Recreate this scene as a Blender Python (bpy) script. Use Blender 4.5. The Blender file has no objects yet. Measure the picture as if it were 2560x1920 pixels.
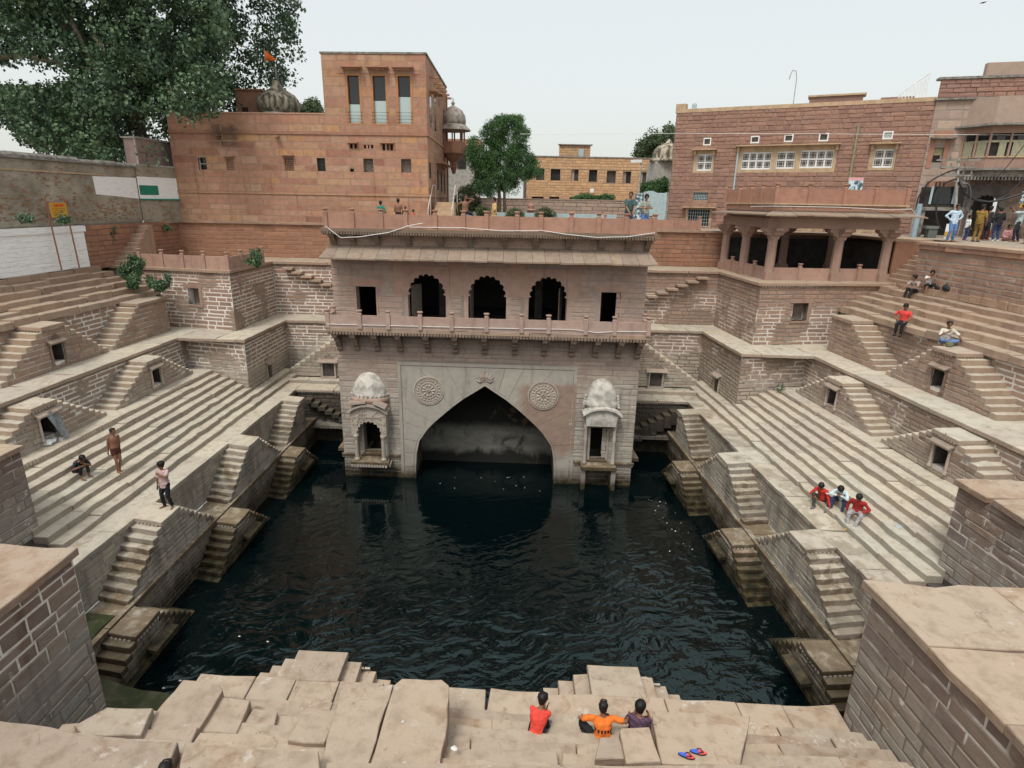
import bpy, math, random
import numpy as np
from math import sin, cos, tan, atan, atan2, radians, pi, sqrt
from mathutils import Vector, Matrix
from mathutils.geometry import tessellate_polygon
from mathutils.noise import noise as pnoise

random.seed(11)
RNG = np.random.default_rng(5)
SC = bpy.context.scene
COL = SC.collection

# ------------------------------------------------------------------ camera
FPX, PW, PH = 1480.0, 2560, 1920
PITCH, ROLL, YAW = radians(17.1), radians(1.03), atan(-21 / 1548)
_f0 = Vector((sin(-YAW), cos(YAW), 0)); _r0 = Vector((_f0.y, -_f0.x, 0)); _u0 = Vector((0, 0, 1))
CF = _f0 * cos(PITCH) - _u0 * sin(PITCH); _u = _u0 * cos(PITCH) + _f0 * sin(PITCH)
CR = _r0 * cos(ROLL) + _u * sin(ROLL); CU = _u * cos(ROLL) - _r0 * sin(ROLL)
cam_data = bpy.data.cameras.new("camera"); cam = bpy.data.objects.new("camera", cam_data); COL.objects.link(cam)
cam_data.sensor_width = 36.0; cam_data.lens = 36.0 * FPX / PW
cam_data.clip_start = 0.1; cam_data.clip_end = 6000
cam.matrix_world = Matrix(((CR.x, CU.x, -CF.x, 0), (CR.y, CU.y, -CF.y, 0), (CR.z, CU.z, -CF.z, 0), (0, 0, 0, 1)))
SC.camera = cam

# ------------------------------------------------------------------ overcast daylight
SUN_EL, SUN_ROT = radians(58), radians(205)
world = bpy.data.worlds.new("World"); SC.world = world; world.use_nodes = True
wn = world.node_tree; wn.nodes.clear()
w_out = wn.nodes.new("ShaderNodeOutputWorld"); w_add = wn.nodes.new("ShaderNodeAddShader")
w_bg = wn.nodes.new("ShaderNodeBackground"); w_bg2 = wn.nodes.new("ShaderNodeBackground")
w_sky = wn.nodes.new("ShaderNodeTexSky"); w_sky.sky_type = 'NISHITA'; w_sky.sun_disc = False
w_sky.sun_elevation = SUN_EL; w_sky.sun_rotation = SUN_ROT; w_sky.dust_density = 6.0; w_sky.ozone_density = 1.0
wn.links.new(w_sky.outputs[0], w_bg.inputs[0]); w_bg.inputs[1].default_value = 0.05
w_bg2.inputs[0].default_value = (0.875, 0.895, 0.845, 1); w_bg2.inputs[1].default_value = 0.60   # the even cloud deck
wn.links.new(w_bg.outputs[0], w_add.inputs[0]); wn.links.new(w_bg2.outputs[0], w_add.inputs[1])
wn.links.new(w_add.outputs[0], w_out.inputs[0])
sun_data = bpy.data.lights.new("sun", 'SUN'); sun = bpy.data.objects.new("sun", sun_data); COL.objects.link(sun)
sun_data.energy = 1.35; sun_data.angle = radians(14); sun_data.color = (1.0, 0.965, 0.91)
_sd = Vector((sin(SUN_ROT) * cos(SUN_EL), cos(SUN_ROT) * cos(SUN_EL), sin(SUN_EL)))
sun.rotation_euler = (-_sd).to_track_quat('-Z', 'Y').to_euler()
SC.view_settings.view_transform = 'Standard'
try: SC.view_settings.look = 'None'
except Exception: pass
SC.view_settings.exposure = 0.38; SC.view_settings.gamma = 1.0
try: SC.view_settings.use_curve_mapping = False
except Exception: pass
SC.render.engine = 'CYCLES'
try:
    SC.cycles.use_denoising = True; SC.cycles.denoiser = 'OPENIMAGEDENOISE'
except Exception: pass
SC.cycles.max_bounces = 6; SC.cycles.diffuse_bounces = 3; SC.cycles.glossy_bounces = 3
SC.cycles.caustics_reflective = False; SC.cycles.caustics_refractive = False

# ------------------------------------------------------------------ helpers: place
L1, L2, WZ, MZ, UB, UZ, ST = -9.85, -11.48, -12.8, -6.75, -4.75, -3.6, -1.45   # levels of the well

def G(x, y, z):
    """well coordinates (x across, y along the well) -> world; the old masonry is slightly out of square"""
    X = x * (1 + .0036 * (30 - y)) - .8
    return Vector((X, y - .058 * (X + .8), z))

def ray(px, py): return CR * ((px - PW / 2) / FPX) - CU * ((py - PH / 2) / FPX) + CF
def proj(p):
    z = p.dot(CF)
    if z < .1: return None
    return (PW / 2 + FPX * p.dot(CR) / z, PH / 2 - FPX * p.dot(CU) / z, z)
def at_z(px, py, z): d = ray(px, py); return d * (z / d.z)
def at_y(px, py, y): d = ray(px, py); return d * (y / d.y)
def at_plane(px, py, p0, n): d = ray(px, py); return d * (p0.dot(n) / d.dot(n))
KD = 2560 / 2212
def D(x, y): return (x * KD, y * KD)

# ------------------------------------------------------------------ helpers: objects
BASE = {}
def link(o): COL.objects.link(o); return o
def thing(name, label, cat, base, group=None, warp=True):
    o = bpy.data.objects.new(name, None); link(o)
    b = G(*base) if warp else Vector(base)
    o.location = b; o.empty_display_size = .2
    o['label'] = label; o['category'] = cat
    if group: o['group'] = group
    BASE[o.name] = b
    return o
def structure(name, base=(0, 0, 0)):
    o = bpy.data.objects.new(name, None); link(o); o.location = Vector(base); o['kind'] = 'structure'; BASE[o.name] = Vector(base); return o

class MB:
    def __init__(s, warp=True): s.v = []; s.f = []; s.warp = warp
    def add(s, vs, fs):
        n = len(s.v); s.v += [tuple(G(*v)) if s.warp else tuple(v) for v in vs]; s.f += [tuple(i + n for i in f) for f in fs]
    def box(s, x0, x1, y0, y1, z0, z1):
        if x0 > x1: x0, x1 = x1, x0
        if y0 > y1: y0, y1 = y1, y0
        s.add([(x0, y0, z0), (x1, y0, z0), (x1, y1, z0), (x0, y1, z0), (x0, y0, z1), (x1, y0, z1), (x1, y1, z1), (x0, y1, z1)],
              [(3, 2, 1, 0), (4, 5, 6, 7), (0, 1, 5, 4), (1, 2, 6, 5), (2, 3, 7, 6), (3, 0, 4, 7)])
    def prism(s, poly, z0, z1, bevel=0.0):
        """horizontal polygon (x,y) extruded from z0 to z1, optional worn top edge"""
        a = sum(poly[i][0] * poly[(i + 1) % len(poly)][1] - poly[(i + 1) % len(poly)][0] * poly[i][1] for i in range(len(poly)))
        if a < 0: poly = poly[::-1]
        n = len(poly); vs = [(x, y, z0) for x, y in poly]
        if bevel:
            cx = sum(p[0] for p in poly) / n; cy = sum(p[1] for p in poly) / n
            vs += [(x, y, z1 - bevel) for x, y in poly]
            for x, y in poly:
                d = sqrt((x - cx) ** 2 + (y - cy) ** 2) + 1e-6; k = 1 - bevel / d
                vs.append((cx + (x - cx) * k, cy + (y - cy) * k, z1))
            fs = [tuple(range(n - 1, -1, -1)), tuple(range(2 * n, 3 * n))]
            for r in (0, 1): fs += [(r * n + i, r * n + (i + 1) % n, (r + 1) * n + (i + 1) % n, (r + 1) * n + i) for i in range(n)]
        else:
            vs += [(x, y, z1) for x, y in poly]
            fs = [tuple(range(n - 1, -1, -1)), tuple(range(n, 2 * n))] + [(i, (i + 1) % n, n + (i + 1) % n, n + i) for i in range(n)]
        s.add(vs, fs)
    def plate(s, outer, holes, y0, y1, fn=None):
        """polygon in the (x,z) plane with holes, from y0 (front) to y1 (back); fn maps (u,z,d) to a point"""
        if fn is None: fn = lambda u, z, d: (u, d, z)
        polys = [outer] + list(holes); flat = [p for q in polys for p in q]; n = len(flat)
        tris = tessellate_polygon([[Vector((p[0], p[1], 0)) for p in q] for q in polys])
        vs = [fn(p[0], p[1], y0) for p in flat] + [fn(p[0], p[1], y1) for p in flat]; fs = []
        for t in tris:
            a, b, c = (flat[i] for i in t)
            if (b[0] - a[0]) * (c[1] - a[1]) - (b[1] - a[1]) * (c[0] - a[0]) < 0: t = (t[0], t[2], t[1])
            fs.append(tuple(t)); fs.append((t[2] + n, t[1] + n, t[0] + n))
        k = 0
        for qi, q in enumerate(polys):
            a = sum(q[i][0] * q[(i + 1) % len(q)][1] - q[(i + 1) % len(q)][0] * q[i][1] for i in range(len(q)))
            ccw = (a > 0) == (qi == 0)
            for i in range(len(q)):
                i0, i1 = k + i, k + (i + 1) % len(q)
                fs.append((i1, i0, i0 + n, i1 + n) if ccw else (i0, i1, i1 + n, i0 + n))
            k += len(q)
        s.add(vs, fs)
    def tube(s, pts, rad, n=6, caps=True):
        pts = [Vector(p) for p in pts]
        if not isinstance(rad, (list, tuple)): rad = [rad] * len(pts)
        vs = []; fs = []
        for i, p in enumerate(pts):
            d = (pts[min(i + 1, len(pts) - 1)] - pts[max(i - 1, 0)])
            d = d.normalized() if d.length > 1e-9 else Vector((0, 0, 1))
            a = d.cross(Vector((0, 0, 1)) if abs(d.z) < .9 else Vector((1, 0, 0))).normalized(); b = d.cross(a)
            vs += [p + (a * cos(2 * pi * k / n) + b * sin(2 * pi * k / n)) * rad[i] for k in range(n)]
        for i in range(len(pts) - 1):
            for k in range(n): fs.append((i * n + k, (i + 1) * n + k, (i + 1) * n + (k + 1) % n, i * n + (k + 1) % n))
        if caps: fs.append(tuple(range(n))); fs.append(tuple((len(pts) - 1) * n + k for k in range(n - 1, -1, -1)))
        s.add(vs, fs)
    def lathe(s, prof, c, n=12, a0=0.0, a1=2 * pi, sx=1.0, sy=1.0):
        """prof: (radius, z) from bottom to top about the vertical axis through c"""
        full = abs(a1 - a0 - 2 * pi) < 1e-6; m = n if full else n + 1; vs = []; fs = []
        for r, z in prof: vs += [(c[0] + sx * r * cos(a0 + (a1 - a0) * k / n), c[1] + sy * r * sin(a0 + (a1 - a0) * k / n), c[2] + z) for k in range(m)]
        for i in range(len(prof) - 1):
            for k in range(n): fs.append((i * m + k, i * m + (k + 1) % m, (i + 1) * m + (k + 1) % m, (i + 1) * m + k))
        if prof[-1][0] > 1e-3: fs.append(tuple((len(prof) - 1) * m + k for k in range(m)))
        if prof[0][0] > 1e-3: fs.append(tuple(range(m - 1, -1, -1)))
        s.add(vs, fs)
    def obox(s, c, ax, ay, az):
        """box from centre and three half-axis vectors (right-handed)"""
        c, ax, ay, az = Vector(c), Vector(ax), Vector(ay), Vector(az)
        s.add([c + ax * i + ay * j + az * k for k in (-1, 1) for i, j in ((-1, -1), (1, -1), (1, 1), (-1, 1))],
              [(3, 2, 1, 0), (4, 5, 6, 7), (0, 1, 5, 4), (1, 2, 6, 5), (2, 3, 7, 6), (3, 0, 4, 7)])
    def build(s, name, m, parent=None, smooth=False, stuff=False, kind=None, label=None):
        b = BASE.get(parent.name, Vector((0, 0, 0))) if parent else Vector((0, 0, 0))
        me = bpy.data.meshes.new(name); me.from_pydata([(x - b.x, y - b.y, z - b.z) for x, y, z in s.v], [], s.f)
        me.materials.append(m)
        if smooth: me.polygons.foreach_set('use_smooth', [True] * len(me.polygons))
        me.update(); o = link(bpy.data.objects.new(name, me))
        if parent: o.parent = parent
        BASE[o.name] = b
        if stuff: o['kind'] = 'stuff'
        if kind: o['kind'] = kind
        if label: o['label'] = label
        return o
def tag(o, label, cat, group=None):
    o['label'] = label; o['category'] = cat
    if group: o['group'] = group
    return o

# ------------------------------------------------------------------ helpers: materials
class NT:
    def __init__(s, name):
        s.m = bpy.data.materials.new(name); s.m.use_nodes = True; s.t = s.m.node_tree; s.t.nodes.clear()
        s.out = s.t.nodes.new("ShaderNodeOutputMaterial")
    def n(s, kind, ins=None, **props):
        nd = s.t.nodes.new("ShaderNode" + kind)
        for k, v in props.items(): setattr(nd, k, v)
        for k, v in (ins or {}).items(): s.set(nd.inputs[k], v)
        return nd
    def set(s, sock, v):
        if isinstance(v, bpy.types.NodeSocket): s.t.links.new(v, sock)
        else: sock.default_value = v
    def math(s, op, a, b=0.0, c=None, clamp=False):
        nd = s.n("Math", operation=op); nd.use_clamp = clamp; s.set(nd.inputs[0], a); s.set(nd.inputs[1], b)
        if c is not None: s.set(nd.inputs[2], c)
        return nd.outputs[0]
    def mix(s, f, a, b, blend='MIX'):
        nd = s.n("Mix"); nd.data_type = 'RGBA'; nd.blend_type = blend; nd.clamp_factor = True
        s.set(nd.inputs[0], f); s.set(nd.inputs[6], c4(a)); s.set(nd.inputs[7], c4(b)); return nd.outputs[2]
    def ramp(s, f, stops, interp='LINEAR'):
        nd = s.n("ValToRGB"); cr = nd.color_ramp; cr.interpolation = interp
        while len(cr.elements) < len(stops): cr.elements.new(.5)
        for e, (p, c) in zip(cr.elements, stops): e.position = p; e.color = c4(c)
        s.set(nd.inputs[0], f); return nd.outputs[0]
    def rng(s, v, a, b, c=0.0, d=1.0):
        nd = s.n("MapRange"); nd.interpolation_type = 'SMOOTHSTEP'
        for i, x in enumerate((v, a, b, c, d)): s.set(nd.inputs[i], x)
        return nd.outputs[0]
    def noise(s, vec, scale, detail=3.0, rough=.55, dist=0.0):
        return s.n("TexNoise", {'Vector': vec, 'Scale': scale, 'Detail': detail, 'Roughness': rough, 'Distortion': dist}).outputs[0]
    def scaled(s, vec, sc):
        nd = s.n("VectorMath", operation='MULTIPLY'); s.set(nd.inputs[0], vec); nd.inputs[1].default_value = sc; return nd.outputs[0]
    def rand(s):
        a = s.n("ObjectInfo").outputs['Random']; b = s.n("NewGeometry").outputs['Random Per Island']
        return s.math('FRACT', s.math('ADD', a, b))
    def finish(s, col, rough=.85, bump=None, bstr=.3, bdist=.02, spec=.25, **kw):
        p = s.n("BsdfPrincipled"); s.set(p.inputs['Base Color'], c4(col) if not isinstance(col, bpy.types.NodeSocket) else col); s.set(p.inputs['Roughness'], rough)
        p.inputs['Specular IOR Level'].default_value = spec
        for k, v in kw.items(): s.set(p.inputs[k], v)
        if bump is not None:
            b = s.n("Bump", {'Strength': bstr, 'Distance': bdist, 'Height': bump}); s.t.links.new(b.outputs[0], p.inputs['Normal'])
        s.t.links.new(p.outputs[0], s.out.inputs[0]); return s.m
def c4(c):
    if isinstance(c, bpy.types.NodeSocket): return c
    return (c[0], c[1], c[2], 1.0) if len(c) == 3 else c

# multipliers that make each stone differ a little from its neighbour
VAR = [(0, (.80, .76, .76)), (.18, (1.06, 1.0, .95)), (.35, (.92, .86, .84)), (.5, (1.16, 1.1, 1.02)), (.66, (.86, .80, .80)), (.82, (1.08, .98, .90)), (1, (.97, 1.0, 1.0))]
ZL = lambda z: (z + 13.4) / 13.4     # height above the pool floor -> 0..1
def stone(name, bands, var=VAR, varmix=1.0, top=None, topmix=.75, blotch=.35, strata=.5, streak=.45, bump=.5, rough=.9, wet=True, island=True, wz=(-12.25, -12.75), top2=None, stain=None):
    """weathered sandstone: colour by height in the well, by stone, bedding lines, run-off streaks, damp line"""
    t = NT(name); geo = t.n("NewGeometry"); pos = geo.outputs['Position']
    sep = t.n("SeparateXYZ", {0: pos}); z = sep.outputs[2]
    n1 = t.noise(pos, .55, 4); n2 = t.noise(pos, 3.2, 5, .6); n3 = t.noise(t.scaled(pos, (1.2, 1.2, 16)), 1.6, 4, .6, .6)
    n4 = t.noise(t.scaled(pos, (2.6, 2.6, .28)), 1.0, 4, .6); n5 = t.noise(pos, 28, 3, .65)
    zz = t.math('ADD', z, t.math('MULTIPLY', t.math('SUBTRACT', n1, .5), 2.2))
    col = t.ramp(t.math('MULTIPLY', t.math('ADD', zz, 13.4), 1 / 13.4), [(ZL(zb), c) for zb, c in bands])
    if island:
        r = t.rand(); col = t.mix(varmix, col, t.mix(1.0, col, t.ramp(r, var), 'MULTIPLY'))
    col = t.mix(t.math('MULTIPLY', t.rng(n2, .35, .75), blotch), col, t.mix(1.0, col, (.66, .62, .60), 'MULTIPLY'))
    col = t.mix(t.math('MULTIPLY', t.rng(n3, .5, .8), strata), col, t.mix(1.0, col, (1.24, 1.2, 1.14), 'MULTIPLY'))
    col = t.mix(t.math('MULTIPLY', t.rng(n4, .56, .72), streak), col, t.mix(1.0, col, (.50, .47, .46), 'MULTIPLY'))
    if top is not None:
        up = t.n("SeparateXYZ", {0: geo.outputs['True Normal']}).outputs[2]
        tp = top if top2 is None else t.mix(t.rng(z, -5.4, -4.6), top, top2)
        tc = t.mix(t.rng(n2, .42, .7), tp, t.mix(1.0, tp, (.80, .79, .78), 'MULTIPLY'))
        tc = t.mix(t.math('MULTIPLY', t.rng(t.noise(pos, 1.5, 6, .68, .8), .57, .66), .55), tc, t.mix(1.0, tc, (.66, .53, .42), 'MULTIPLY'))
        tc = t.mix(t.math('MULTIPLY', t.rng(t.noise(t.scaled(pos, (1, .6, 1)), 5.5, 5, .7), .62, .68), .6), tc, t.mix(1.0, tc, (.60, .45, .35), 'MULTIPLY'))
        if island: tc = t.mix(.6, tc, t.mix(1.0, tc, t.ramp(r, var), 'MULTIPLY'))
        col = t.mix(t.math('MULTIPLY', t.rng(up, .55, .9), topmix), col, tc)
    ro = rough
    if stain is not None: col = stain(t, pos, sep, col, n2)
    if wet:
        zw = t.math('ADD', z, t.math('MULTIPLY', t.math('SUBTRACT', t.noise(t.scaled(pos, (1, 1, .5)), 1.1, 5, .65), .5), 1.5))
        sl = t.math('MULTIPLY', t.rng(zw, wz[0] + .1, wz[0] + .3), t.rng(zw, wz[0] + .75, wz[0] + .4)); col = t.mix(t.math('MULTIPLY', sl, .3), col, (.52, .50, .45))
        w = t.rng(zw, wz[0], wz[1])
        col = t.mix(w, col, t.mix(t.rng(n2, .4, .65), (.022, .022, .014), (.085, .066, .034))); ro = t.math('SUBTRACT', rough, t.math('MULTIPLY', w, .35))
    h = t.math('ADD', t.math('MULTIPLY', n5, .35), t.math('ADD', t.math('MULTIPLY', n3, .6), t.math('MULTIPLY', n2, .7)))
    return t.finish(col, ro, h, bump, .03)
def simple(name, col, rough=.7, var=0.12, scale=6.0, bump=.15, spec=.3, **kw):
    t = NT(name); pos = t.n("NewGeometry").outputs['Position']; n = t.noise(pos, scale, 4, .6)
    c = t.mix(t.rng(n, .35, .7), tuple(x * (1 + var) for x in col), tuple(x * (1 - var) for x in col))
    return t.finish(c, rough, n, bump, .01, spec, **kw)

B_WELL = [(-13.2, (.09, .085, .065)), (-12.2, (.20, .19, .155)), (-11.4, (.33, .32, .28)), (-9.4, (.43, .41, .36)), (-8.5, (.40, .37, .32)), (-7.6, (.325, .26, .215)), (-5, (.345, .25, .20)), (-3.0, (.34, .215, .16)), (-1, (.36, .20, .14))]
M_WELL = stone("weathered_well_stone", B_WELL, top=(.53, .485, .41), wz=(-11.7, -12.5), stain=lambda t, pos, sep, col, n2: t.mix(t.math('MULTIPLY', t.math('MULTIPLY', t.rng(sep.outputs[2], -9.9, -10.3), t.rng(t.noise(t.scaled(pos, (1.2, 1.2, .25)), 1.0, 5, .65), .44, .62)), .62), col, t.mix(1.0, col, (.34, .33, .30), 'MULTIPLY')))
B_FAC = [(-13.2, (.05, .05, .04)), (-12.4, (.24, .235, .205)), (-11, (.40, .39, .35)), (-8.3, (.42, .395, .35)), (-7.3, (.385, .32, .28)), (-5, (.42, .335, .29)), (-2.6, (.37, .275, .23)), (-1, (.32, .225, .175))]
M_FACADE = stone("pavilion_stone", B_FAC, wz=(-12.0, -12.65), top=(.38, .325, .27), varmix=.6, strata=.8, blotch=.5)
def red_patch(t, pos, sep, col, n2):
    """bare red stone where the wash has flaked off right of the arch"""
    n = t.math('MULTIPLY', t.math('SUBTRACT', t.noise(pos, 1.6, 6, .7), .5), 2.2)
    x = t.math('ADD', sep.outputs[0], n); zz = t.math('ADD', sep.outputs[2], t.math('MULTIPLY', n, .6))
    k = t.math('MULTIPLY', t.math('MULTIPLY', t.rng(x, .45, 1.1), t.rng(zz, -11.6, -11.0)), t.rng(zz, -7.75, -8.1))
    return t.mix(t.math('MULTIPLY', k, .8), col, t.mix(t.rng(n2, .35, .7), (.27, .175, .13), (.34, .24, .18)))
M_EAVE = stone("eave_slab_stone", [(-13, (.30, .24, .19)), (-1, (.30, .235, .185))], top=(.30, .25, .20), topmix=.7, strata=.3, streak=.5, blotch=.6, wet=False)
M_SPANDREL = stone("pale_washed_spandrel_stone", [(-13.2, (.06, .06, .05)), (-12.4, (.26, .25, .22)), (-11, (.41, .40, .36)), (-7, (.435, .415, .37)), (-1, (.36, .26, .21))], varmix=.35, strata=.35, stain=red_patch)
def damp(t, pos, sep, col, n2):
    """brown damp patches on the lower flights"""
    n = t.noise(pos, .9, 5, .65, .5); z = t.math('ADD', sep.outputs[2], t.math('MULTIPLY', t.math('SUBTRACT', n, .5), 3.0))
    k = t.math('MULTIPLY', t.rng(z, -10.35, -11.1), t.rng(n2, .3, .5, .55, 1)); e = t.math('MULTIPLY', t.rng(sep.outputs[0], 8.3, 9.6), t.math('MULTIPLY', t.rng(sep.outputs[2], -9.75, -9.95), t.rng(n, .47, .56)))
    k = t.math('MAXIMUM', k, t.math('MULTIPLY', e, .8))
    return t.mix(t.math('MULTIPLY', k, .85), col, t.mix(1.0, col, (.30, .235, .155), 'MULTIPLY'))
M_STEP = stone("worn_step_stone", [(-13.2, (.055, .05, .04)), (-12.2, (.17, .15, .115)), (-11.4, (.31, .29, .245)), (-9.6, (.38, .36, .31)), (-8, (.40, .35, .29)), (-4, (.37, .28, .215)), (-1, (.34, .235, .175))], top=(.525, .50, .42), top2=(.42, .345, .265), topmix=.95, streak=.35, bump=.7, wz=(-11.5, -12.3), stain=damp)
def cracks(t, pos, sep, col, n2):
    """cracks, chips and pale lichen on the big near slabs"""
    wv = t.n("VectorMath", operation='ADD'); t.set(wv.inputs[0], pos); nz = t.n("TexNoise", {'Vector': pos, 'Scale': 2.5, 'Detail': 4.0}); sc = t.n("VectorMath", operation='SCALE'); t.set(sc.inputs[0], nz.outputs[1]); sc.inputs['Scale'].default_value = .7; t.set(wv.inputs[1], sc.outputs[0])
    vo = t.n("TexVoronoi", {'Vector': wv.outputs[0], 'Scale': .75}, feature='DISTANCE_TO_EDGE').outputs[0]
    k = t.math('MULTIPLY', t.rng(vo, .011, .003), t.rng(t.noise(pos, .9, 2), .54, .62)); col = t.mix(t.math('MULTIPLY', k, .42), col, t.mix(1.0, col, (.36, .32, .28), 'MULTIPLY'))
    li = t.math('MULTIPLY', t.rng(t.noise(pos, 3.6, 6, .72), .57, .63), t.rng(t.noise(pos, .6, 3), .50, .58)); col = t.mix(t.math('MULTIPLY', li, .6), col, (.60, .57, .52))
    br = t.rng(t.noise(pos, .8, 5, .65), .52, .66); return t.mix(t.math('MULTIPLY', br, .5), col, t.mix(1.0, col, (.86, .70, .60), 'MULTIPLY'))
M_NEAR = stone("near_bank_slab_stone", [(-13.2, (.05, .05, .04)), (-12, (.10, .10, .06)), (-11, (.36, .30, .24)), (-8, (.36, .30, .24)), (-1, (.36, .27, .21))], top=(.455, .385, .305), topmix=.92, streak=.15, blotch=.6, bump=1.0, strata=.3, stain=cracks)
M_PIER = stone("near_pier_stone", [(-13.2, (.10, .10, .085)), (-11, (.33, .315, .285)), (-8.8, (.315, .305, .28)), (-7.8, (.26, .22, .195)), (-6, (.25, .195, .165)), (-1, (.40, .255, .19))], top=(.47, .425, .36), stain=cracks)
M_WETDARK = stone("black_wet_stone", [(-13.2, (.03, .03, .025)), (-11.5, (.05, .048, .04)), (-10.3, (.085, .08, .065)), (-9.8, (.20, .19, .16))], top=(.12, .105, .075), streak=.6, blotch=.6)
def mortar_mat(name, dull, white, z0, z1, amt, bands=True):
    t = NT(name); pos = t.n("NewGeometry").outputs['Position']; z = t.n("SeparateXYZ", {0: pos}).outputs[2]
    n = t.noise(pos, .55, 4, .6); n2 = t.noise(pos, 6, 3)
    k = t.math('MULTIPLY', t.rng(n, .56 - amt * .3, .64 - amt * .3), t.math('MULTIPLY', t.rng(z, z0, z0 + .9), t.rng(z, z1, z1 - 1.0)))
    c = t.mix(t.math('MULTIPLY', k, t.rng(n2, .25, .5, .5, 1)), dull, white)
    w = t.rng(t.math('ADD', z, t.math('MULTIPLY', n, .9)), -11.9, -12.5)
    return t.finish(t.mix(w, c, (.02, .022, .015)), .95, n2, .3, .02)
M_MORTAR = mortar_mat("lime_mortar", (.27, .235, .20), (.74, .71, .66), -9.0, -3.5, .52)
M_MORTAR_R = mortar_mat("lime_mortar_dull", (.22, .18, .15), (.66, .62, .57), -8.9, -4.3, .30)
M_MORTAR_F = mortar_mat("facade_mortar", (.28, .24, .21), (.34, .30, .265), -9, -2, .2)
M_JOINT = simple("red_joint_mortar", (.30, .20, .14), .95)
M_JOINT_D = simple("dark_joint_mortar", (.16, .12, .10), .95)
M_PANEL = stone("red_sandstone_panel", [(-13, (.38, .255, .205)), (-5.5, (.44, .35, .31)), (-4, (.41, .29, .24)), (-2, (.39, .24, .185)), (0, (.385, .225, .165)), (2, (.38, .215, .155))], top=(.42, .33, .27), topmix=.5, strata=.4, streak=.35, blotch=.5, bump=.25, wet=False, varmix=.6)
M_COLUMN = stone("pavilion_column_stone", [(-13, (.35, .245, .20)), (-1, (.345, .235, .19))], top=(.46, .34, .27), strata=.2, streak=.3, bump=.25, wet=False, varmix=.3)
M_CARVED = stone("carved_weathered_stone", [(-13, (.2, .19, .16)), (-11.5, (.42, .405, .37)), (-8, (.48, .455, .41)), (-6.6, (.25, .20, .165)), (-5, (.27, .215, .175)), (-2, (.19, .15, .115)), (-1, (.19, .15, .115))], top=(.38, .31, .25), strata=.1, streak=.4, bump=.8)
def soot(t, pos, sep, col, n2):
    """black run-off stain under the left water spout"""
    n = t.math('MULTIPLY', t.math('SUBTRACT', t.noise(pos, 1.1, 5, .65), .5), 1.8); x = t.math('ABSOLUTE', t.math('ADD', sep.outputs[0], t.math('ADD', n, 16.9))); z = t.math('ADD', sep.outputs[2], n)
    k = t.math('MULTIPLY', t.rng(x, 1.5, .3), t.math('MULTIPLY', t.rng(z, 2.3, 3.3), t.rng(z, 4.3, 3.8)))
    pale = t.math('MULTIPLY', t.rng(t.noise(pos, 4.5, 5, .7), .60, .68), t.rng(t.noise(pos, .5, 3), .48, .6))
    return t.mix(t.math('MULTIPLY', pale, .4), t.mix(t.math('MULTIPLY', k, .75), col, (.075, .05, .04)), (.55, .45, .38))
M_REDB = stone("red_ashlar", [(-13.4, (.38, .235, .175)), (0, (.395, .235, .17))], var=[(0, (.86, .74, .72)), (.15, (1.08, 1.02, .98)), (.3, (.98, .92, .86)), (.45, (1.12, 1.18, 1.0)), (.6, (.92, .84, .84)), (.75, (1.16, 1.26, 1.22)), (.88, (1.05, .92, .88)), (.95, (1.2, 1.15, .85)), (1, (.74, .60, .60))], strata=.35, streak=.6, bump=.45, wet=False, blotch=.6, stain=soot)
M_REDLOW = stone("old_brown_courses", [(-13.4, (.30, .18, .125)), (-2.4, (.32, .18, .12)), (0, (.36, .19, .125))], strata=.4, streak=.35, bump=.5, wet=False)
M_BROWN = stone("rock_faced_brown_stone", [(-13.4, (.30, .20, .165)), (0, (.305, .195, .16))], strata=.6, streak=.15, bump=1.0, wet=False, blotch=.3)
M_ORANGE = stone("orange_brick_stone", [(-13.4, (.54, .36, .21)), (0, (.54, .36, .21))], strata=.2, streak=.15, bump=.3, wet=False)
M_GARDEN = stone("pink_grey_garden_stone", [(-13.4, (.38, .315, .27)), (0, (.38, .31, .265))], strata=.2, streak=.15, bump=.3, wet=False)
M_TRIM = simple("buff_stone_trim", (.43, .315, .205), .85, .15, 3)
M_LIME = simple("lime_plaster_dome", (.47, .45, .41), .9, .35, 3, .6)
M_WHITE = simple("white_paint", (.78, .79, .79), .6, .05)
def old_plaster():
    t = NT("old_rubble_plaster"); pos = t.n("NewGeometry").outputs['Position']
    n = t.noise(pos, .8, 6, .65); s = t.noise(t.scaled(pos, (1, 1, 2.6)), 2.4, 4, .6); f = t.noise(pos, 14, 3)
    c = t.ramp(n, [(.3, (.22, .19, .15)), (.5, (.33, .295, .235)), (.7, (.42, .38, .31))])
    c = t.mix(t.math('MULTIPLY', t.rng(s, .55, .64), .8), c, (.26, .15, .09))
    return t.finish(c, .95, t.math('ADD', t.math('MULTIPLY', n, 1.5), t.math('ADD', s, t.math('MULTIPLY', f, .3))), .8, .08)
M_PLASTER = old_plaster()
def whitewash():
    t = NT("flaking_whitewash"); pos = t.n("NewGeometry").outputs['Position']
    n = t.noise(pos, 1.1, 6, .6); s = t.noise(t.scaled(pos, (1, 1, 4)), 2.2, 3)
    c = t.mix(t.rng(s, .45, .7), (.90, .905, .90), (.80, .81, .81)); c = t.mix(t.rng(n, .66, .74), c, (.42, .36, .30))
    return t.finish(c, .85, t.math('ADD', s, n), .4, .03)
M_WASH = whitewash()
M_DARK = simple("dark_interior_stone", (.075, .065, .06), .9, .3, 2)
M_SHADE_BLACK = simple("deep_shade_stone", (.035, .032, .03), .95, .3, 2)  # near-black: shade painted into recesses and rooms, plain black on small objects
M_WOOD = simple("grey_weathered_wood", (.17, .14, .115), .8, .25, 8)
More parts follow.
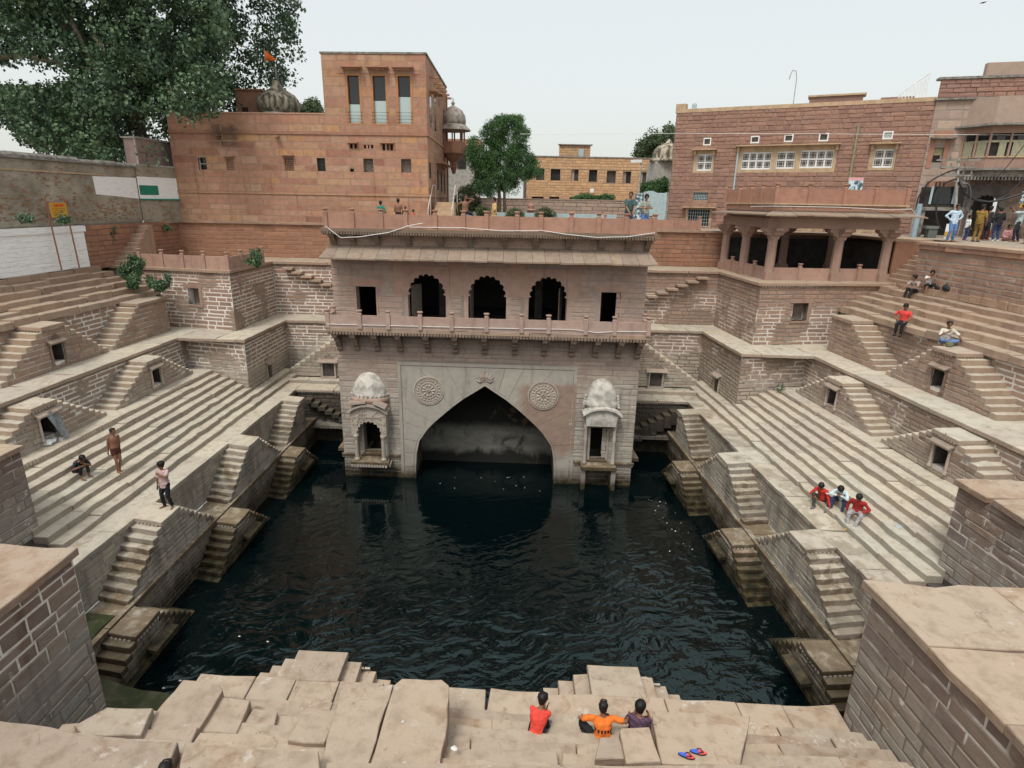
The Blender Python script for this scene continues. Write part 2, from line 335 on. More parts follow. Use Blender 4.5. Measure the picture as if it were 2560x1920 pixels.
# ------------------------------------------------------------------ stones laid one by one
def brick_mesh(m, seed, bx=.035, bz=.11, rough=.5):
    """unit block: x 0..1 along the wall, y 0 (face) .. 1 (into the wall), z 0..1; worn arris, uneven corners"""
    r = random.Random(seed); j = lambda a: r.uniform(-a, a)
    out = [(0, .22, 0), (1, .22, 0), (1, .22, 1), (0, .22, 1)]
    out = [(x + j(.012), y + j(.12) * rough, z + j(.05)) for x, y, z in out]
    inn = [(bx, 0, bz), (1 - bx, 0, bz), (1 - bx, 0, 1 - bz), (bx, 0, 1 - bz)]
    inn = [(x + j(.02), y + j(.22) * rough, z + j(.06)) for x, y, z in inn]
    mid = (.5 + j(.25), -.10 * rough + j(.25) * rough, .5 + j(.2))
    bk = [(0, 1, 0), (1, 1, 0), (1, 1, 1), (0, 1, 1)]
    v = out + inn + bk + [mid]
    f = [(4, 5, 12), (5, 6, 12), (6, 7, 12), (7, 4, 12)]
    for a, b in ((0, 1), (1, 2), (2, 3), (3, 0)):
        f.append((a, b, b + 4, a + 4)); f.append((b, a, a + 8, b + 8))
    me = bpy.data.meshes.new("stone"); me.from_pydata(v, [], f); me.materials.append(m); me.update(); return me
BM = {}
def bmeshes(m, flat=False):
    k = (m.name, flat)
    if k not in BM: BM[k] = [brick_mesh(m, 100 + i, rough=.12 if flat else .5, bz=.06 if flat else .11) for i in range(7)]
    return BM[k]
STONES = {}      # thing name -> list of (score, px height, mesh, matrix)
def lay(T, me, M):
    c = M @ Vector((.5, 0, .5)); p = proj(c)
    sx = M.col[0].length; sz = M.col[2].length
    if p is None or not (-60 < p[0] < PW + 60 and -60 < p[1] < PH + 60): sc = ph = 0.0
    else:
        ph = FPX * sz / p[2]; sc = ph * FPX * sx / p[2]
        nrm = -(M.to_3x3() @ Vector((0, 1, 0))).normalized()
        sc *= max(.02, nrm.dot(-c.normalized()))
    STONES.setdefault(T.name, []).append((sc, ph, me, M))
N_STONE = 0
def flush_stones(name="stone", limit=300, min_area=150.0, total=3600):
    global N_STONE
    for tn, lst in STONES.items():
        T = bpy.data.objects[tn]; b = BASE[tn]; Tb = Matrix.Translation(-b)
        lst.sort(key=lambda s: -s[0]); rest = {}; k = 0
        for sc, ph, me, M in lst:
            if k < limit and sc > min_area and ph > 7.0 and N_STONE < total:
                o = bpy.data.objects.new(name, me); COL.objects.link(o); o.parent = T; o.matrix_basis = Tb @ M; k += 1; N_STONE += 1
            else: rest.setdefault(me.materials[0].name, []).append((me, M))
        for mn, rl in rest.items():
            vs = []; fs = []; off = 0
            for me, M in rl:
                co = np.empty(len(me.vertices) * 3); me.vertices.foreach_get('co', co)
                A = np.array(Tb @ M); vs.append(co.reshape(-1, 3) @ A[:3, :3].T + A[:3, 3])
                fs += [tuple(i + off for i in p.vertices) for p in me.polygons]; off += len(me.vertices)
            nm = bpy.data.meshes.new("stone_courses"); nm.from_pydata(np.concatenate(vs).tolist(), [], fs); nm.materials.append(bpy.data.materials[mn]); nm.update()
            o = link(bpy.data.objects.new("stone_courses", nm)); o.parent = T; o['kind'] = 'stuff'
    STONES.clear()

def wall(T, p0, p1, z0, z1, m, mort, ch=.2, bl=.62, gap=.024, holes=(), span=None, excl=None, thick=.35, core=True, relief=.012, flat=False, jit=.28, warp=True, bricks=True, corename="wall_core", mitre=True):
    """masonry wall on a core; the outer face looks to the right of p0->p1; holes = (u0,u1,z0,z1)"""
    a = G(p0[0], p0[1], 0) if warp else Vector((p0[0], p0[1], 0)); b = G(p1[0], p1[1], 0) if warp else Vector((p1[0], p1[1], 0))
    L = (b - a).length; u = (b - a) / L; n = Vector((u.y, -u.x, 0))
    P = lambda uu, zz, d=0.0: Vector((a.x + u.x * uu + n.x * d, a.y + u.y * uu + n.y * d, zz))
    if core:
        us = sorted({0, L} | {min(max(h[k], 0), L) for h in holes for k in (0, 1)}); zs = sorted({z0, z1} | {min(max(h[k], z0), z1) for h in holes for k in (2, 3)})
        mb = MB(False)
        for i in range(len(us) - 1):
            run = None
            cells = []
            for k in range(len(zs) - 1):
                uc, zc = (us[i] + us[i + 1]) / 2, (zs[k] + zs[k + 1]) / 2
                if any(h[0] < uc < h[1] and h[2] < zc < h[3] for h in holes): run = None; continue
                if run is None: run = [zs[k], zs[k + 1]]; cells.append(run)
                else: run[1] = zs[k + 1]
            for c0, c1 in cells:
                b0 = us[i] + (thick if i == 0 and mitre else 0); b1 = us[i + 1] - (thick if i == len(us) - 2 and mitre else 0)
                mb.add([P(us[i], c0), P(us[i + 1], c0), P(b1, c0, -thick), P(b0, c0, -thick), P(us[i], c1), P(us[i + 1], c1), P(b1, c1, -thick), P(b0, c1, -thick)],
                       [(3, 2, 1, 0), (4, 5, 6, 7), (0, 1, 5, 4), (1, 2, 6, 5), (2, 3, 7, 6), (3, 0, 4, 7)])
        mb.build(corename, mort, T)
    if bricks:
        z = z0; r = random; k = 0
        ms = bmeshes(m, flat)
        nc = max(1, round((z1 - z0) / ch)); hs = [r.uniform(1 - jit, 1 + jit) for _ in range(nc)]; tot = sum(hs)
        for h in hs:
            h *= (z1 - z0) / tot; lo, hi = (0, L) if span is None else span(z + .02, z + h - .02)
            cut = [(q[0], q[1]) for q in holes if q[2] < z + h * .75 and q[3] > z + h * .25]
            if excl: cut += excl(z, z + h)
            uu = lo - r.uniform(0, bl * .8)
            while uu < hi:
                l = bl * r.choice((r.uniform(.45, .9), r.uniform(.8, 1.3), r.uniform(1.1, 1.9))); segs = [(max(uu, lo), min(uu + l, hi))]; uu += l
                for c0, c1 in cut:
                    ns = []
                    for s0, s1 in segs:
                        if c1 <= s0 or c0 >= s1: ns.append((s0, s1))
                        else:
                            if c0 > s0: ns.append((s0, c0))
                            if c1 < s1: ns.append((c1, s1))
                    segs = ns
                for s0, s1 in segs:
                    if s1 - s0 < .09: continue
                    d = relief * r.uniform(.5, 1.6); w = s1 - s0 - gap; hh = h - gap
                    o = P(s0 + gap / 2, z + gap / 2, d)
                    M = Matrix(((u.x * w, -n.x * .07, 0, o.x), (u.y * w, -n.y * .07, 0, o.y), (0, 0, hh, o.z), (0, 0, 0, 1)))
                    lay(T, ms[r.randrange(len(ms))], M)
            z += h
    return P, L

def slab_mb(mb, poly, z0, z1, wob=.02, seg=.45, warp_edge=True):
    """paving slab with worn uneven outline"""
    n = len(poly); out = []
    for i in range(n):
        a, b = poly[i], poly[(i + 1) % n]; l = sqrt((b[0] - a[0]) ** 2 + (b[1] - a[1]) ** 2); k = max(1, int(l / seg))
        for j in range(k):
            t = j / k; w = wob if j else wob * .4
            if random.random() < .10: w = min(.09, wob * 3.2)
            out.append((a[0] + (b[0] - a[0]) * t + random.uniform(-w, w), a[1] + (b[1] - a[1]) * t + random.uniform(-w, w)))
    mb.prism(out, z0, z1, bevel=.015)
def slab_row(T, axis, a0, a1, b0, b1, z, th=.14, ln=1.5, m=None, name="slab", wob=.02, zj=.008, gap=.018):
    """row of slabs; axis 'y': runs along y from a0 to a1, across x from b0 to b1 (or the other way round)"""
    a = a0
    while a < a1 - .05:
        l = ln * random.uniform(.65, 1.4)
        if a + l > a1 - .4: l = a1 - a
        q0, q1 = a + gap / 2, a + l - gap / 2
        poly = [(b0, q0), (b1, q0), (b1, q1), (b0, q1)] if axis == 'y' else [(q0, b0), (q1, b0), (q1, b1), (q0, b1)]
        mb = MB(); slab_mb(mb, poly, z - th, z + random.uniform(-zj, zj), wob); mb.build(name, m, T); a += l
def frieze(T, pts, z, m, h=.09, w=.085, step=.15, out=.05):
    """row of small carved drops below a ledge, along a canonical polyline; outward is to the right of travel"""
    mb = MB()
    for (x0, y0), (x1, y1) in zip(pts, pts[1:]):
        L = sqrt((x1 - x0) ** 2 + (y1 - y0) ** 2); ux, uy = (x1 - x0) / L, (y1 - y0) / L; nx, ny = uy, -ux
        for k in range(int(L / step)):
            c = (k + .5) * step; cx, cy = x0 + ux * c + nx * out / 2, y0 + uy * c + ny * out / 2
            zz = z - h / 2 + random.uniform(-.006, .006); hw = w / 2
            a = Vector((ux * hw, uy * hw, 0)); bb = Vector((nx * out / 2, ny * out / 2, 0))
            vs = []
            for zz_, s in ((zz + h / 2, 1), (zz - h * .2, 1), (zz - h / 2, .35)):
                for i, j in ((-1, -1), (1, -1), (1, 1), (-1, 1)): vs.append(Vector((cx, cy, zz_)) + a * i * s + bb * j)
            fs = []
            for q in (0, 4): fs += [(q + i, q + 4 + i, q + 4 + (i + 1) % 4, q + (i + 1) % 4) for i in range(4)]
            fs += [(0, 1, 2, 3), (11, 10, 9, 8)]
            mb.add(vs, fs)
    if mb.v: mb.build("frieze", m, T, stuff=True)

def stair_block(label, O, a, b, z_top, z_bot, plat, width, n, tread, m=None, mside=None, mort=None, skew=0.0, niche=True, name="stair_block", group=None, flights=(-1, 1), drops=True, canopy=True, side_ch=.19, floor=None, side_gap=.02):
    """double flight rising to a platform against a wall. O centre on the wall, a along, b outward (canonical)"""
    m = m or M_STEP; mside = mside or M_WELL; mort = mort or M_MORTAR
    T = thing(name, label, "staircase", (O[0] + b[0] * width / 2, O[1] + b[1] * width / 2, z_bot), group)
    def C(s, w): return (O[0] + a[0] * (s + skew * w) + b[0] * w, O[1] + a[1] * (s + skew * w) + b[1] * w)
    ris = (z_top - z_bot) / (n + 1) if floor is None else floor
    hp = plat / 2
    # platform slab
    mb = MB(); slab_mb(mb, [C(-hp - .04, 0), C(hp + .04, 0), C(hp + .04, width + .05), C(-hp - .04, width + .05)], z_top - .13, z_top, .018)
    mb.build("platform", m, T)
    if drops:
        e = [C(-hp - .03, 0), C(-hp - .03, width + .03), C(hp + .03, width + .03), C(hp + .03, 0)]
        cr = (e[1][0] - e[0][0]) * (e[2][1] - e[1][1]) - (e[1][1] - e[0][1]) * (e[2][0] - e[1][0])
        frieze(T, e[::-1] if cr < 0 else e, z_top - .13, M_CARVED, .075, .075, .13, .035)
    core = MB()
    def cbox(s0, s1, w0, w1, z0, z1):
        core.prism([C(s0, w0), C(s1, w0), C(s1, w1), C(s0, w1)], z0, z1)
    nw, nz0, nz1 = .30, z_bot + .28, min(z_bot + 1.05, z_top - .35)
    if niche:
        cbox(-hp, -nw, 0, width - .012, z_bot, z_top - .12); cbox(nw, hp, 0, width - .012, z_bot, z_top - .12)
        cbox(-nw, nw, 0, width - .012, z_bot, nz0); cbox(-nw, nw, 0, width - .012, nz1, z_top - .12); cbox(-nw, nw, 0, width - .5, nz0, nz1)
    else: cbox(-hp, hp, 0, width - .012, z_bot, z_top - .12)
    for sg in flights:
        for k in range(1, n + 1):
            zt = z_top - k * ris; s0 = sg * (hp + (k - 1) * tread); s1 = sg * (hp + k * tread)
            if zt - ris + .01 > z_bot: cbox(min(s0, s1), max(s0, s1), 0, width - .012, z_bot, zt - ris + .02)
            lo, hi = min(s0, s1) - (.035 if sg < 0 else 0), max(s0, s1) + (.035 if sg > 0 else 0)
            mb = MB(); slab_mb(mb, [C(lo, .0), C(hi, .0), C(hi, width + random.uniform(0, .02)), C(lo, width + random.uniform(0, .02))], zt - ris + .004, zt + random.uniform(-.008, .008), .014, .33)
            mb.build("step", m, T)
    core.build("masonry_core", mort, T)
    # stones on the outer face
    d = (-b[1], b[0])                    # travel direction that has b on its right... (d.y,-d.x)=b
    half = hp + n * tread
    q0 = (O[0] + b[0] * width - d[0] * half, O[1] + b[1] * width - d[1] * half); q1 = (O[0] + b[0] * width + d[0] * half, O[1] + b[1] * width + d[1] * half)
    sh = skew * width; q0 = (q0[0] + a[0] * sh, q0[1] + a[1] * sh); q1 = (q1[0] + a[0] * sh, q1[1] + a[1] * sh)
    sd = 1 if (d[0] * a[0] + d[1] * a[1]) > 0 else -1
    def span(z0, z1):
        k = max(0, math.ceil((z_top - .12 - z1) / ris)) if z1 > z_bot else n
        e = hp + max(0, min(n, k - 1)) * tread
        lo = half - (e if -sd in flights else hp); hi = half + (e if sd in flights else hp)
        return (lo, hi)
    hl = [(half - nw, half + nw, nz0, nz1)] if niche else []
    wall(T, q0, q1, z_bot, z_top - .2, mside, mort, ch=side_ch, bl=.55, gap=side_gap, holes=hl, span=span, core=False, relief=.008)
    if niche:
        mb = MB(); mb.prism([C(-nw, width - .5), C(nw, width - .5), C(nw, width - .44), C(-nw, width - .44)], nz0, nz1); mb.build("recess_back", M_SHADE_BLACK, T)  # back coloured near-black in place of the niche's shade
        for q in (-1, 1): mb = MB(); mb.prism([C(q * nw, width - .5), C(q * (nw - .015), width - .5), C(q * (nw - .015), width - .015), C(q * nw, width - .015)], nz0, nz1); mb.build("recess_side", M_DARK, T)  # dark linings paint shade onto the pale reveals
        if canopy:
            mb = MB()
            p = [C(-nw - .16, width), C(nw + .16, width), C(nw + .12, width + .2), C(-nw - .12, width + .2)]
            mb.add([(x, y, nz1 + (.10 if i < 2 else .0)) for i, (x, y) in enumerate(p)] + [(x, y, nz1 + (.17 if i < 2 else .06)) for i, (x, y) in enumerate(p)],
                   [(0, 3, 2, 1), (4, 5, 6, 7), (0, 1, 5, 4), (1, 2, 6, 5), (2, 3, 7, 6), (3, 0, 4, 7)])
            mb.build("niche_canopy", M_CARVED, T)
            for sx in (-1, 1):
                mb = MB(); c = C(sx * (nw + .04), width + .045); mb.lathe([(.06, nz0 - .1), (.06, nz0 - .02), (.04, nz0), (.045, nz0 + .25), (.035, nz1 - .12), (.065, nz1 - .04), (.06, nz1 + .02)], (c[0], c[1], 0), 8); mb.build("niche_post", M_CARVED, T)
            mb = MB()                        # stepped crest over the canopy
            for i in range(5):
                for q in range(-4 + i, 5 - i, 2):
                    c = C(q * .055, width + .03); mb.lathe([(.025, nz1 + .16 + i * .055), (.02, nz1 + .20 + i * .055), (.005, nz1 + .235 + i * .055)], (c[0], c[1], 0), 5)
            mb.build("niche_crest", M_CARVED, T, stuff=True)
    return T
# ================================================================== ground, street, sky-level setting
mb = MB(False)
R0 = 1800
pit = [G(-20.7, 37.6, ST), G(22.3, 37.6, ST), G(22.3, 1.0, ST), G(-20.7, 1.0, ST)]
outer = [Vector((-R0, R0, -2.2)), Vector((R0, R0, -2.2)), Vector((R0, -R0, -2.2)), Vector((-R0, -R0, -2.2))]
ring = [G(-60, 110, -2.0), G(60, 110, -2.0), G(60, -30, ST), G(-60, -30, ST)]
mb.add(pit + ring + outer, [(i, (i + 1) % 4, 4 + (i + 1) % 4, 4 + i) for i in range(4)] + [(4 + i, 4 + (i + 1) % 4, 8 + (i + 1) % 4, 8 + i) for i in range(4)])
t = NT("dusty_street"); pos = t.n("NewGeometry").outputs['Position']; nn = t.noise(pos, .6, 6, .6); n2 = t.noise(pos, 9, 3)
M_STREET = t.finish(t.mix(t.rng(nn, .35, .7), (.30, .255, .205), (.39, .33, .265)), .95, n2, .4, .03)
mb.build("ground", M_STREET, kind='structure')

# water
t = NT("pool_water"); pos = t.n("NewGeometry").outputs['Position']
wv = t.n("VectorMath", operation='ADD'); t.set(wv.inputs[0], pos)
dn = t.n("TexNoise", {'Vector': pos, 'Scale': .5, 'Detail': 2.0}); sc_ = t.n("VectorMath", operation='SCALE'); t.set(sc_.inputs[0], dn.outputs[1]); sc_.inputs['Scale'].default_value = 1.6
t.set(wv.inputs[1], sc_.outputs[0])
rt = t.n("VectorRotate", rotation_type='Z_AXIS'); t.set(rt.inputs['Vector'], wv.outputs[0]); rt.inputs['Angle'].default_value = radians(-22)
wa = t.noise(t.scaled(rt.outputs[0], (1.0, 1.7, 1)), 1.5, 1.5, .45); wb = t.noise(t.scaled(rt.outputs[0], (1.0, 1.6, 1)), 4.6, 2, .5); wc = t.noise(pos, .22, 2)
sp = t.n("SeparateXYZ", {0: pos})
amp = t.math('MULTIPLY', t.rng(sp.outputs[1], 24.5, 15, .10, 1), t.math('MULTIPLY', t.rng(sp.outputs[0], -9, 2.5, .55, 1.0), t.rng(wc, .3, .6, .55, 1)))
wh = t.math('MULTIPLY', t.math('ADD', t.math('MULTIPLY', wa, .36), t.math('MULTIPLY', wb, .075)), amp)
M_WATER = t.finish((.0010, .0040, .0048), .04, wh, 1.0, .44, .8, IOR=1.40, **{'Specular Tint': (.72, 1.0, .97, 1)})
mb = MB(); mb.box(-10.3, 10.3, 9.0, 31.5, WZ - .8, WZ); mb.build("water", M_WATER, kind='structure')
mb = MB(); mb.box(-12, 12, 8, 34, WZ - 1.6, WZ - 1.0); mb.build("pool_floor", M_SHADE_BLACK, kind='structure')

# ================================================================== the two long banks
for s in (-1, 1):
    SD = "left" if s < 0 else "right"
    q = lambda x0, y0, y1: ((s * x0, y0), (s * x0, y1)) if s < 0 else ((s * x0, y1), (s * x0, y0))
    mo = M_MORTAR if s < 0 else M_MORTAR_R
    # wall from water to landing, wall from landing to ledge
    T = thing("pool_wall", f"low dark wet wall rising from the water on the {SD} bank", "wall", (s * 9.5, 20, WZ))
    wall(T, *q(9.5, 10.1, 30), WZ - .5, L2 - .1, M_WELL, M_JOINT_D, .17, .55)
    T = thing("ledge_wall", f"grey wall below the pale ledge of the {SD} bank behind the lower stairs", "wall", (s * 10.5, 20, L2))
    wall(T, *q(10.5, 9.0, 30), L2, L1 - .12, M_WELL, M_MORTAR_F, .17, .7, .014, relief=.008)
    pts = [(s * 10.52, 10.1), (s * 10.52, 30)] if s < 0 else [(s * 10.52, 30), (s * 10.52, 10.1)]
    frieze(T, pts, L1 - .11, M_CARVED, .085, .085, .14, .045)
    # landing with raised rim
    T = structure("landing_path")
    slab_row(T, 'y', 9.4, 30, *sorted((s * 9.47, s * 10.5)), L2, .12, 1.4, M_STEP)
    slab_row(T, 'y', 10.1, 29.6, *sorted((s * 9.40, s * 9.56)), L2 + .07, .16, 2.2, M_STEP, "rim_stone", .008)
    mb = MB(); mb.box(s * 9.6, s * 10.6, 9.4, 30, WZ - .5, L2 - .13); mb.build("landing_base", M_DARK, T)
    # ledge
    T = structure("ledge_path")
    slab_row(T, 'y', 9.6, 30.0, *sorted((s * 10.42, s * 11.32)), L1, .13, 1.7, M_STEP, "paving_slab")
    # broad steps
    T = thing("broad_steps", f"wide flight of long pale worn steps on the {SD} bank", "steps", (s * 12.5, 21, L1))
    rz = (-8.4 - L1) / 8
    for k in range(8):
        x0 = 11.25 + .39 * k; x1 = x0 + (.47 if k < 7 else 1.75); y1 = 28.35 if k > 1 else 32.6
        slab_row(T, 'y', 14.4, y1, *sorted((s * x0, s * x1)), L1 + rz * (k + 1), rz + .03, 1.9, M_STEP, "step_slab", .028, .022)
    mb = MB(); mb.prism([(s * 11.3, 12), (s * 15.5, 12), (s * 15.5, 28.3), (s * 11.3, 28.3)], L1 - 1.0, L1 - .02); mb.build("steps_base", M_DARK, T)
    mb = MB()
    for k in range(8): mb.box(s * (11.3 + .39 * k), s * 15.6, 12, 28.3, L1 - .5, L1 + rz * k - .04)
    mb.build("steps_core", M_DARK, T)
    frieze(T, [(s * 14.0, 14.7), (s * 14.0, 28.2)] if s < 0 else [(s * 14.0, 28.2), (s * 14.0, 14.7)], -8.42, M_CARVED, .1, .08, .14, .03)
    # wall above the broad steps
    T = thing("terrace_wall", f"coursed wall between the broad steps and the long terrace on the {SD} bank", "wall", (s * 15.5, 21, -8.4))
    wall(T, *q(15.5, 13.5, 29.3), -8.4, MZ - .14, M_WELL, mo, .2, .62, .045, relief=.007)
    frieze(T, [(s * 15.52, 14), (s * 15.52, 28.3)] if s < 0 else [(s * 15.52, 28.3), (s * 15.52, 14)], MZ - .13, M_CARVED, .1, .09, .15, .05)
    # terrace M
    T = structure("terrace")
    slab_row(T, 'y', 12.5, 28.5, *sorted((s * 15.4, s * 17.9)), MZ, .14, 1.5, M_STEP, "paving_slab", .03)
    slab_row(T, 'x', *(sorted((s * 12.0, s * 15.4))), 28.05 + .0, 30.3, MZ, .14, 1.4, M_STEP, "paving_slab", .03)
    slab_row(T, 'x', *(sorted((s * 15.4, s * 17.9))), 28.5, 31.4, MZ, .14, 1.2, M_STEP, "paving_slab", .03)
    slab_row(T, 'y', 30.3, 35.1, *sorted((s * 12.0, s * 13.6)), MZ, .14, 1.4, M_STEP, "paving_slab", .03)
    slab_row(T, 'x', *(sorted((s * 6.7, s * 12.0))), 33.2, 35.1, MZ, .14, 1.5, M_STEP, "paving_slab", .03)
    # upper wall and upper steps
    T = thing("upper_wall", f"reddish coursed wall above the long terrace on the {SD} bank", "wall", (s * 17.8, 21, MZ))
    wall(T, *q(17.8, 13, 30.6), MZ, UB - .14, M_WELL, mo, .2, .66, .045, relief=.007)
    T = thing("upper_steps", f"rough brown steps above the upper wall on the {SD} bank", "steps", (s * 19, 22, UB))
    for k in range(6):
        x0 = 17.68 + .52 * k; x1 = x0 + (.62 if k < 5 else .9)
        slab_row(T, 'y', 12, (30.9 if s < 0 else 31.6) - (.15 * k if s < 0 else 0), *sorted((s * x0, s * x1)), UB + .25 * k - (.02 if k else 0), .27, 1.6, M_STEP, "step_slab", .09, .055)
    mb = MB(); mb.box(s * 17.85, s * 20.6, 12, 31.5, MZ, UB - .16); mb.build("steps_base", M_DARK, T)
    # near blocks that flank the photographer's side
    T = thing("corner_block", f"big grey masonry block with flat slab top beyond the nearest {SD} pier", "masonry block", (s * 14, 13, L1))
    wall(T, *q(12.1, 9.9, 14.7), L1, MZ - .14, M_PIER, M_MORTAR_R, .24, .75, .02)
    a_, b_ = (s * 12.1, 14.7), (s * 18, 14.7)
    wall(T, *((b_, a_) if s > 0 else (a_, b_)), L1, MZ - .14, M_PIER, M_JOINT_D, .24, .75, bricks=False)
    T2 = structure("block_top")
    slab_row(T2, 'y', 10.0, 14.78, *sorted((s * 12.0, s * 14.2)), MZ + .01, .15, 1.9, M_NEAR, "paving_slab", .03)
    slab_row(T2, 'y', 10.0, 14.78, *sorted((s * 14.2, s * 18.5)), MZ + .01, .15, 2.2, M_NEAR, "paving_slab", .03)
    T = thing("pier", f"massive masonry pier with a flat slab top in the near {SD} corner", "pier", (s * 9, 8, L2))
    wall(T, *q(7.26, 2.5, 9.9), L2 - .6, MZ - .15, M_PIER, M_MORTAR if s < 0 else M_MORTAR_R, .29, .85, .03)
    a_, b_ = (s * 7.26, 9.9), (s * 13, 9.9)
    wall(T, *((b_, a_) if s > 0 else (a_, b_)), L2 - .6, MZ - .15, M_PIER, M_JOINT_D, .26, .75, bricks=False)
    slab_row(T, 'y', 2.4, 10.0, *sorted((s * 7.16, s * 9.3)), MZ, .16, 2.0, M_NEAR, "top_slab", .035)
    slab_row(T, 'y', 2.4, 10.0, *sorted((s * 9.3, s * 13.5)), MZ, .16, 2.3, M_NEAR, "top_slab", .035)
    if s > 0:
        for i, (x0, y0, h) in enumerate(((9.35, 8.7, .2), (10.1, 8.5, .4))):
            mb = MB(); slab_mb(mb, [(x0, 3), (13.4, 3), (13.4, y0), (x0, y0)], MZ, MZ + h, .03); mb.build("raised_slab", M_NEAR, T)

    # ---- stair blocks
    b = (-s, 0); a = (0, 1); WH = ("closest to the camera", "halfway along the pool", "at the far end of the pool")
    for i, yc in enumerate((10.6, 16.8, 22.9, 28.45)):
        if i == 0: continue
        stair_block(f"pale stair block below the {SD} ledge, {WH[i-1]}", (s * 10.5, yc), a, b, L1, L2, 1.0 if i < 3 else .7, .98, 8, .245, skew=-.2, niche=False, group="stair blocks of the lower ledge", flights=(-1, 1) if i < 3 else (-1,), mort=M_MORTAR_F)
    for i, yc in enumerate((13.6, 19.5, 25.5)):
        T = stair_block(f"dark wet stair block entering the {SD} water, {WH[i]}", (s * 9.5, yc), a, b, L2, WZ - .62, 1.05, .85, 9, .235, skew=-.15, niche=False, group="stair blocks at the water", mort=M_JOINT_D, floor=.185)
        mb = MB(); x = s * 8.62; mb.add([(x, yc - .35, WZ + .62), (x, yc + .75, WZ + .62), (x - s * .26, yc + .75, WZ + .56), (x - s * .26, yc - .35, WZ + .56), (x, yc - .35, WZ + .5), (x, yc + .75, WZ + .5), (x - s * .26, yc + .75, WZ + .47), (x - s * .26, yc - .35, WZ + .47)],
               [(0, 1, 2, 3), (7, 6, 5, 4), (0, 4, 5, 1), (1, 5, 6, 2), (2, 6, 7, 3), (3, 7, 4, 0)]); mb.build("side_shelf", M_STEP, T)
    for i, yc in enumerate((18.75, 24.9)):
        stair_block(f"{('nearer','farther')[i]} stair block with a niche above the {SD} broad steps", (s * 15.5, yc), a, b, -6.95, -8.4, 1.05, .95, 8, .28, skew=-.15, niche=True, group="stair blocks below the long terrace", mort=mo)
    for i, yc in enumerate((22.4, 28.7)):
        stair_block((f"nearer upper stair block with a niche on the {SD} terrace", f"farther upper stair block against the bastion on the {SD} terrace")[i], (s * 17.8, yc), a, b, UB - .22, MZ, 1.1 if i == 0 else (2.2 if s < 0 else 1.5), 1.1, 8, .27, skew=-.12, niche=(i == 0), group="stair blocks above the long terrace", mort=mo, flights=(-1, 1) if i == 0 else (-1,))

    # ---- far corner: lower block, upper bastion
    T = thing("corner_bastion", f"lower corner bastion at the far {SD} end of the steps, grey below and reddish above", "bastion", (s * 13.5, 28.3, L1))
    A_, B_ = (s * 15.75, 28.88), (s * 12.1, 28.15)
    P, L = wall(T, *((A_, B_) if s < 0 else (B_, A_)), L1, MZ - .14, M_WELL, mo, .2, .6, .045, relief=.007)
    A_, B_ = (s * 12.1, 28.15), (s * 12.1, 33.4)
    nic = (2.2, 2.7, L1 + .35, L1 + 1.2) if s < 0 else (2.55, 3.05, L1 + .35, L1 + 1.2)
    P, L = wall(T, *((A_, B_) if s < 0 else (B_, A_)), L1 - .2, MZ - .14, M_WELL, mo, .2, .6, .045, relief=.007, holes=[nic])
    mb = MB(False); mb.add([P(nic[0], nic[2], -.3), P(nic[1], nic[2], -.3), P(nic[1], nic[3], -.3), P(nic[0], nic[3], -.3)], [(0, 1, 2, 3)]); mb.build("recess_back", M_SHADE_BLACK, T)  # near-black sheet stands in for the shade of the recess
    mb = MB(False); c0, c1 = nic[0] - .2, nic[1] + .2
    mb.add([P(c0, nic[3] + .14), P(c1, nic[3] + .14), P(c1, nic[3] + .02, .26), P(c0, nic[3] + .02, .26), P(c0, nic[3] + .22), P(c1, nic[3] + .22), P(c1, nic[3] + .09, .27), P(c0, nic[3] + .09, .27)], [(0, 1, 2, 3), (7, 6, 5, 4), (0, 4, 5, 1), (1, 5, 6, 2), (2, 6, 7, 3), (3, 7, 4, 0)]); mb.build("niche_canopy", M_CARVED, T)
    mb = MB(False)
    for i in range(4):
        for k in range(-3 + i, 4 - i, 2): c = P((nic[0] + nic[1]) / 2 + k * .07, 0, .03); mb.lathe([(.03, 0), (.025, .05), (.004, .08)], (c.x, c.y, nic[3] + .2 + i * .07), 5)
    mb.build("niche_crest", M_CARVED, T, stuff=True)
    for i in (0, 1):
        mb = MB(False); c = P(nic[i] + (-.05, .05)[i], 0, .04); mb.lathe([(.05, nic[2] - .1), (.035, nic[2]), (.04, nic[2] + .3), (.03, nic[3] - .1), (.06, nic[3])], (c.x, c.y, 0), 7); mb.build("niche_post", M_CARVED, T)
    frieze(T, [(s * 15.5, 28.83), (s * 12.1, 28.13), (s * 12.1, 33.3)] if s < 0 else [(s * 12.1, 33.3), (s * 12.1, 28.13), (s * 15.5, 28.83)], MZ - .13, M_CARVED, .09, .09, .15, .05)
    T = thing("bastion", f"upper reddish bastion with a square window at the far {SD} corner" + (", railing on top" if s < 0 else " carrying the open pavilion"), "bastion", (s * 15, 30, MZ))
    A_, B_ = (s * 20.7, 31.24), (s * 13.35, 29.95)
    wz = (MZ + 1.25, MZ + 2.15)
    LL = (G(*A_, 0) - G(*B_, 0)).length
    hu = (LL - 2.65, LL - 1.95) if s < 0 else (1.9, 2.7)
    P, L = wall(T, *((A_, B_) if s < 0 else (B_, A_)), MZ, UZ - .14, M_WELL, mo, .2, .66, .042, relief=.007, holes=[(hu[0], hu[1], *wz)], thick=.5)
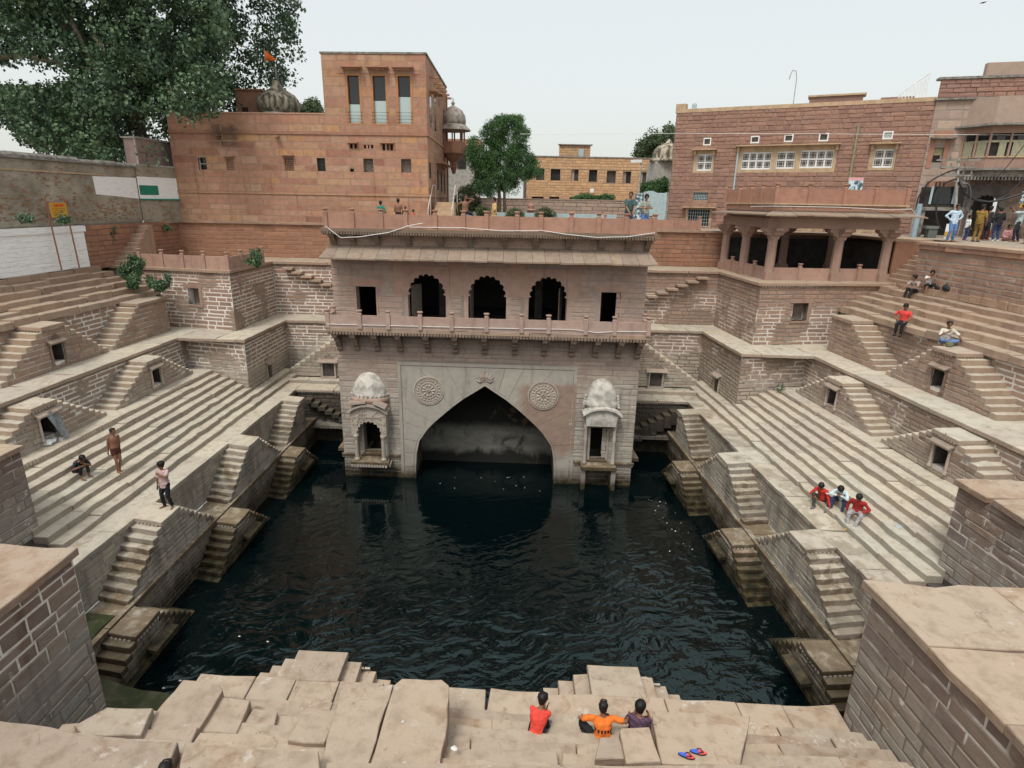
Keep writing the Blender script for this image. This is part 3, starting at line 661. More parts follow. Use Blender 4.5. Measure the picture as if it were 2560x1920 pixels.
    for dd, nm, z0, z1, h0, h1 in ((.03, "window_lintel", wz[1], wz[1] + .2, hu[0] - .2, hu[1] + .25), (.03, "window_jamb", wz[0], wz[1], hu[1], hu[1] + .16), (.05, "window_sill", wz[0] - .1, wz[0], hu[0] - .1, hu[1] + .15)):
        mb = MB(False); mb.add([P(h0, z0, dd), P(h1, z0, dd), P(h1, z0, -.3), P(h0, z0, -.3), P(h0, z1, dd), P(h1, z1, dd), P(h1, z1, -.3), P(h0, z1, -.3)], [(3, 2, 1, 0), (4, 5, 6, 7), (0, 1, 5, 4), (1, 2, 6, 5), (2, 3, 7, 6), (3, 0, 4, 7)]); mb.build(nm, M_COLUMN, T)
    mb = MB(False); mb.add([P(hu[0] - .05, wz[0], -.42), P(hu[1] + .05, wz[0], -.42), P(hu[1] + .05, wz[1], -.42), P(hu[0] - .05, wz[1], -.42)], [(0, 1, 2, 3)]); mb.build("window_back", M_WOOD, T)
    A_, B_ = (s * 13.35, 29.95), (s * 13.3, 35.1)
    wall(T, *((A_, B_) if s < 0 else (B_, A_)), MZ, UZ - .14, M_WELL, mo, .2, .66, .042, relief=.007)
    frieze(T, [(s * 17.5, 30.66), (s * 13.35, 29.93), (s * 13.3, 35)] if s < 0 else [(s * 13.3, 35), (s * 13.35, 29.93), (s * 17.5, 30.66)], UZ - .13, M_CARVED, .1, .1, .16, .05)
    T = structure("bastion_top")
    mb = MB(); slab_mb(mb, [(s * 13.24, 29.85), (s * 18.0, 30.65), (s * 20.7, 31.0), (s * 20.7, 37.4), (s * 13.24, 37.4)], UZ - .14, UZ, .03); mb.build("paving_slab", M_STEP, T)
    slab_row(T, 'x', *(sorted((s * 6.7, s * 13.2))), 34.85, 37.4, UZ, .14, 1.6, M_STEP, "paving_slab", .03)
    # back walls
    T = thing("back_wall", f"tall coursed wall at the back {SD} of the pavilion between ledge and terrace", "wall", (s * 9.4, 33.3, L1))
    A_, B_ = (s * 12.1, 33.3), (s * 6.7, 33.3)
    wall(T, *((A_, B_) if s < 0 else (B_, A_)), L1, MZ - .14, M_WELL, mo, .2, .62, .045, relief=.007)
    frieze(T, [A_, B_] if s < 0 else [B_, A_], MZ - .13, M_CARVED, .09, .09, .15, .05)
    T = thing("back_wall", f"reddish wall with projecting steps at the back {SD} of the pavilion above the terrace", "wall", (s * 9.8, 35, MZ))
    A_, B_ = (s * 13.3, 35.0), (s * 6.7, 35.0)
    wall(T, *((A_, B_) if s < 0 else (B_, A_)), MZ, UZ - .14, M_WELL, mo, .2, .62, .045, relief=.007)
    for k in range(10):                  # cantilevered steps up the wall
        x0 = 12.55 - k * .56; z = UZ - .32 - k * .225
        mb = MB(); xx = sorted((s * x0, s * (x0 - .62))); slab_mb(mb, [(xx[0], 34.55), (xx[1], 34.55), (xx[1], 35.0), (xx[0], 35.0)], z - .12, z, .02, .3); mb.build("wall_step", M_STEP, T)
    T = thing("street_wall", f"dark brown retaining wall below street level behind the pavilion on the {SD}", "wall", (s * 12, 37.4, UZ))
    A_, B_ = (s * 20.6, 37.35), (s * 6.7, 37.35)
    wall(T, *((A_, B_) if s < 0 else (B_, A_)), UZ, ST - .12, M_REDLOW, M_JOINT if s < 0 else M_JOINT_D, .27, .8, .02)
    slab_row(T, 'x', *(sorted((s * 20.7, s * 6.7))), 37.2, 37.75, ST, .13, 1.6, M_STEP, "coping_slab", .03)
    # back ledge and the dark wall beneath it
    T = structure("back_ledge")
    slab_row(T, 'x', *(sorted((s * 6.7, s * 12.1))), 29.9, 32.3, L1, .13, 1.6, M_STEP, "paving_slab")
    slab_row(T, 'x', *(sorted((s * 6.7, s * 11.7))), 31.0, 31.35, L1 + .17, .17, 1.4, M_STEP, "curb_slab")
    T = thing("back_pool_wall", f"shaded dark wall of the pool below the back ledge, {SD} of the pavilion", "wall", (s * 9, 30, WZ))
    A_, B_ = (s * 10.6, 30.0), (s * 6.7, 30.0)
    wall(T, *((A_, B_) if s < 0 else (B_, A_)), WZ - .5, L1 - .12, M_WETDARK, M_SHADE_BLACK, .2, .55, .03)
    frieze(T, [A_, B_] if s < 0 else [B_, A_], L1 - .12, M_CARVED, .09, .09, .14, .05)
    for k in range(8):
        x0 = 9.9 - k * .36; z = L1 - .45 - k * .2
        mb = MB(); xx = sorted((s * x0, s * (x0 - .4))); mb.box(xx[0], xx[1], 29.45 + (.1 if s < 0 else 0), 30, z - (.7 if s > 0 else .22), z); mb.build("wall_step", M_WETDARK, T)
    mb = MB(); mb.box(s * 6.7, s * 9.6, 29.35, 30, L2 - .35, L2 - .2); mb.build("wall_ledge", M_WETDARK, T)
    # tall stair block on the back ledge leaning to the pavilion
    stair_block(f"tall one-sided stair block with a niche on the back ledge {SD} of the pavilion", (s * 7.6, 33.3), (1, 0), (0, -1), MZ - .25, L1 + .05, 1.2, 1.05, 12, .31, niche=False, flights=(s,), mort=M_MORTAR_F, group="stair blocks beside the pavilion", drops=False)
    T = thing("wall_niche", f"carved niche with canopy low on the stair block {SD} of the pavilion", "niche", (s * 9.33, 32.2, L1))
    x = s * 9.33; z0 = L1 + .12; z1 = z0 + .8
    mb = MB(); mb.box(x - .33, x + .33, 32.2, 32.26, z0, z1); mb.build("niche_back", M_DARK, T)
    for i in (-1, 1):
        mb = MB(); mb.lathe([(.07, -.05), (.05, .05), (.055, .35), (.045, .68), (.08, .8)], (x + i * .38, 32.14, z0), 8); mb.build("niche_post", M_CARVED, T)
    mb = MB(); mb.box(x - .45, x + .45, 32.02, 32.24, z0 - .12, z0 - .02); mb.build("niche_sill", M_CARVED, T)
    mb = MB(); mb.add([(x - .55, 32.24, z1 + .16), (x + .55, 32.24, z1 + .16), (x + .6, 31.95, z1 + .02), (x - .6, 31.95, z1 + .02), (x - .55, 32.24, z1 + .24), (x + .55, 32.24, z1 + .24), (x + .6, 31.95, z1 + .08), (x - .6, 31.95, z1 + .08)], [(0, 1, 2, 3), (7, 6, 5, 4), (0, 4, 5, 1), (1, 5, 6, 2), (2, 6, 7, 3), (3, 7, 4, 0)]); mb.build("niche_canopy", M_CARVED, T)
    mb = MB()
    for i in range(6):
        for k in range(-5 + i, 6 - i, 2): mb.lathe([(.04, 0), (.032, .05), (.005, .085)], (x + k * .075, 32.17, z1 + .22 + i * .075), 5)
    mb.build("niche_crest", M_CARVED, T, stuff=True)

# solid earth behind the masonry
T = structure("earth_fill")
M_EARTH = simple("packed_earth", (.12, .09, .07), .95, .2, 2)
for s in (-1, 1):
    for k, (x0, x1, y0, y1, z1) in enumerate(((15.95, 21, 2, 37, MZ - .2), (18.3, 21.2, 2, 37, UB - .2), (20.85, 30, 2, 37, ST - .25), (12.6, 21, 29.5, 37, MZ - .22), (13.9, 21, 31.5, 37, UZ - .2), (6.8, 14, 33.8, 37, MZ - .25), (6.9, 14, 35.5, 37.2, UZ - .22), (6.9, 12.5, 32.7, 37, L1 - .3), (12.6, 21, 2, 14.3, MZ - .2), (7.8, 13, 2, 9.4, MZ - .2))):
        if s > 0 and k == 2:
            mb = MB(); mb.box(x0, x1, 31.65, y1, -13.6, z1); mb.box(22.9, x1, 29, 32, -13.6, z1); mb.build("earth", M_EARTH, T); y1 = 29.55
        mb = MB(); mb.box(s * x0, s * x1, y0, y1, -13.6 - .01 * k, z1); mb.build("earth", M_EARTH, T)
T = thing("street_end_wall", "dark brown broken wall behind the crumbling stair on the far left", "wall", (-20.4, 33, UZ))
wall(T, (-20.36, 29.6), (-20.36, 37.4), UZ - .1, ST - .05, M_REDLOW, M_JOINT_D, .25, .7, .02, relief=.02)
T = thing("street_end_wall", "dark wall closing the right side of the open pavilion below the street", "wall", (20.4, 34, UZ))
wall(T, (20.42, 37.4), (20.42, 31.9), UZ, ST - .3, M_SHADE_BLACK, M_SHADE_BLACK, .25, .7, .02)
# retaining walls under the street on the two sides
T = thing("painted_wall", "white painted retaining wall above the upper left steps", "wall", (-20.35, 22, -3.5))
wall(T, (-20.35, 8), (-20.35, 29.6), -3.52, -1.72, M_WASH, M_WASH, .2, .5, .012, relief=.01)
mb = MB(); mb.box(-20.5, -20.27, 8, 29.65, -1.78, -1.5); mb.build("coping", M_WASH, T)
T = thing("street_edge_wall", "brown coursed retaining wall below the crowd on the right street edge", "wall", (20.35, 22, -3.5))
wall(T, (20.35, 29.7), (20.35, 8), -3.55, ST - .32, M_PIER, M_MORTAR_F, .27, .7, .035, relief=.008)
slab_row(T, 'y', 8, 29.7, 20.2, 21.3, ST, .13, 1.5, M_STEP, "coping_slab", .06); slab_row(T, 'y', 8, 29.7, 21.3, 22.4, ST, .13, 1.9, M_STEP, "coping_slab", .03); slab_row(T, 'y', 31.55, 37.5, 20.45, 22.4, ST, .13, 1.9, M_STEP, "coping_slab", .03)
slab_row(T, 'y', 8, 29.7, 20.26, 20.6, ST - .13, .2, .8, M_PIER, "edge_stone", .03)
T = thing("corner_stair", "narrow broken stair climbing to the street beside the right pavilion", "staircase", (20.6, 31.5, UZ))
for k in range(9):
    mb = MB(); slab_mb(mb, [(20.36 + .2 * k, 29.72 + .03 * k), (22.4, 29.72 + .03 * k), (22.4, 31.5), (20.36 + .2 * k, 31.5)], UZ - .1, UZ + .23 * (k + 1), .03, .3); mb.build("step", M_STEP, T)
mb = MB(); mb.box(20.4, 22.4, 29.5, 29.71, UZ - .3, ST - .14); mb.box(20.5, 22.4, 31.51, 31.64, UZ - .3, ST - .14); mb.box(22.41, 22.8, 29.5, 31.64, UZ - .3, ST - .02); mb.build("side_wall", M_REDLOW, T)
T = thing("corner_stair", "crumbling stair climbing the bank between the white wall and the red railing", "staircase", (-20, 32.5, UZ))
for k in range(9):
    mb = MB(); slab_mb(mb, [(-20.34, 31.3 + .3 * k), (-19.5 - .04 * k, 31.3 + .3 * k), (-19.5 - .04 * k, 31.8 + .3 * k), (-20.34, 31.8 + .3 * k)], UZ - .1, UZ + .22 * (k + 1), .05, .3); mb.build("step", M_STEP, T)
# ================================================================== the water pavilion
YF = 25.8
PAV = thing("pavilion", "three storey sandstone pavilion with pointed arch, balcony and sloping eave at the pool's end", "pavilion", (0, 27, WZ))
def cusped(cx, hw, zs, zt, n=9, zb=None, amp=.11):
    """scalloped arch outline, from left foot over the top to right foot"""
    pts = []; N = n * 8
    for i in range(N + 1):
        t = i / N; th = pi * (1 - t); r = 1 - amp + amp * abs(sin(n * pi * t)) ** .7
        pts.append((cx + hw * r * cos(th) if 0 < i < N else cx + hw * (1 - amp) * cos(th), zs + (zt - zs) * r * sin(th)))
    if zb is not None: pts = [(cx - hw, zb), (cx - hw, zs - .02)] + pts + [(cx + hw, zs - .02), (cx + hw, zb)]
    return pts
ARC = [(3.26, WZ - .8), (3.24, -12.2), (3.19, -11.5), (3.05, -10.86), (2.66, -10.27), (2.33, -9.9), (1.96, -9.55), (1.47, -9.1), (.95, -8.68), (.5, -8.38), (0, -8.04)]
AX = -.08
arch_poly = [(AX - x, z) for x, z in ARC] + [(AX + x, z) for x, z in ARC[-2::-1]]
def arch_hw(z):
    for (x0, z0), (x1, z1) in zip(ARC, ARC[1:]):
        if z0 <= z <= z1: return x0 + (x1 - x0) * (z - z0) / (z1 - z0)
    return 0 if z > ARC[-1][1] else ARC[0][0]
WX = (-2.61, 0.0, 2.6)
doors = [(-5.68, -4.82), (4.85, 5.68)]
jd = [(-5.72, -4.92, -11.55, -10.05), (4.72, 5.48, -11.55, -9.85)]
outer = [(-6.72, WZ - .8), (6.72, WZ - .8), (6.70, -1.3), (-6.70, -1.3)]
holes = [[(a, -5.28), (b, -5.28), (b, -3.66), (a, -3.66)] for a, b in doors] + [[(x - .98, -5.28), (x + .98, -5.28), (x + .98, -2.95), (x - .98, -2.95)] for x in WX] + [arch_poly] + [[(a, z0), (b, z0), (b, z1), (a, z1)] for a, b, z0, z1 in jd]
mb = MB(); mb.plate(outer, holes, YF, YF + .5); mb.build("facade_core", M_MORTAR_F, PAV)
PX0, PX1, PZT = -3.85, 3.85, -7.2
def f_excl(z0, z1):
    z = (z0 + z1) / 2; off = 6.72; c = []
    def add(a, b): c.append((a + off, b + off))
    if z < PZT + .16: add(PX0, PX1)
    for a, b in doors:
        if z1 > -5.3 and z0 < -3.66: add(a - .02, b + .02)
        if -3.66 <= z0 + .1 and z < -3.36: add(a - .25, b + .25)
    if z1 > -5.3 and z0 < -2.9: add(-3.95, 3.95) if z > -3.95 else [add(x - 1.0, x + 1.0) for x in WX]
    for a, b, q0, q1 in jd:
        if z1 > q0 and z0 < q1: add(a, b)
    if -5.6 < z < -5.3: add(-6.8, 6.8)
    if z > -1.95: pass
    return c
GP0, GP1 = (-6.72, YF), (6.72, YF)
wall(PAV, GP0, GP1, WZ - .5, -11.72, M_FACADE, M_MORTAR_F, .2, .7, .013, excl=f_excl, core=False, relief=.012)
wall(PAV, GP0, GP1, -11.6, -5.5, M_FACADE, M_MORTAR_F, .215, .8, .013, excl=f_excl, core=False, relief=.010)
wall(PAV, GP0, GP1, -5.3, -2.45, M_FACADE, M_MORTAR_F, .235, .9, .013, excl=f_excl, core=False, relief=.010)
wall(PAV, GP0, GP1, -2.0, -1.35, M_FACADE, M_MORTAR_F, .2, .8, .012, core=False, relief=.010)
# spandrel of radiating stones round the pointed arch
def edge_hit(px, pz, dx, dz):
    ts = []
    if dx > 1e-6: ts.append((PX1 - px) / dx)
    if dx < -1e-6: ts.append((PX0 - px) / dx)
    if dz > 1e-6: ts.append((PZT - pz) / dz)
    t = min(ts); return (px + dx * t, pz + dz * t)
for sg in (-1, 1):
    fine = []
    for (x0, z0), (x1, z1) in zip(ARC, ARC[1:]):
        k = max(1, int(sqrt((x1 - x0) ** 2 + (z1 - z0) ** 2) / .36))
        fine += [(x0 + (x1 - x0) * i / k, z0 + (z1 - z0) * i / k) for i in range(k)]
    fine.append(ARC[-1]); rays = []
    for x, z in fine:
        if z < -10.9: d = (1, .02)
        else:
            th = (z + 10.9) / (-8.04 + 10.9); ang = radians(4 + 82 * th ** 1.15); d = (cos(ang), sin(ang))
        px = AX + sg * (x + .1); rays.append(((px, z + .06 * th if z > -10.9 else z), edge_hit(px, z, sg * d[0], d[1])))
    rays[-1] = ((AX, ARC[-1][1] + .12), (AX, PZT))
    for (i0, o0), (i1, o1) in zip(rays, rays[1:]):
        poly = [i0, o0]
        if abs(abs(o0[0] - 0) - 3.85) < .02 and o1[1] > PZT - .02 and o0[1] < PZT - .02: poly.append((PX1 if sg > 0 else PX0, PZT))
        poly += [o1, i1]
        cx = sum(p[0] for p in poly) / len(poly); cz = sum(p[1] for p in poly) / len(poly); g = .016
        pl = []
        for x, z in poly:
            d = sqrt((x - cx) ** 2 + (z - cz) ** 2) + 1e-6; pl.append((x + (cx - x) * g / d, z + (cz - z) * g / d))
        ar = sum(pl[i][0] * pl[(i + 1) % len(pl)][1] - pl[(i + 1) % len(pl)][0] * pl[i][1] for i in range(len(pl)))
        if abs(ar) < .004: continue
        mb = MB(); mb.plate(pl if ar > 0 else pl[::-1], [], YF - .016 - random.uniform(0, .014), YF + .02); mb.build("voussoir", M_SPANDREL, PAV)
# intrados moulding
def offset_arch(o): return [(AX - (x + o), z + (o * .35 if x < 2.5 else 0)) for x, z in ARC] + [(AX + (x + o), z + (o * .35 if x < 2.5 else 0)) for x, z in ARC[-2::-1]]
oa = [(AX - (x + .09) if x > 0 else AX, z + (0 if x > 3 else .06)) for x, z in ARC[:-1]] + [(AX, ARC[-1][1] + .12)] + [(AX + x + .09, z + (0 if x > 3 else .06)) for x, z in ARC[-2::-1]]
for i in range(len(oa) - 1):
    mb = MB(); mb.plate([arch_poly[i], arch_poly[i + 1], oa[i + 1], oa[i]], [], YF - .05, YF + .5); mb.build("arch_moulding", M_SPANDREL, PAV)
# frame lines of the arch panel
for x0, x1, z0, z1 in ((PX0 - .17, PX0 - .03, WZ - .5, PZT + .17), (PX1 + .03, PX1 + .17, WZ - .5, PZT + .17), (PX0 - .03, PX1 + .03, PZT + .03, PZT + .17)):
    mb = MB(); mb.box(x0, x1, YF - .03, YF + .02, z0, z1); mb.build("panel_frame", M_SPANDREL, PAV)
# medallions
for cx, cz in ((-2.63, -8.35), (2.54, -8.42)):
    mb = MB(); N = 36
    def ring(r0, r1, d0, d1):
        vs = []; fs = []
        for k in range(N):
            c, s_ = cos(2 * pi * k / N), sin(2 * pi * k / N)
            vs += [(cx + r0 * c, YF - d0, cz + r0 * s_), (cx + r1 * c, YF - d1, cz + r1 * s_), (cx + r1 * c, YF, cz + r1 * s_), (cx + r0 * c, YF, cz + r0 * s_)]
        for k in range(N):
            a, b = 4 * k, 4 * ((k + 1) % N); fs += [(a + i, a + (i + 1) % 4, b + (i + 1) % 4, b + i)[::-1] for i in range(4)]
        mb.add(vs, fs)
    ring(.64, .70, .075, .06); ring(.56, .60, .05, .05); ring(.36, .40, .07, .06); ring(.0, .56, .034, .034)
    med = mb.build("medallion", M_CARVED, PAV)
    mb = MB()
    def petal(a, r0, r1, w, d):
        ca, sa = cos(a), sin(a); P_ = lambda r, t, dd: (cx + r * ca - t * sa, YF - dd, cz + r * sa + t * ca); m_ = (r0 + r1 * 1.4) / 2.4
        mb.add([P_(r0, 0, .04), P_(m_, -w, .045), P_(r1, 0, .04), P_(m_, w, .045), P_(m_, 0, d)], [(0, 1, 4), (1, 2, 4), (2, 3, 4), (3, 0, 4)])
    for k in range(10): petal(2 * pi * k / 10 + .1, .10, .34, .07, .10)
    for k in range(22): petal(2 * pi * k / 22, .41, .55, .055, .085)
    for k in range(6): petal(2 * pi * k / 6, .0, .11, .06, .12)
    mb.build("petals", M_CARVED, PAV, stuff=True)
mb = MB()                       # leafy crest over the arch point
for sx in (-1, 1):
    for k, (a, l, w) in enumerate(((80, .56, .12), (55, .48, .12), (28, .42, .11), (-5, .36, .11))):
        ca, sa = cos(radians(a)) * sx, sin(radians(a)); x0, z0 = AX + sx * .05, -7.9 + .03 * k
        mb.add([(x0, YF - .04, z0), (x0 + ca * l * .55 + sa * w, YF - .05, z0 + sa * l * .55 - abs(ca) * w), (x0 + ca * l, YF - .04, z0 + sa * l + .05), (x0 + ca * l * .55 - sa * w, YF - .05, z0 + sa * l * .55 + abs(ca) * w), (x0 + ca * l * .5, YF - .11, z0 + sa * l * .5)],
               [(0, 1, 4), (1, 2, 4), (2, 3, 4), (3, 0, 4)] if sx > 0 else [(1, 0, 4), (2, 1, 4), (3, 2, 4), (0, 3, 4)])
mb.build("leaf_crest", M_CARVED, PAV)
# belt course near the water
for x0, x1 in ((-6.8, PX0 - .2), (PX1 + .2, 6.8)):
    mb = MB(); mb.box(x0, x1, YF - .09, YF + .02, -11.72, -11.61); mb.build("belt_course", M_STEP, PAV); frieze(PAV, [(x0, YF), (x1, YF)], -11.73, M_CARVED, .08, .09, .13, .05)
for sx in (-1, 1):
    mb = MB(); mb.box(sx * 6.7, sx * 7.15, 26.3, 27.6, -11.75, -11.58); mb.box(sx * 6.7, sx * 7.0, 26.45, 27.4, -11.92, -11.75); mb.build("side_ledge", M_STEP, PAV)
# interiors
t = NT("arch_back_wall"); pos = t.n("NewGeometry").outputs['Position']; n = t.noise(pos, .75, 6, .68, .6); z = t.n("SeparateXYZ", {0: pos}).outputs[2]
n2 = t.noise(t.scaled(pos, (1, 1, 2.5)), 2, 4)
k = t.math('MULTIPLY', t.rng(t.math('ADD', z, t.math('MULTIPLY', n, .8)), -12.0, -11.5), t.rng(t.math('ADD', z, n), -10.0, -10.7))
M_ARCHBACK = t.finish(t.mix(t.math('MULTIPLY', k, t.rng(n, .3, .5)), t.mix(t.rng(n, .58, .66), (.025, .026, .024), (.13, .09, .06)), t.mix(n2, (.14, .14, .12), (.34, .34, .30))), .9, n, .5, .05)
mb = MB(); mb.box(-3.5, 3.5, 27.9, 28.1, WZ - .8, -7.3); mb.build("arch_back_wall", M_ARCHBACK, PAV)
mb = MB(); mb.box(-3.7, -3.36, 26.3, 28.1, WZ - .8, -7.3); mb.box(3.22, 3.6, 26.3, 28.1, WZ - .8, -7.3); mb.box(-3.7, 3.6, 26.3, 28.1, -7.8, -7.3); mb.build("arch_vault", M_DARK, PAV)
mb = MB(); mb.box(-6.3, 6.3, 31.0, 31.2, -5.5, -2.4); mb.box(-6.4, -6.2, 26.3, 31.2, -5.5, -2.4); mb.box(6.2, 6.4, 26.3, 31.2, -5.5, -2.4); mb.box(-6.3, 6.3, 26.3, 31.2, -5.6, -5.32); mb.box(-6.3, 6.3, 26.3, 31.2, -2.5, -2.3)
mb.build("hall_interior", M_SHADE_BLACK, PAV)  # hall coloured near-black to hold its shade; pillars below darkened too
for x in (-5.0, -2.2, 2.35, 5.2):
    mb = MB(); mb.box(x - .17, x + .17, 28.2, 28.54, -5.32, -2.5); mb.build("hall_pillar", M_DARK, PAV)
for (a, b, q0, q1) in jd:
    mb = MB(); mb.box(a - .1, b + .1, 27.2, 27.3, q0, q1); mb.box(a - .2, a - .02, 26.3, 27.3, q0, q1); mb.box(b + .02, b + .2, 26.3, 27.3, q0, q1); mb.build("door_recess", M_SHADE_BLACK, PAV)
# door frames, cusped window plates
for a, b in doors:
    for x0, x1, z0, z1, d in ((a - .07, a, -5.3, -3.6, .03), (b, b + .07, -5.3, -3.6, .03), (a - .30, b + .30, -3.64, -3.34, .02)):
        mb = MB(); mb.box(x0, x1, YF - d, YF + .1, z0, z1); mb.build("door_frame", M_PANEL, PAV)
for x in WX:
    mb = MB(); mb.plate([(x - 1.0, -3.97), (x - .80, -3.97)] + cusped(x, .80, -3.93, -3.05, 9)[0:] + [(x + .80, -3.97), (x + 1.0, -3.97), (x + 1.0, -2.72), (x - 1.0, -2.72)], [], YF - .03, YF + .16); mb.build("cusped_arch", M_PANEL, PAV)
    for sx in (-1, 1):
        mb = MB(); mb.box(x + sx * .82, x + sx * 1.0, YF - .012, YF + .45, -5.3, -3.97); mb.build("window_jamb", M_FACADE, PAV)
        mb = MB()
        N = 20; cx, cz = x + sx * .72, -2.98
        vs = []; fs = []
        for k in range(N):
            c, s_ = cos(2 * pi * k / N), sin(2 * pi * k / N); vs += [(cx + .13 * c, YF - .035, cz + .13 * s_), (cx + .10 * c, YF - .055, cz + .10 * s_), (cx, YF - .04, cz)]
        for k in range(N): a, b = 3 * k, 3 * ((k + 1) % N); fs += [(a, b, b + 1, a + 1), (a + 1, b + 1, a + 2)]
        mb.add(vs, fs); mb.build("rosette", M_PANEL, PAV)
for x in (-3.72, -1.3, 1.3, 3.72):
    mb = MB(); mb.box(x - .295, x + .295, YF - .02, YF + .02, -3.97, -2.5); mb.build("pilaster_panel", M_PANEL, PAV)
# wooden leaf in the windows
for x0, x1 in ((-3.36, -3.02), (-.78, -.68), (3.1, 3.3)):
    mb = MB(); mb.add([(x0, YF + .45, -5.3), (x1, YF + 1.0, -5.3), (x1 + .04, YF + 1.0, -5.3), (x0 + .04, YF + .45, -5.3), (x0, YF + .45, -3.6), (x1, YF + 1.0, -3.6), (x1 + .04, YF + 1.0, -3.6), (x0 + .04, YF + .45, -3.6)], [(3, 2, 1, 0), (4, 5, 6, 7), (0, 1, 5, 4), (1, 2, 6, 5), (2, 3, 7, 6), (3, 0, 4, 7)]); mb.build("shutter", M_WOOD, PAV)

def bracket(x, y0, y1, zt, zb, m=M_CARVED, w=.105):
    """carved stone bracket: stepped scroll profile from the wall (y1) out to y0"""
    dy = y1 - y0; dz = zt - zb
    prof = [(y1, zb), (y1 - dy * .14, zb), (y1 - dy * .22, zb + dz * .10), (y1 - dy * .16, zb + dz * .2), (y1 - dy * .38, zb + dz * .34), (y1 - dy * .45, zb + dz * .5), (y1 - dy * .40, zb + dz * .55), (y1 - dy * .68, zb + dz * .68), (y1 - dy * .74, zb + dz * .78), (y0, zb + dz * .84), (y0, zt), (y1, zt)]
    mb = MB(); n = len(prof)
    vs = [(x - w, y, z) for y, z in prof] + [(x + w, y, z) for y, z in prof]
    fs = [tuple(range(n)), tuple(range(2 * n - 1, n - 1, -1))] + [(i, i + n, (i + 1) % n + n, (i + 1) % n) for i in range(n)]
    fs = [f[::-1] for f in fs[:2]] + [f[::-1] for f in fs[2:]]
    mb.add(vs, fs)
    mb.box(x - w - .03, x + w + .03, y0 - .02, y1, zt - .07, zt + .002)
    for i in range(4):
        t = .2 + .2 * i; mb.obox((x, y1 - dy * (.12 + .2 * i), zb + dz * t), (w + .015, 0, 0), (0, .05, 0), (0, 0, .045))
    return mb.build("bracket", m, PAV)
def post(T, x, y, z0, z1, m=M_PANEL, w=.085, warp=True, name="railing_post"):
    mb = MB(warp); h = z1 - z0
    mb.box(x - w, x + w, y - w, y + w, z0, z0 + h * .80)
    mb.lathe([(w * 1.25, 0), (w * .8, h * .05), (w * 1.0, h * .09), (w * 1.5, h * .16), (w * 1.35, h * .2), (w * .6, h * .2)], (x, y, z0 + h * .80), 8)
    return mb.build(name, m, T)
def railing(T, pts, z0, ht, hp, m=M_PANEL, step=1.25, warp=True, n=None, th=.05, ends=(True, True)):
    """panel railing with posts along a polyline"""
    for si, ((xa, ya), (xb, yb)) in enumerate(zip(pts, pts[1:])):
        L = sqrt((xb - xa) ** 2 + (yb - ya) ** 2); k = n or max(1, round(L / step)); ux, uy = (xb - xa) / L, (yb - ya) / L
        ts = [i / k for i in range(k + 1)]
        for i in range(1, k): ts[i] += random.uniform(-.1, .1) / k
        for i in range(k):
            a, b = ts[i] * L, ts[i + 1] * L; mb = MB(warp); c = (a + b) / 2
            mb.obox((xa + ux * c, ya + uy * c, z0 + ht / 2 + random.uniform(-.008, .008)), (ux * (b - a) / 2, uy * (b - a) / 2, 0), (-uy * th, ux * th, 0), (0, 0, ht / 2)); mb.build("railing_panel", m, T)
        for i in range(k + 1):
            if i == 0 and (si > 0 or not ends[0]): continue
            post(T, xa + ux * L * ts[i] + uy * .03, ya + uy * L * ts[i] - ux * .03, z0, z0 + hp, m, warp=warp)
# balcony
yb0 = 24.95
slab_row(PAV, 'x', -6.85, 6.85, yb0 - .05, YF + .3, -5.33, .17, 1.7, M_STEP, "balcony_slab", .012)
mb = MB(); mb.box(-6.8, 6.8, yb0 + .04, YF, -5.66, -5.5); mb.build("balcony_beam", M_CARVED, PAV); frieze(PAV, [(-6.85, yb0), (6.85, yb0)], -5.5, M_CARVED, .13, .10, .135, .05)
railing(PAV, [(-6.72, YF), (-6.72, yb0), (6.72, yb0), (6.72, YF)], -5.34, .56, .80, n=None, step=1.28)
for x in (-6.55, -5.78, -4.85, -3.83, -2.62, -1.38, -.1, 1.22, 2.5, 3.7, 4.72, 5.72, 6.55): bracket(x, yb0 + .08, YF, -5.66, -6.55)
# sloping eave of separate slabs
x = -6.85
while x < 6.85:
    w = random.uniform(.42, .66); x2 = min(6.85, x + w); j = random.uniform(-.04, .04)
    if 6.85 - x2 < .2: x2 = 6.85
    lx, rx = (x - .02 if x > -6.8 else x + .18), (x2 - .012 if x2 < 6.8 else x2 - .18)
    zt, zb, yt, ye = -1.93, -2.40 + j * .3, YF + .05, 24.68 + j
    mb = MB(); mb.add([(lx if x < -6.8 else x, yt, zt), (x2 - .012 if x2 < 6.8 else rx, yt, zt), (x2 - .012, ye, zb), (x, ye, zb), (lx if x < -6.8 else x, yt, zt + .08), (x2 - .012 if x2 < 6.8 else rx, yt, zt + .08), (x2 - .012, ye, zb + .065), (x, ye, zb + .065)],
                      [(0, 1, 2, 3), (7, 6, 5, 4), (0, 4, 5, 1), (1, 5, 6, 2), (2, 6, 7, 3), (3, 7, 4, 0)])
    mb.build("eave_slab", M_EAVE, PAV); x = x2
mb = MB(); mb.box(-6.72, 6.72, YF - .25, YF + .1, -2.48, -2.3); mb.build("eave_beam", M_FACADE, PAV)
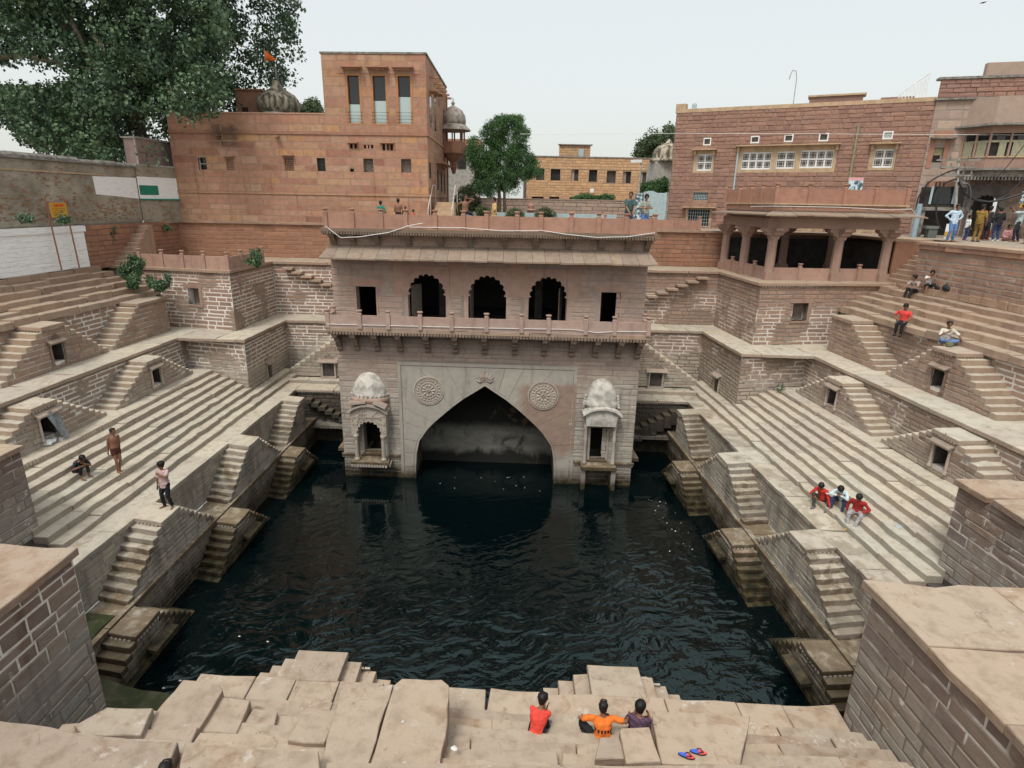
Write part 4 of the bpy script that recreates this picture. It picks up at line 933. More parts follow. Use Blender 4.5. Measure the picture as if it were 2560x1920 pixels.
# cornice under the roof parapet
mb = MB(); mb.box(-6.85, 6.85, 25.15, YF + .2, -1.3, -1.17); mb.box(-6.78, 6.78, 25.25, YF, -1.44, -1.3); mb.build("cornice", M_CARVED, PAV)
frieze(PAV, [(-6.85, 25.2), (6.85, 25.2)], -1.3, M_CARVED, .12, .085, .115, .05)
for x in (-6.5, -5.65, -4.63, -3.31, -1.95, -.72, .72, 2.0, 3.35, 4.7, 5.8, 6.6): bracket(x, 25.32, YF, -1.44, -1.9, w=.10)
railing(PAV, [(-6.62, 25.28), (6.7, 25.28)], -1.17, .59, .80, step=1.13)
T = thing("red_railing", "short red panel railing on the street wall right of the pavilion roof", "railing", (9.5, 37.2, ST))
railing(T, [(6.9, 37.3), (12.65, 37.3)], -1.42, .55, .78, step=1.5)
slab_row(PAV, 'x', -6.6, 6.6, 25.5, 31.5, -1.25, .15, 2.4, M_NEAR, "roof_slab", .01); slab_row(PAV, 'x', -6.6, 6.6, 31.5, 37.4, -1.25, .15, 2.4, M_NEAR, "roof_slab", .01)
# side walls of the pavilion body
wall(PAV, (-6.70, 37.3), (-6.70, 26.3), WZ - .5, -1.4, M_FACADE, M_MORTAR_F, .4, 1.0, bricks=False, corename="side_wall"); wall(PAV, (6.70, 26.3), (6.70, 37.3), WZ - .5, -1.4, M_FACADE, M_MORTAR_F, .4, 1.0, bricks=False, corename="side_wall")
# white conduit pipes
M_PIPE = simple("white_conduit", (.70, .70, .68), .5, .05)
def pipe(name, pts, label, r=.015, warp=True, m=None):
    mb = MB(warp); mb.tube(pts, r, 5); o = mb.build(name, m or M_PIPE); tag(o, label, "pipe"); return o
pipe("conduit_pipe", [(-6.78, 24.86, -5.18), (0, 24.86, -5.17), (3.6, 24.86, -5.13), (4.6, 24.86, -5.24), (5.3, 24.86, -5.17), (6.72, 24.86, -5.14)], "thin white pipe running along the front of the pavilion balcony")
pipe("conduit_pipe", [(-6.6, 25.1, -1.1), (-6.0, 25.08, -1.55), (-5.2, 25.08, -1.5), (-4.0, 25.1, -1.3), (-3.2, 25.12, -1.02), (-2.6, 25.12, -.9)], "sagging white pipe at the left end of the roof parapet")
pipe("conduit_pipe", [(-3.3, 25.14, -1.07), (-1.0, 25.14, -1.06), (.7, 25.14, -1.15), (2.2, 25.13, -1.1), (3.1, 25.1, -1.22), (4.4, 25.08, -1.33), (5.6, 25.08, -1.28), (6.7, 25.1, -1.1)], "long white pipe sagging along the roof parapet of the pavilion")

# ------------------------------------------------------------------ the two projecting shrines on the pavilion front
def shrine_box(T, x0, x1, y0, y1, z0, z1, nm, m=M_CARVED): mb = MB(); mb.box(x0, x1, y0, y1, z0, z1); return mb.build(nm, m, T)
# left shrine: cusped carved arch on columns, bulging roof
T = thing("shrine_balcony", "carved projecting shrine with cusped arch and rounded roof left of the big arch", "shrine", (-5.33, 25.3, -12))
cx = -5.33
mb = MB(); mb.plate([(cx - .80, -10.45), (cx - .58, -10.45)] + cusped(cx, .58, -10.42, -9.75, 9, amp=.12) + [(cx + .58, -10.45), (cx + .80, -10.45), (cx + .80, -9.3), (cx + .45, -9.1), (cx, -9.02), (cx - .45, -9.1), (cx - .80, -9.3)], [], 25.22, 25.36); mb.build("carved_arch", M_CARVED, T)
mb = MB()
for i in range(110):
    x_, z_ = cx + random.uniform(-.74, .74), random.uniform(-10.4, -9.2)
    if ((x_ - cx) / .62) ** 2 + ((z_ + 10.42) / .78) ** 2 < 1: continue
    a = random.uniform(0, pi); r = random.uniform(.04, .075)
    mb.add([(x_ - r * cos(a), 25.215, z_ - r * sin(a)), (x_ + r * .4 * sin(a), 25.2, z_ - r * .4 * cos(a)), (x_ + r * cos(a), 25.215, z_ + r * sin(a)), (x_ - r * .4 * sin(a), 25.2, z_ + r * .4 * cos(a)), (x_, 25.165, z_)], [(0, 1, 4), (1, 2, 4), (2, 3, 4), (3, 0, 4)])
mb.build("carved_scrolls", M_CARVED, T, stuff=True)
shrine_box(T, cx - .55, cx + .55, 25.19, 25.24, -9.58, -9.52, "arch_moulding")
for sx in (-1, 1):
    shrine_box(T, cx + sx * .66, cx + sx * .80, 25.37, YF, -10.45, -9.1, "side_panel", M_FACADE)
    mb = MB(); mb.lathe([(.13, 0), (.13, .1), (.09, .14), (.085, .2), (.10, .3), (.075, 1.0), (.085, 1.1), (.12, 1.2), (.13, 1.28)], (cx + sx * .62, 25.26, -11.72), 10); mb.build("column", M_CARVED, T, smooth=True)
    mb = MB(); mb.lathe([(.09, 0), (.07, .2), (.06, 1.1), (.1, 1.28)], (cx + sx * .70, 25.7, -11.72), 8); mb.build("pilaster", M_CARVED, T, smooth=True)
mb = MB()
pts = [(-.9, -9.36), (-.6, -9.15), (-.3, -9.04), (0, -9.0), (.3, -9.04), (.6, -9.15), (.9, -9.36)]
mb.plate([(cx + a, b) for a, b in pts] + [(cx + a, b + .1) for a, b in pts[::-1]], [], 25.08, YF); mb.build("curved_eave", M_CARVED, T)
mb = MB(); mb.obox((cx - .45, 25.25, -8.84), (.40, 0, .05), (0, .22, 0), (-.01, 0, .045)); mb.build("broken_eave", M_CARVED, T)
mb = MB(); mb.obox((cx + .58, 25.2, -8.88), (.27, 0, -.13), (0, .22, 0), (.03, 0, .05)); mb.build("broken_eave", M_CARVED, T)
mb = MB(); mb.lathe([(.84, 0), (.83, .3), (.78, .62), (.65, .98), (.45, 1.28), (.22, 1.43), (.0, 1.47)], (cx, YF, -9.02), 18, pi, 2 * pi, 1.0, .62); mb.build("rounded_roof", M_LIME, T, smooth=True)
mb = MB(); mb.lathe([(.9, 0), (.88, .14), (.855, .22)], (cx, YF, -8.9), 16, pi, 2 * pi, 1.0, .68); mb.build("roof_band", M_PANEL, T, smooth=True)
mb = MB()
for i in range(13):
    a = pi + pi * (i + .5) / 13; mb.lathe([(.05, 0), (.04, .06), (.0, .09)], (cx + .84 * cos(a), YF + .55 * sin(a), -8.58 + random.uniform(-.01, .01)), 5)
mb.build("roof_fringe", M_LIME, T, stuff=True)
mb = MB(); slab_mb(mb, [(cx - .88, 25.05), (cx + .88, 25.05), (cx + .80, YF), (cx - .80, YF)], -11.85, -11.72, .008); mb.build("balcony_floor", M_STEP, T)
frieze(T, [(cx - .85, YF), (cx - .88, 25.08), (cx + .88, 25.08), (cx + .85, YF)], -11.85, M_CARVED, .13, .10, .13, .05)
shrine_box(T, cx - .75, cx + .75, 25.2, YF, -12.05, -11.86, "balcony_base")
for z_ in (-11.62, -11.5): shrine_box(T, cx - .42, cx + .42, YF - (.12 if z_ < -11.55 else .05), YF, z_, z_ + .1, "door_step", M_STEP)
shrine_box(T, -5.8, -5.72, 25.74, 25.85, -11.5, -10.0, "door_jamb"); shrine_box(T, -4.92, -4.84, 25.74, 25.85, -11.5, -10.0, "door_jamb")
# right shrine: plain lintel, domed roof
T = thing("shrine_balcony", "projecting shrine with rectangular opening and pale dome right of the big arch", "shrine", (5.12, 25.3, -12))
cx = 5.12
mb = MB(); mb.plate([(cx - .66, -9.62), (cx + .62, -9.62), (cx + .74, -9.05), (cx + .4, -8.9), (cx, -8.83), (cx - .4, -8.9), (cx - .72, -9.08)], [], 25.22, 25.40); mb.build("plain_lintel", M_LIME, T)
for sx in (-1, 1): shrine_box(T, cx + sx * .60, cx + sx * .74, 25.41, YF, -9.62, -9.0, "side_panel", M_FACADE)
mb = MB(); pts = [(-.84, -9.12), (-.55, -8.92), (-.25, -8.82), (0, -8.8), (.28, -8.82), (.58, -8.92), (.86, -9.12)]
mb.plate([(cx + a, b) for a, b in pts] + [(cx + a, b + .09) for a, b in pts[::-1]], [], 25.08, YF); mb.build("curved_eave", M_LIME, T)
mb = MB(); mb.lathe([(.76, 0), (.76, .22), (.70, .3), (.68, .5), (.58, .85), (.40, 1.12), (.18, 1.27), (.0, 1.3)], (cx, YF, -8.82), 18, pi, 2 * pi, 1.0, .62); mb.build("dome_roof", M_LIME, T, smooth=True)
for sx in (-1, 1):
    mb = MB()
    for i in range(5): mb.obox((cx + sx * (.78 - .02 * i), 25.66, -8.82 + .13 * i), (.05, 0, 0), (0, .05, 0), (0, 0, .045))
    mb.build("dome_crockets", M_LIME, T, stuff=True)
    mb = MB(); mb.lathe([(.11, 0), (.10, .12), (.075, .16), (.065, 1.1), (.09, 1.3), (.065, 1.35), (.07, 1.75), (.1, 1.95)], (cx + sx * .64, 25.42, -11.57), 9); mb.build("column", M_CARVED, T, smooth=True)
shrine_box(T, cx - .47, cx - .38, 25.72, 25.85, -11.5, -9.8, "door_jamb"); shrine_box(T, cx + .36, cx + .45, 25.72, 25.85, -11.5, -9.8, "door_jamb"); shrine_box(T, cx - .47, cx + .45, 25.70, 25.85, -9.86, -9.76, "door_head")
mb = MB(); slab_mb(mb, [(cx - .82, 25.1), (cx + .80, 25.1), (cx + .76, YF), (cx - .78, YF)], -11.74, -11.57, .01); mb.build("balcony_floor", M_STEP, T)
for sx in (-1, 1): shrine_box(T, cx + sx * .58, cx + sx * .78, 25.25, YF, WZ - .4, -11.75, "support_pier")
for z_ in (-11.56, -11.46): shrine_box(T, cx - .45, cx + .42, YF - (.14 if z_ < -11.5 else .05), YF, z_, z_ + .09, "door_step", M_STEP)

# ================================================================== railing on the left bastion, open pavilion on the right
T = thing("red_railing", "red sandstone panel railing on top of the left corner bastion", "railing", (-15, 30, UZ))
railing(T, [(-18.6, 30.95), (-13.42, 30.1), (-13.38, 33.9)], UZ, .66, .92, step=1.25)
T = thing("open_pavilion", "open red sandstone pavilion with columns, flat roof and parapet on the right bastion", "pavilion", (17, 33, UZ))
def column(x, y, z0=UZ, zt=-1.02, w=.19, m=M_COLUMN):
    mb = MB(); mb.box(x - w * 1.35, x + w * 1.35, y - w * 1.35, y + w * 1.35, z0, z0 + .34); mb.box(x - w * 1.2, x + w * 1.2, y - w * 1.2, y + w * 1.2, z0 + .34, z0 + .4)
    mb.lathe([(w * 1.3, .4), (w * 1.2, .6), (w * 1.12, zt - z0 - .5), (w * 1.3, zt - z0 - .42)], (x, y, z0), 8, pi / 8, 2 * pi + pi / 8)
    col_ = mb.build("column", m, T)
    mb = MB()
    for ax in (0, 1):
        pr = [(-.62, zt), (.62, zt), (.62, zt - .13), (.46, zt - .2), (.4, zt - .33), (.25, zt - .38), (.2, zt - .55), (-.2, zt - .55), (-.25, zt - .38), (-.4, zt - .33), (-.46, zt - .2), (-.62, zt - .13)][::-1]
        fn = (lambda u, z, d: (x + u, y + d, z)) if ax == 0 else (lambda u, z, d: (x - d, y + u, z))
        if ax == 1: pr = [(u, z + .003) for u, z in pr]
        mb.plate(pr, [], -w * .95, w * .95, fn)
    mb.build("capital", m, col_)
FX0, FX1, FY0, FY1 = 14.0, 20.3, 30.8, 36.6
for x, y in ((14.3, 31.35), (17.7, 31.55), (20.2, 31.7), (14.05, 33.8), (14.0, 36.3), (17.4, 36.2), (20.2, 36.3)): column(x, y)
mb = MB(); mb.prism([(13.95, 31.1), (20.5, 31.5), (20.5, 31.9), (13.95, 31.5)], -1.02, -.55); mb.build("beam", M_COLUMN, T)
mb = MB(); mb.prism([(13.85, 31.12), (14.25, 31.12), (14.2, 36.6), (13.8, 36.6)], -1.018, -.553); mb.build("beam", M_COLUMN, T)
mb = MB(); mb.prism([(20.05, 31.5), (20.45, 31.5), (20.45, 36.6), (20.05, 36.6)], -1.016, -.616); mb.build("beam", M_COLUMN, T)
mb = MB(); mb.prism([(13.8, 36.2), (20.4, 36.2), (20.4, 36.55), (13.8, 36.55)], -1.014, -.614); mb.build("beam", M_COLUMN, T)
mb = MB(); mb.prism([(13.9, 31.0), (20.4, 31.45), (20.4, 36.5), (13.9, 36.5)], -.54, -.2); mb.build("roof_slab", M_COLUMN, T)
x = 13.15                                  # front eave slabs
while x < 21.2:
    x2 = min(21.2, x + random.uniform(.6, .95)); yy = lambda q: 29.98 + (q - 13.15) * .09; j = random.uniform(-.02, .02)
    mb = MB(); i0, i1 = max(13.9, x), min(20.5, x2) - .01
    if i1 <= i0: i1 = i0 + .02 if x < 15 else i1; i0 = min(i0, i1 - .02)
    mb.add([(x, yy(x), -.42 + j), (x2 - .01, yy(x2), -.42 + j), (i1, yy(i1) + .85, -.24), (i0, yy(i0) + .85, -.24), (x, yy(x), -.36 + j), (x2 - .01, yy(x2), -.36 + j), (i1, yy(i1) + .85, -.18), (i0, yy(i0) + .85, -.18)], [(3, 2, 1, 0), (4, 5, 6, 7), (0, 1, 5, 4), (1, 2, 6, 5), (2, 3, 7, 6), (3, 0, 4, 7)])
    mb.build("eave_slab", M_EAVE, T); x = x2
y = 30.0
while y < 36.8:
    y2 = min(36.8, y + random.uniform(.7, 1.0)); j = random.uniform(-.02, .02); i0 = max(y, 30.75)
    mb = MB(); mb.add([(13.1, y, -.40 + j), (13.1, y2 - .01, -.40 + j), (13.93, y2 - .01, -.31), (13.93, i0, -.31), (13.1, y, -.34 + j), (13.1, y2 - .01, -.34 + j), (13.93, y2 - .01, -.25), (13.93, i0, -.25)], [(0, 1, 2, 3), (7, 6, 5, 4), (0, 4, 5, 1), (1, 5, 6, 2), (2, 6, 7, 3), (3, 7, 4, 0)])
    mb.build("eave_slab", M_EAVE, T); y = y2
P, L = wall(T, (13.85, 30.7), (20.45, 31.28), -.2, .1, M_PANEL, M_MORTAR_F, .3, .7, .03, thick=.3)
wall(T, (13.85, 36.5), (13.85, 30.7), -.2, .1, M_PANEL, M_MORTAR_F, .3, .7, .03, thick=.3)
mb = MB(); mb.prism([(13.75, 30.58), (20.55, 31.18), (20.55, 36.6), (13.75, 36.6)], .1, .17); mb.build("roof_string", M_TRIM, T)
railing(T, [(13.9, 36.4), (13.9, 30.75), (20.42, 31.33)], .17, .68, .92, step=1.5)
railing(T, [(14.0, 36.3), (14.05, 33.8), (14.3, 31.4), (17.7, 31.6), (20.2, 31.75)], UZ, .62, .85, n=2)
wall(T, (13.9, 36.45), (20.4, 36.45), UZ, -1.75, M_REDLOW, M_SHADE_BLACK, .3, .8, bricks=False, corename="back_wall")
pipe("conduit_pipe", [(13.7, 33, -.02), (13.72, 30.6, .02), (17, 30.75, .02), (19.5, 31, -.06), (20.6, 31.1, 0), (21.2, 31.3, -.45)], "white pipe round the roof edge of the open right pavilion")
# ================================================================== buildings round the well
t = NT("dark_window_glass"); M_GLASS = t.finish((.02, .024, .026), .08, spec=.5)
t = NT("frosted_glass"); M_FROST = t.finish((.42, .53, .53), .35, spec=.4)
M_FRAME = simple("orange_brown_window_wood", (.40, .19, .085), .6, .12, 9)
M_WFRAME = simple("white_window_paint", (.72, .74, .73), .5, .05)
M_IRON = simple("dark_iron", (.04, .04, .042), .5, .1)
M_GREEN = simple("green_paint", (.02, .20, .13), .6, .1)
M_PINK = simple("mauve_plaster_wall", (.37, .27, .25), .85, .1, 3)
M_CONC = simple("grey_concrete", (.36, .35, .32), .9, .2, 4)
M_CAP = simple("lichen_dark_coping", (.20, .19, .17), .95, .35, 4, .4)
M_TIN = simple("blue_grey_tin", (.38, .48, .50), .5, .08)

def lbox(mb, P, u0, u1, z0, z1, d0, d1):
    """box on a wall frame P(u,z,d): d is distance in front of the wall"""
    mb.add([P(u0, z0, d1), P(u1, z0, d1), P(u1, z0, d0), P(u0, z0, d0), P(u0, z1, d1), P(u1, z1, d1), P(u1, z1, d0), P(u0, z1, d0)],
           [(3, 2, 1, 0), (4, 5, 6, 7), (0, 1, 5, 4), (1, 2, 6, 5), (2, 3, 7, 6), (3, 0, 4, 7)])
def lpart(T, P, u0, u1, z0, z1, d0, d1, nm, m): mb = MB(False); lbox(mb, P, u0, u1, z0, z1, d0, d1); return mb.build(nm, m, T)

T = thing("red_building", "tall red sandstone building with three long windows in its upper tower", "building", (-12, 40, -1.7))
KX = 1 + .0036 * (30 - 37.45); X0 = -20.1
hx = lambda x: (x - X0) * KX
sq = [(-8.82, -8.38, 2.87, 3.13, 2), (-7.96, -7.37, 2.89, 3.10, 3), (-6.81, -6.15, 2.8, 3.15, 3)]
wins = [(-8.03, -7.41, 1.54, 2.32, 'wood'), (-5.69, -5.07, 1.53, 2.33, 'wood'), (-8.89, -8.64, 1.5, 1.75, 'dark'), (-18.47, -17.95, 1.47, 2.24, 'grey'), (-16.68, -16.22, 1.54, 2.18, 'jali'), (-12.99, -12.43, 1.55, 2.29, 'jali'), (-10.94, -10.42, 1.54, 2.32, 'bars')]
hl = [(hx(a), hx(b), c, d) for a, b, c, d, _ in wins + sq]
P, L = wall(T, (X0, 37.45), (-4.05, 37.45), ST, .20, M_REDB, M_JOINT, .36, 1.25, .014, relief=.004, flat=True)
P, L = wall(T, (X0, 37.45), (-4.05, 37.45), .34, 3.62, M_REDB, M_JOINT, .41, 1.25, .014, holes=hl, relief=.004, flat=True)
for z0, z1, d in ((.20, .27, .06), (.27, .34, .02), (3.62, 3.76, .07)): lpart(T, P, -.05, L + (.05 if z0 > 1 else 0), z0, z1, -.3, d, "string_course", M_REDB)
PL, LL = wall(T, (X0, 37.45), (-10.25, 37.45), 3.76, 4.72, M_REDB, M_JOINT, .42, 1.2, .014, relief=.004, flat=True)
lpart(T, PL, 0, LL, 4.72, 4.80, -.35, .03, "coping", M_REDB)
tw = [(-8.88, -7.94), (-7.36, -6.36), (-5.85, -4.87)]
ht = [((a + 10.25) * KX, (b + 10.25) * KX, 4.18, 6.9) for a, b in tw]
PT, LT = wall(T, (-10.25, 37.45), (-4.05, 37.45), 3.76, 7.92, M_REDB, M_JOINT, .46, 1.1, .014, holes=ht, relief=.004, flat=True)
lpart(T, PT, -.06, LT + .06, 7.92, 8.02, -.5, .05, "coping", M_CAP)
for i, (u0, u1, z0, z1) in enumerate(ht):
    fr = lpart(T, PT, u0, u1, z0, z0 + .09, -.3, .01, "window_frame", M_FRAME)
    mb = MB(False); lbox(mb, PT, u0, u0 + .12, z0 + .09, z1, -.3, .01); lbox(mb, PT, u1 - .12, u1, z0 + .09, z1, -.3, .01); lbox(mb, PT, u0 + .12, u1 - .12, z1 - .1, z1, -.3, .01); mb.build("frame_sides", M_FRAME, fr)
    zm = (5.30, 5.50, 5.72)[i]
    lpart(fr, PT, u0 + .12, u1 - .12, zm, z1 - .1, -.22, -.18, "window_pane", M_GLASS); lpart(fr, PT, u0 + .12, u1 - .12, z0 + .09, zm, -.20, -.16, "frosted_pane", M_FROST)
    mb = MB(False)
    for k in range(4): lbox(mb, PT, u0, u1, 4.32 + k * .18, 4.335 + k * .18, .02, .035)
    mb.build("window_bars", M_IRON, fr)
    lpart(T, PT, u0 - .14, u1 + .12, 7.16, 7.24, .0, .5, "window_hood", M_REDB)
    lpart(T, PT, u0 + .08, u1 - .1, 7.08, 7.16, .0, .25, "hood_bracket", M_REDB)
for x0, x1 in ((-9.25, -8.9), (-7.92, -7.38), (-6.34, -5.87), (-4.85, -4.4)): lpart(T, PT, (x0 + 10.25) * KX, (x1 + 10.25) * KX, 6.9, 7.0, 0, .03, "window_lintel", M_REDB)
for a, b, c, d, kind in wins:
    u0, u1 = hx(a), hx(b)
    bk = lpart(T, P, u0, u1, c, d, -.3, -.26, "window", M_GLASS if kind != 'wood' else M_WOOD)
    mb = MB(False)
    if kind == 'wood':
        for k in range(1, 6): lbox(mb, P, u0 + (u1 - u0) * k / 6 - .01, u0 + (u1 - u0) * k / 6 + .01, c, d, -.26, -.24)
        lbox(mb, P, u0, u1, (c + d) / 2 - .03, (c + d) / 2 + .03, -.26, -.23)
    elif kind == 'jali':
        n = 6
        for i in range(n + 1):
            uu = u0 + (u1 - u0) * i / n; lbox(mb, P, uu - .013, uu + .013, c, d, -.1, -.06)
            zz = c + (d - c) * i / n; lbox(mb, P, u0, u1, zz - .013, zz + .013, -.1, -.055)
        lpart(T, P, u0 - .1, u1 + .1, d + .12, d + .17, 0, .3, "window_hood", M_REDB)
    elif kind == 'bars':
        for i in range(1, 7): uu = u0 + (u1 - u0) * i / 7; lbox(mb, P, uu - .008, uu + .008, c, d, -.1, -.08)
        lbox(mb, P, u0, u1, (c + d) / 2, (c + d) / 2 + .03, -.1, -.07)
    elif kind == 'grey':
        lbox(mb, P, u0, u1, c + (d - c) * .52, c + (d - c) * .58, -.2, -.1); lbox(mb, P, u0, u0 + .05, c, d, -.2, -.1); lbox(mb, P, u1 - .05, u1, c, d, -.2, -.1)
    else: lbox(mb, P, u0, u1, c - .03, c, -.2, .02)
    mb.build("window_grille", {'grey': M_CONC, 'bars': M_IRON, 'wood': M_WOOD, 'jali': M_REDB}.get(kind, M_REDB), bk)
    if kind in ('bars', 'grey', 'wood'):
        mb = MB(False); lbox(mb, P, u0 - .05, u0, c - .05, d + .05, -.1, .012); lbox(mb, P, u1, u1 + .05, c - .05, d + .05, -.1, .012); lbox(mb, P, u0, u1, d, d + .05, -.1, .012); mb.build("window_surround", M_REDB, bk)
for a, b, c, d, n in sq:
    u0, u1 = hx(a), hx(b); bk = lpart(T, P, u0, u1, c, d, -.3, -.26, "vent_opening", M_SHADE_BLACK)
    for i in range(1, n): lpart(bk, P, u0 + (u1 - u0) * i / n - .05, u0 + (u1 - u0) * i / n + .05, c, d, -.26, -.02, "vent_mullion", M_REDB)
    if n == 3 and a > -7 or n == 2: lpart(T, P, u0 - .12, u1 + .1, d + .03, d + .10, 0, .25, "window_hood", M_REDB)
for x in (-16.9, -13.25): lpart(T, P, hx(x) - .12, hx(x) + .12, 3.42, 3.52, 0, .35, "waterspout", M_REDB)
# right flank
PS, LS = wall(T, (-4.05, 37.45), (-4.05, 47.9), ST, 7.92, M_REDB, M_JOINT, .44, 1.1, .014, relief=.004, flat=True)
for z0, z1 in ((.2, .34), (3.62, 3.76)): lpart(T, PS, 0, LS, z0, z1, 0, .06, "string_course", M_REDB)
lpart(T, PS, 0, LS, 7.92, 8.02, -.3, .06, "coping", M_CAP)
for u in (1.6, 3.6, 5.0, 6.4, 7.8, 9.2): lpart(T, PS, u, u + .16, 7.0, 7.12, 0, .5, "beam_end", M_REDB)
for u, z0, z1 in ((1.2, 4.3, 6.0), (3.4, 4.3, 6.2)):
    lpart(T, PS, u, u + .8, z0, z1, 0, .012, "window", M_GLASS); lpart(T, PS, u - .15, u + .95, z1 + .2, z1 + .3, 0, .5, "window_hood", M_REDB)
for u, z0, z1 in ((.5, 1.3, 2.2), (4.2, .7, 2.0), (6.2, .6, 1.9), (8.0, .5, 1.9)): lpart(T, PS, u, u + .7, z0, z1, 0, .012, "window", M_SHADE_BLACK)
lpart(T, PS, 3.9, 9.2, 2.35, 2.45, 0, .5, "window_hood", M_REDB)
mb = MB(False); c = PS(9.6, 0, .12); mb.tube([(c.x, c.y, -1.4), (c.x, c.y, 7.4)], .06, 7); mb.build("drain_pipe", M_PANEL, T)
mb = MB(); mb.box(-20.0, -4.15, 37.9, 47.7, 3.5, 3.7); mb.box(-10.2, -4.15, 37.9, 47.7, 7.75, 7.85); mb.box(-10.25, -10.15, 37.8, 47.7, 3.7, 7.85); mb.box(-20.1, -19.9, 37.8, 47.7, ST, 4.7); mb.build("roof", M_CONC, T)
# outside steps with handrail at the right foot
T = thing("entrance_stairs", "short outdoor stair with steel handrails at the right foot of the red building", "staircase", (-3.2, 38, ST))
for k in range(8): mb = MB(); mb.box(-3.9 + .03 * k, -2.55, 36.4 + .28 * k, 39.5, ST + .17 * k, ST + .17 * (k + 1)); mb.build("step", M_TRIM, T)
for x in (-3.95, -2.5):
    mb = MB(); mb.tube([(x, 36.3, ST), (x, 36.3, ST + .95), (x, 38.7, ST + 2.35), (x, 39.9, ST + 2.4), (x, 39.9, ST + 1.3)], .03, 6); mb.tube([(x, 37.5, ST + .6), (x, 37.5, ST + 1.65)], .022, 6); mb.build("handrail", simple("steel_rail", (.55, .5, .45), .35, .05), T)
# small oriel on the far right corner of the red building
M_DOME2 = simple("sooty_dome_plaster", (.27, .24, .21), .9, .4, 3, .5)
T = thing("oriel_balcony", "small domed oriel balcony on the far right corner of the red building", "balcony", (-3.3, 46, 2))
c = (-3.35, 46.3, 0)
mb = MB(); mb.lathe([(.1, 1.9), (.25, 2.3), (.3, 2.7), (.75, 3.2), (.95, 3.3), (.95, 3.5)], c, 8); mb.build("corbel", M_PANEL, T)
mb = MB(); mb.lathe([(.93, 3.5), (.93, 4.05), (.9, 4.1)], c, 8); mb.build("parapet", M_PANEL, T)
for k in range(8):
    a = 2 * pi * k / 8; mb = MB(); mb.tube([(c[0] + .85 * cos(a), c[1] + .85 * sin(a), 4.05), (c[0] + .85 * cos(a), c[1] + .85 * sin(a), 4.95)], .06, 6); mb.build("column", M_PANEL, T)
mb = MB(); mb.lathe([(.92, 4.8), (.95, 5.0), (1.35, 4.85), (1.3, 4.95), (.95, 5.25)], c, 16); mb.build("eave", M_DOME2, T)
mb = MB(); mb.lathe([(.95, 5.2), (.98, 5.5), (.92, 5.85), (.7, 6.2), (.35, 6.4), (.12, 6.5), (.1, 6.6), (.16, 6.68), (.05, 6.78), (.04, 7.0), (.0, 7.05)], c, 16); mb.build("dome", M_DOME2, T, smooth=True)
# ribbed temple dome with flag
T = thing("temple_dome", "ribbed weathered onion dome on the roof of the red building", "dome", (-14.55, 41, 4.6))
t = NT("streaked_dome_plaster"); pos = t.n("NewGeometry").outputs['Position']; n = t.noise(t.scaled(pos, (2.2, 2.2, .5)), 1.6, 5, .65)
M_DOME = t.finish(t.mix(t.rng(n, .42, .60), (.10, .09, .07), (.44, .39, .30)), .95, n, .6, .05)
prof = [(1.0, 0), (1.12, .1), (1.3, .3), (1.38, .6), (1.3, .9), (1.05, 1.2), (.7, 1.4), (.42, 1.55), (.3, 1.75), (.22, 2.0), (.0, 2.05)]
mb = MB(); N = 64; vs = []; fs = []
for r, z in prof:
    for k in range(N):
        a = 2 * pi * k / N; rr = r * (1 + .045 * (abs(sin(a * 10)) - .5) * (1 if r < 1.35 else 1)); vs.append((-14.55 + rr * cos(a), 41 + rr * sin(a), 5.1 + z))
for i in range(len(prof) - 1):
    for k in range(N): fs.append((i * N + k, i * N + (k + 1) % N, (i + 1) * N + (k + 1) % N, (i + 1) * N + k))
mb.add(vs, fs); mb.build("ribbed_dome", M_DOME, T, smooth=True)
mb = MB(); mb.lathe([(1.25, -.5), (1.25, .02), (1.1, .06)], (-14.55, 41, 5.1), 24); mb.build("drum", M_WASH, T)
mb = MB(); mb.lathe([(.1, 0), (.16, .1), (.06, .2), (.12, .35), (.04, .5), (.05, .8), (.0, 1.0)], (-14.55, 41, 7.1), 8); mb.build("finial", M_DOME, T, smooth=True)
T = thing("flag", "small orange pennant on a thin pole beside the temple dome", "flag", (-15.0, 40.6, 6))
mb = MB(); mb.tube([(-15.05, 40.5, 5.5), (-14.95, 40.5, 8.85)], .025, 5); mb.build("flag_pole", M_CONC, T)
mb = MB(); f0 = (-14.95, 40.5)
vs = []; fs = []
for i in range(5):
    tt = i / 4; h = .75 * (1 - tt) ** .9; x = f0[0] + .75 * tt; y = f0[1] + .06 * sin(tt * 7); z = 8.75 - .55 * tt
    vs += [(x, y, z), (x, y, z - h * .8 - .02), (x, y + .012, z), (x, y + .012, z - h * .8 - .02)]
for i in range(4): a, b = 4 * i, 4 * i + 4; fs += [(a + 1, b + 1, b, a), (a + 2, b + 2, b + 3, a + 3), (a, b, b + 2, a + 2), (a + 3, b + 3, b + 1, a + 1)]
mb.add(vs, fs); mb.build("flag_cloth", simple("orange_cloth", (.75, .16, .03), .8, .1), T, smooth=True)
T = thing("roof_house", "small plastered roof house between the dome and the big tree", "building", (-17, 42, 4.6))
mb = MB(); mb.box(-17.7, -15.9, 41.5, 44, 3.7, 6.6); mb.build("wall", M_PANEL, T); mb = MB(); mb.box(-17.8, -15.8, 41.4, 44.1, 6.6, 6.7); mb.build("roof", M_REDB, T); mb = MB(); mb.box(-17.3, -16.9, 41.45, 41.52, 4.4, 5.6); mb.build("doorway", M_SHADE_BLACK, T)

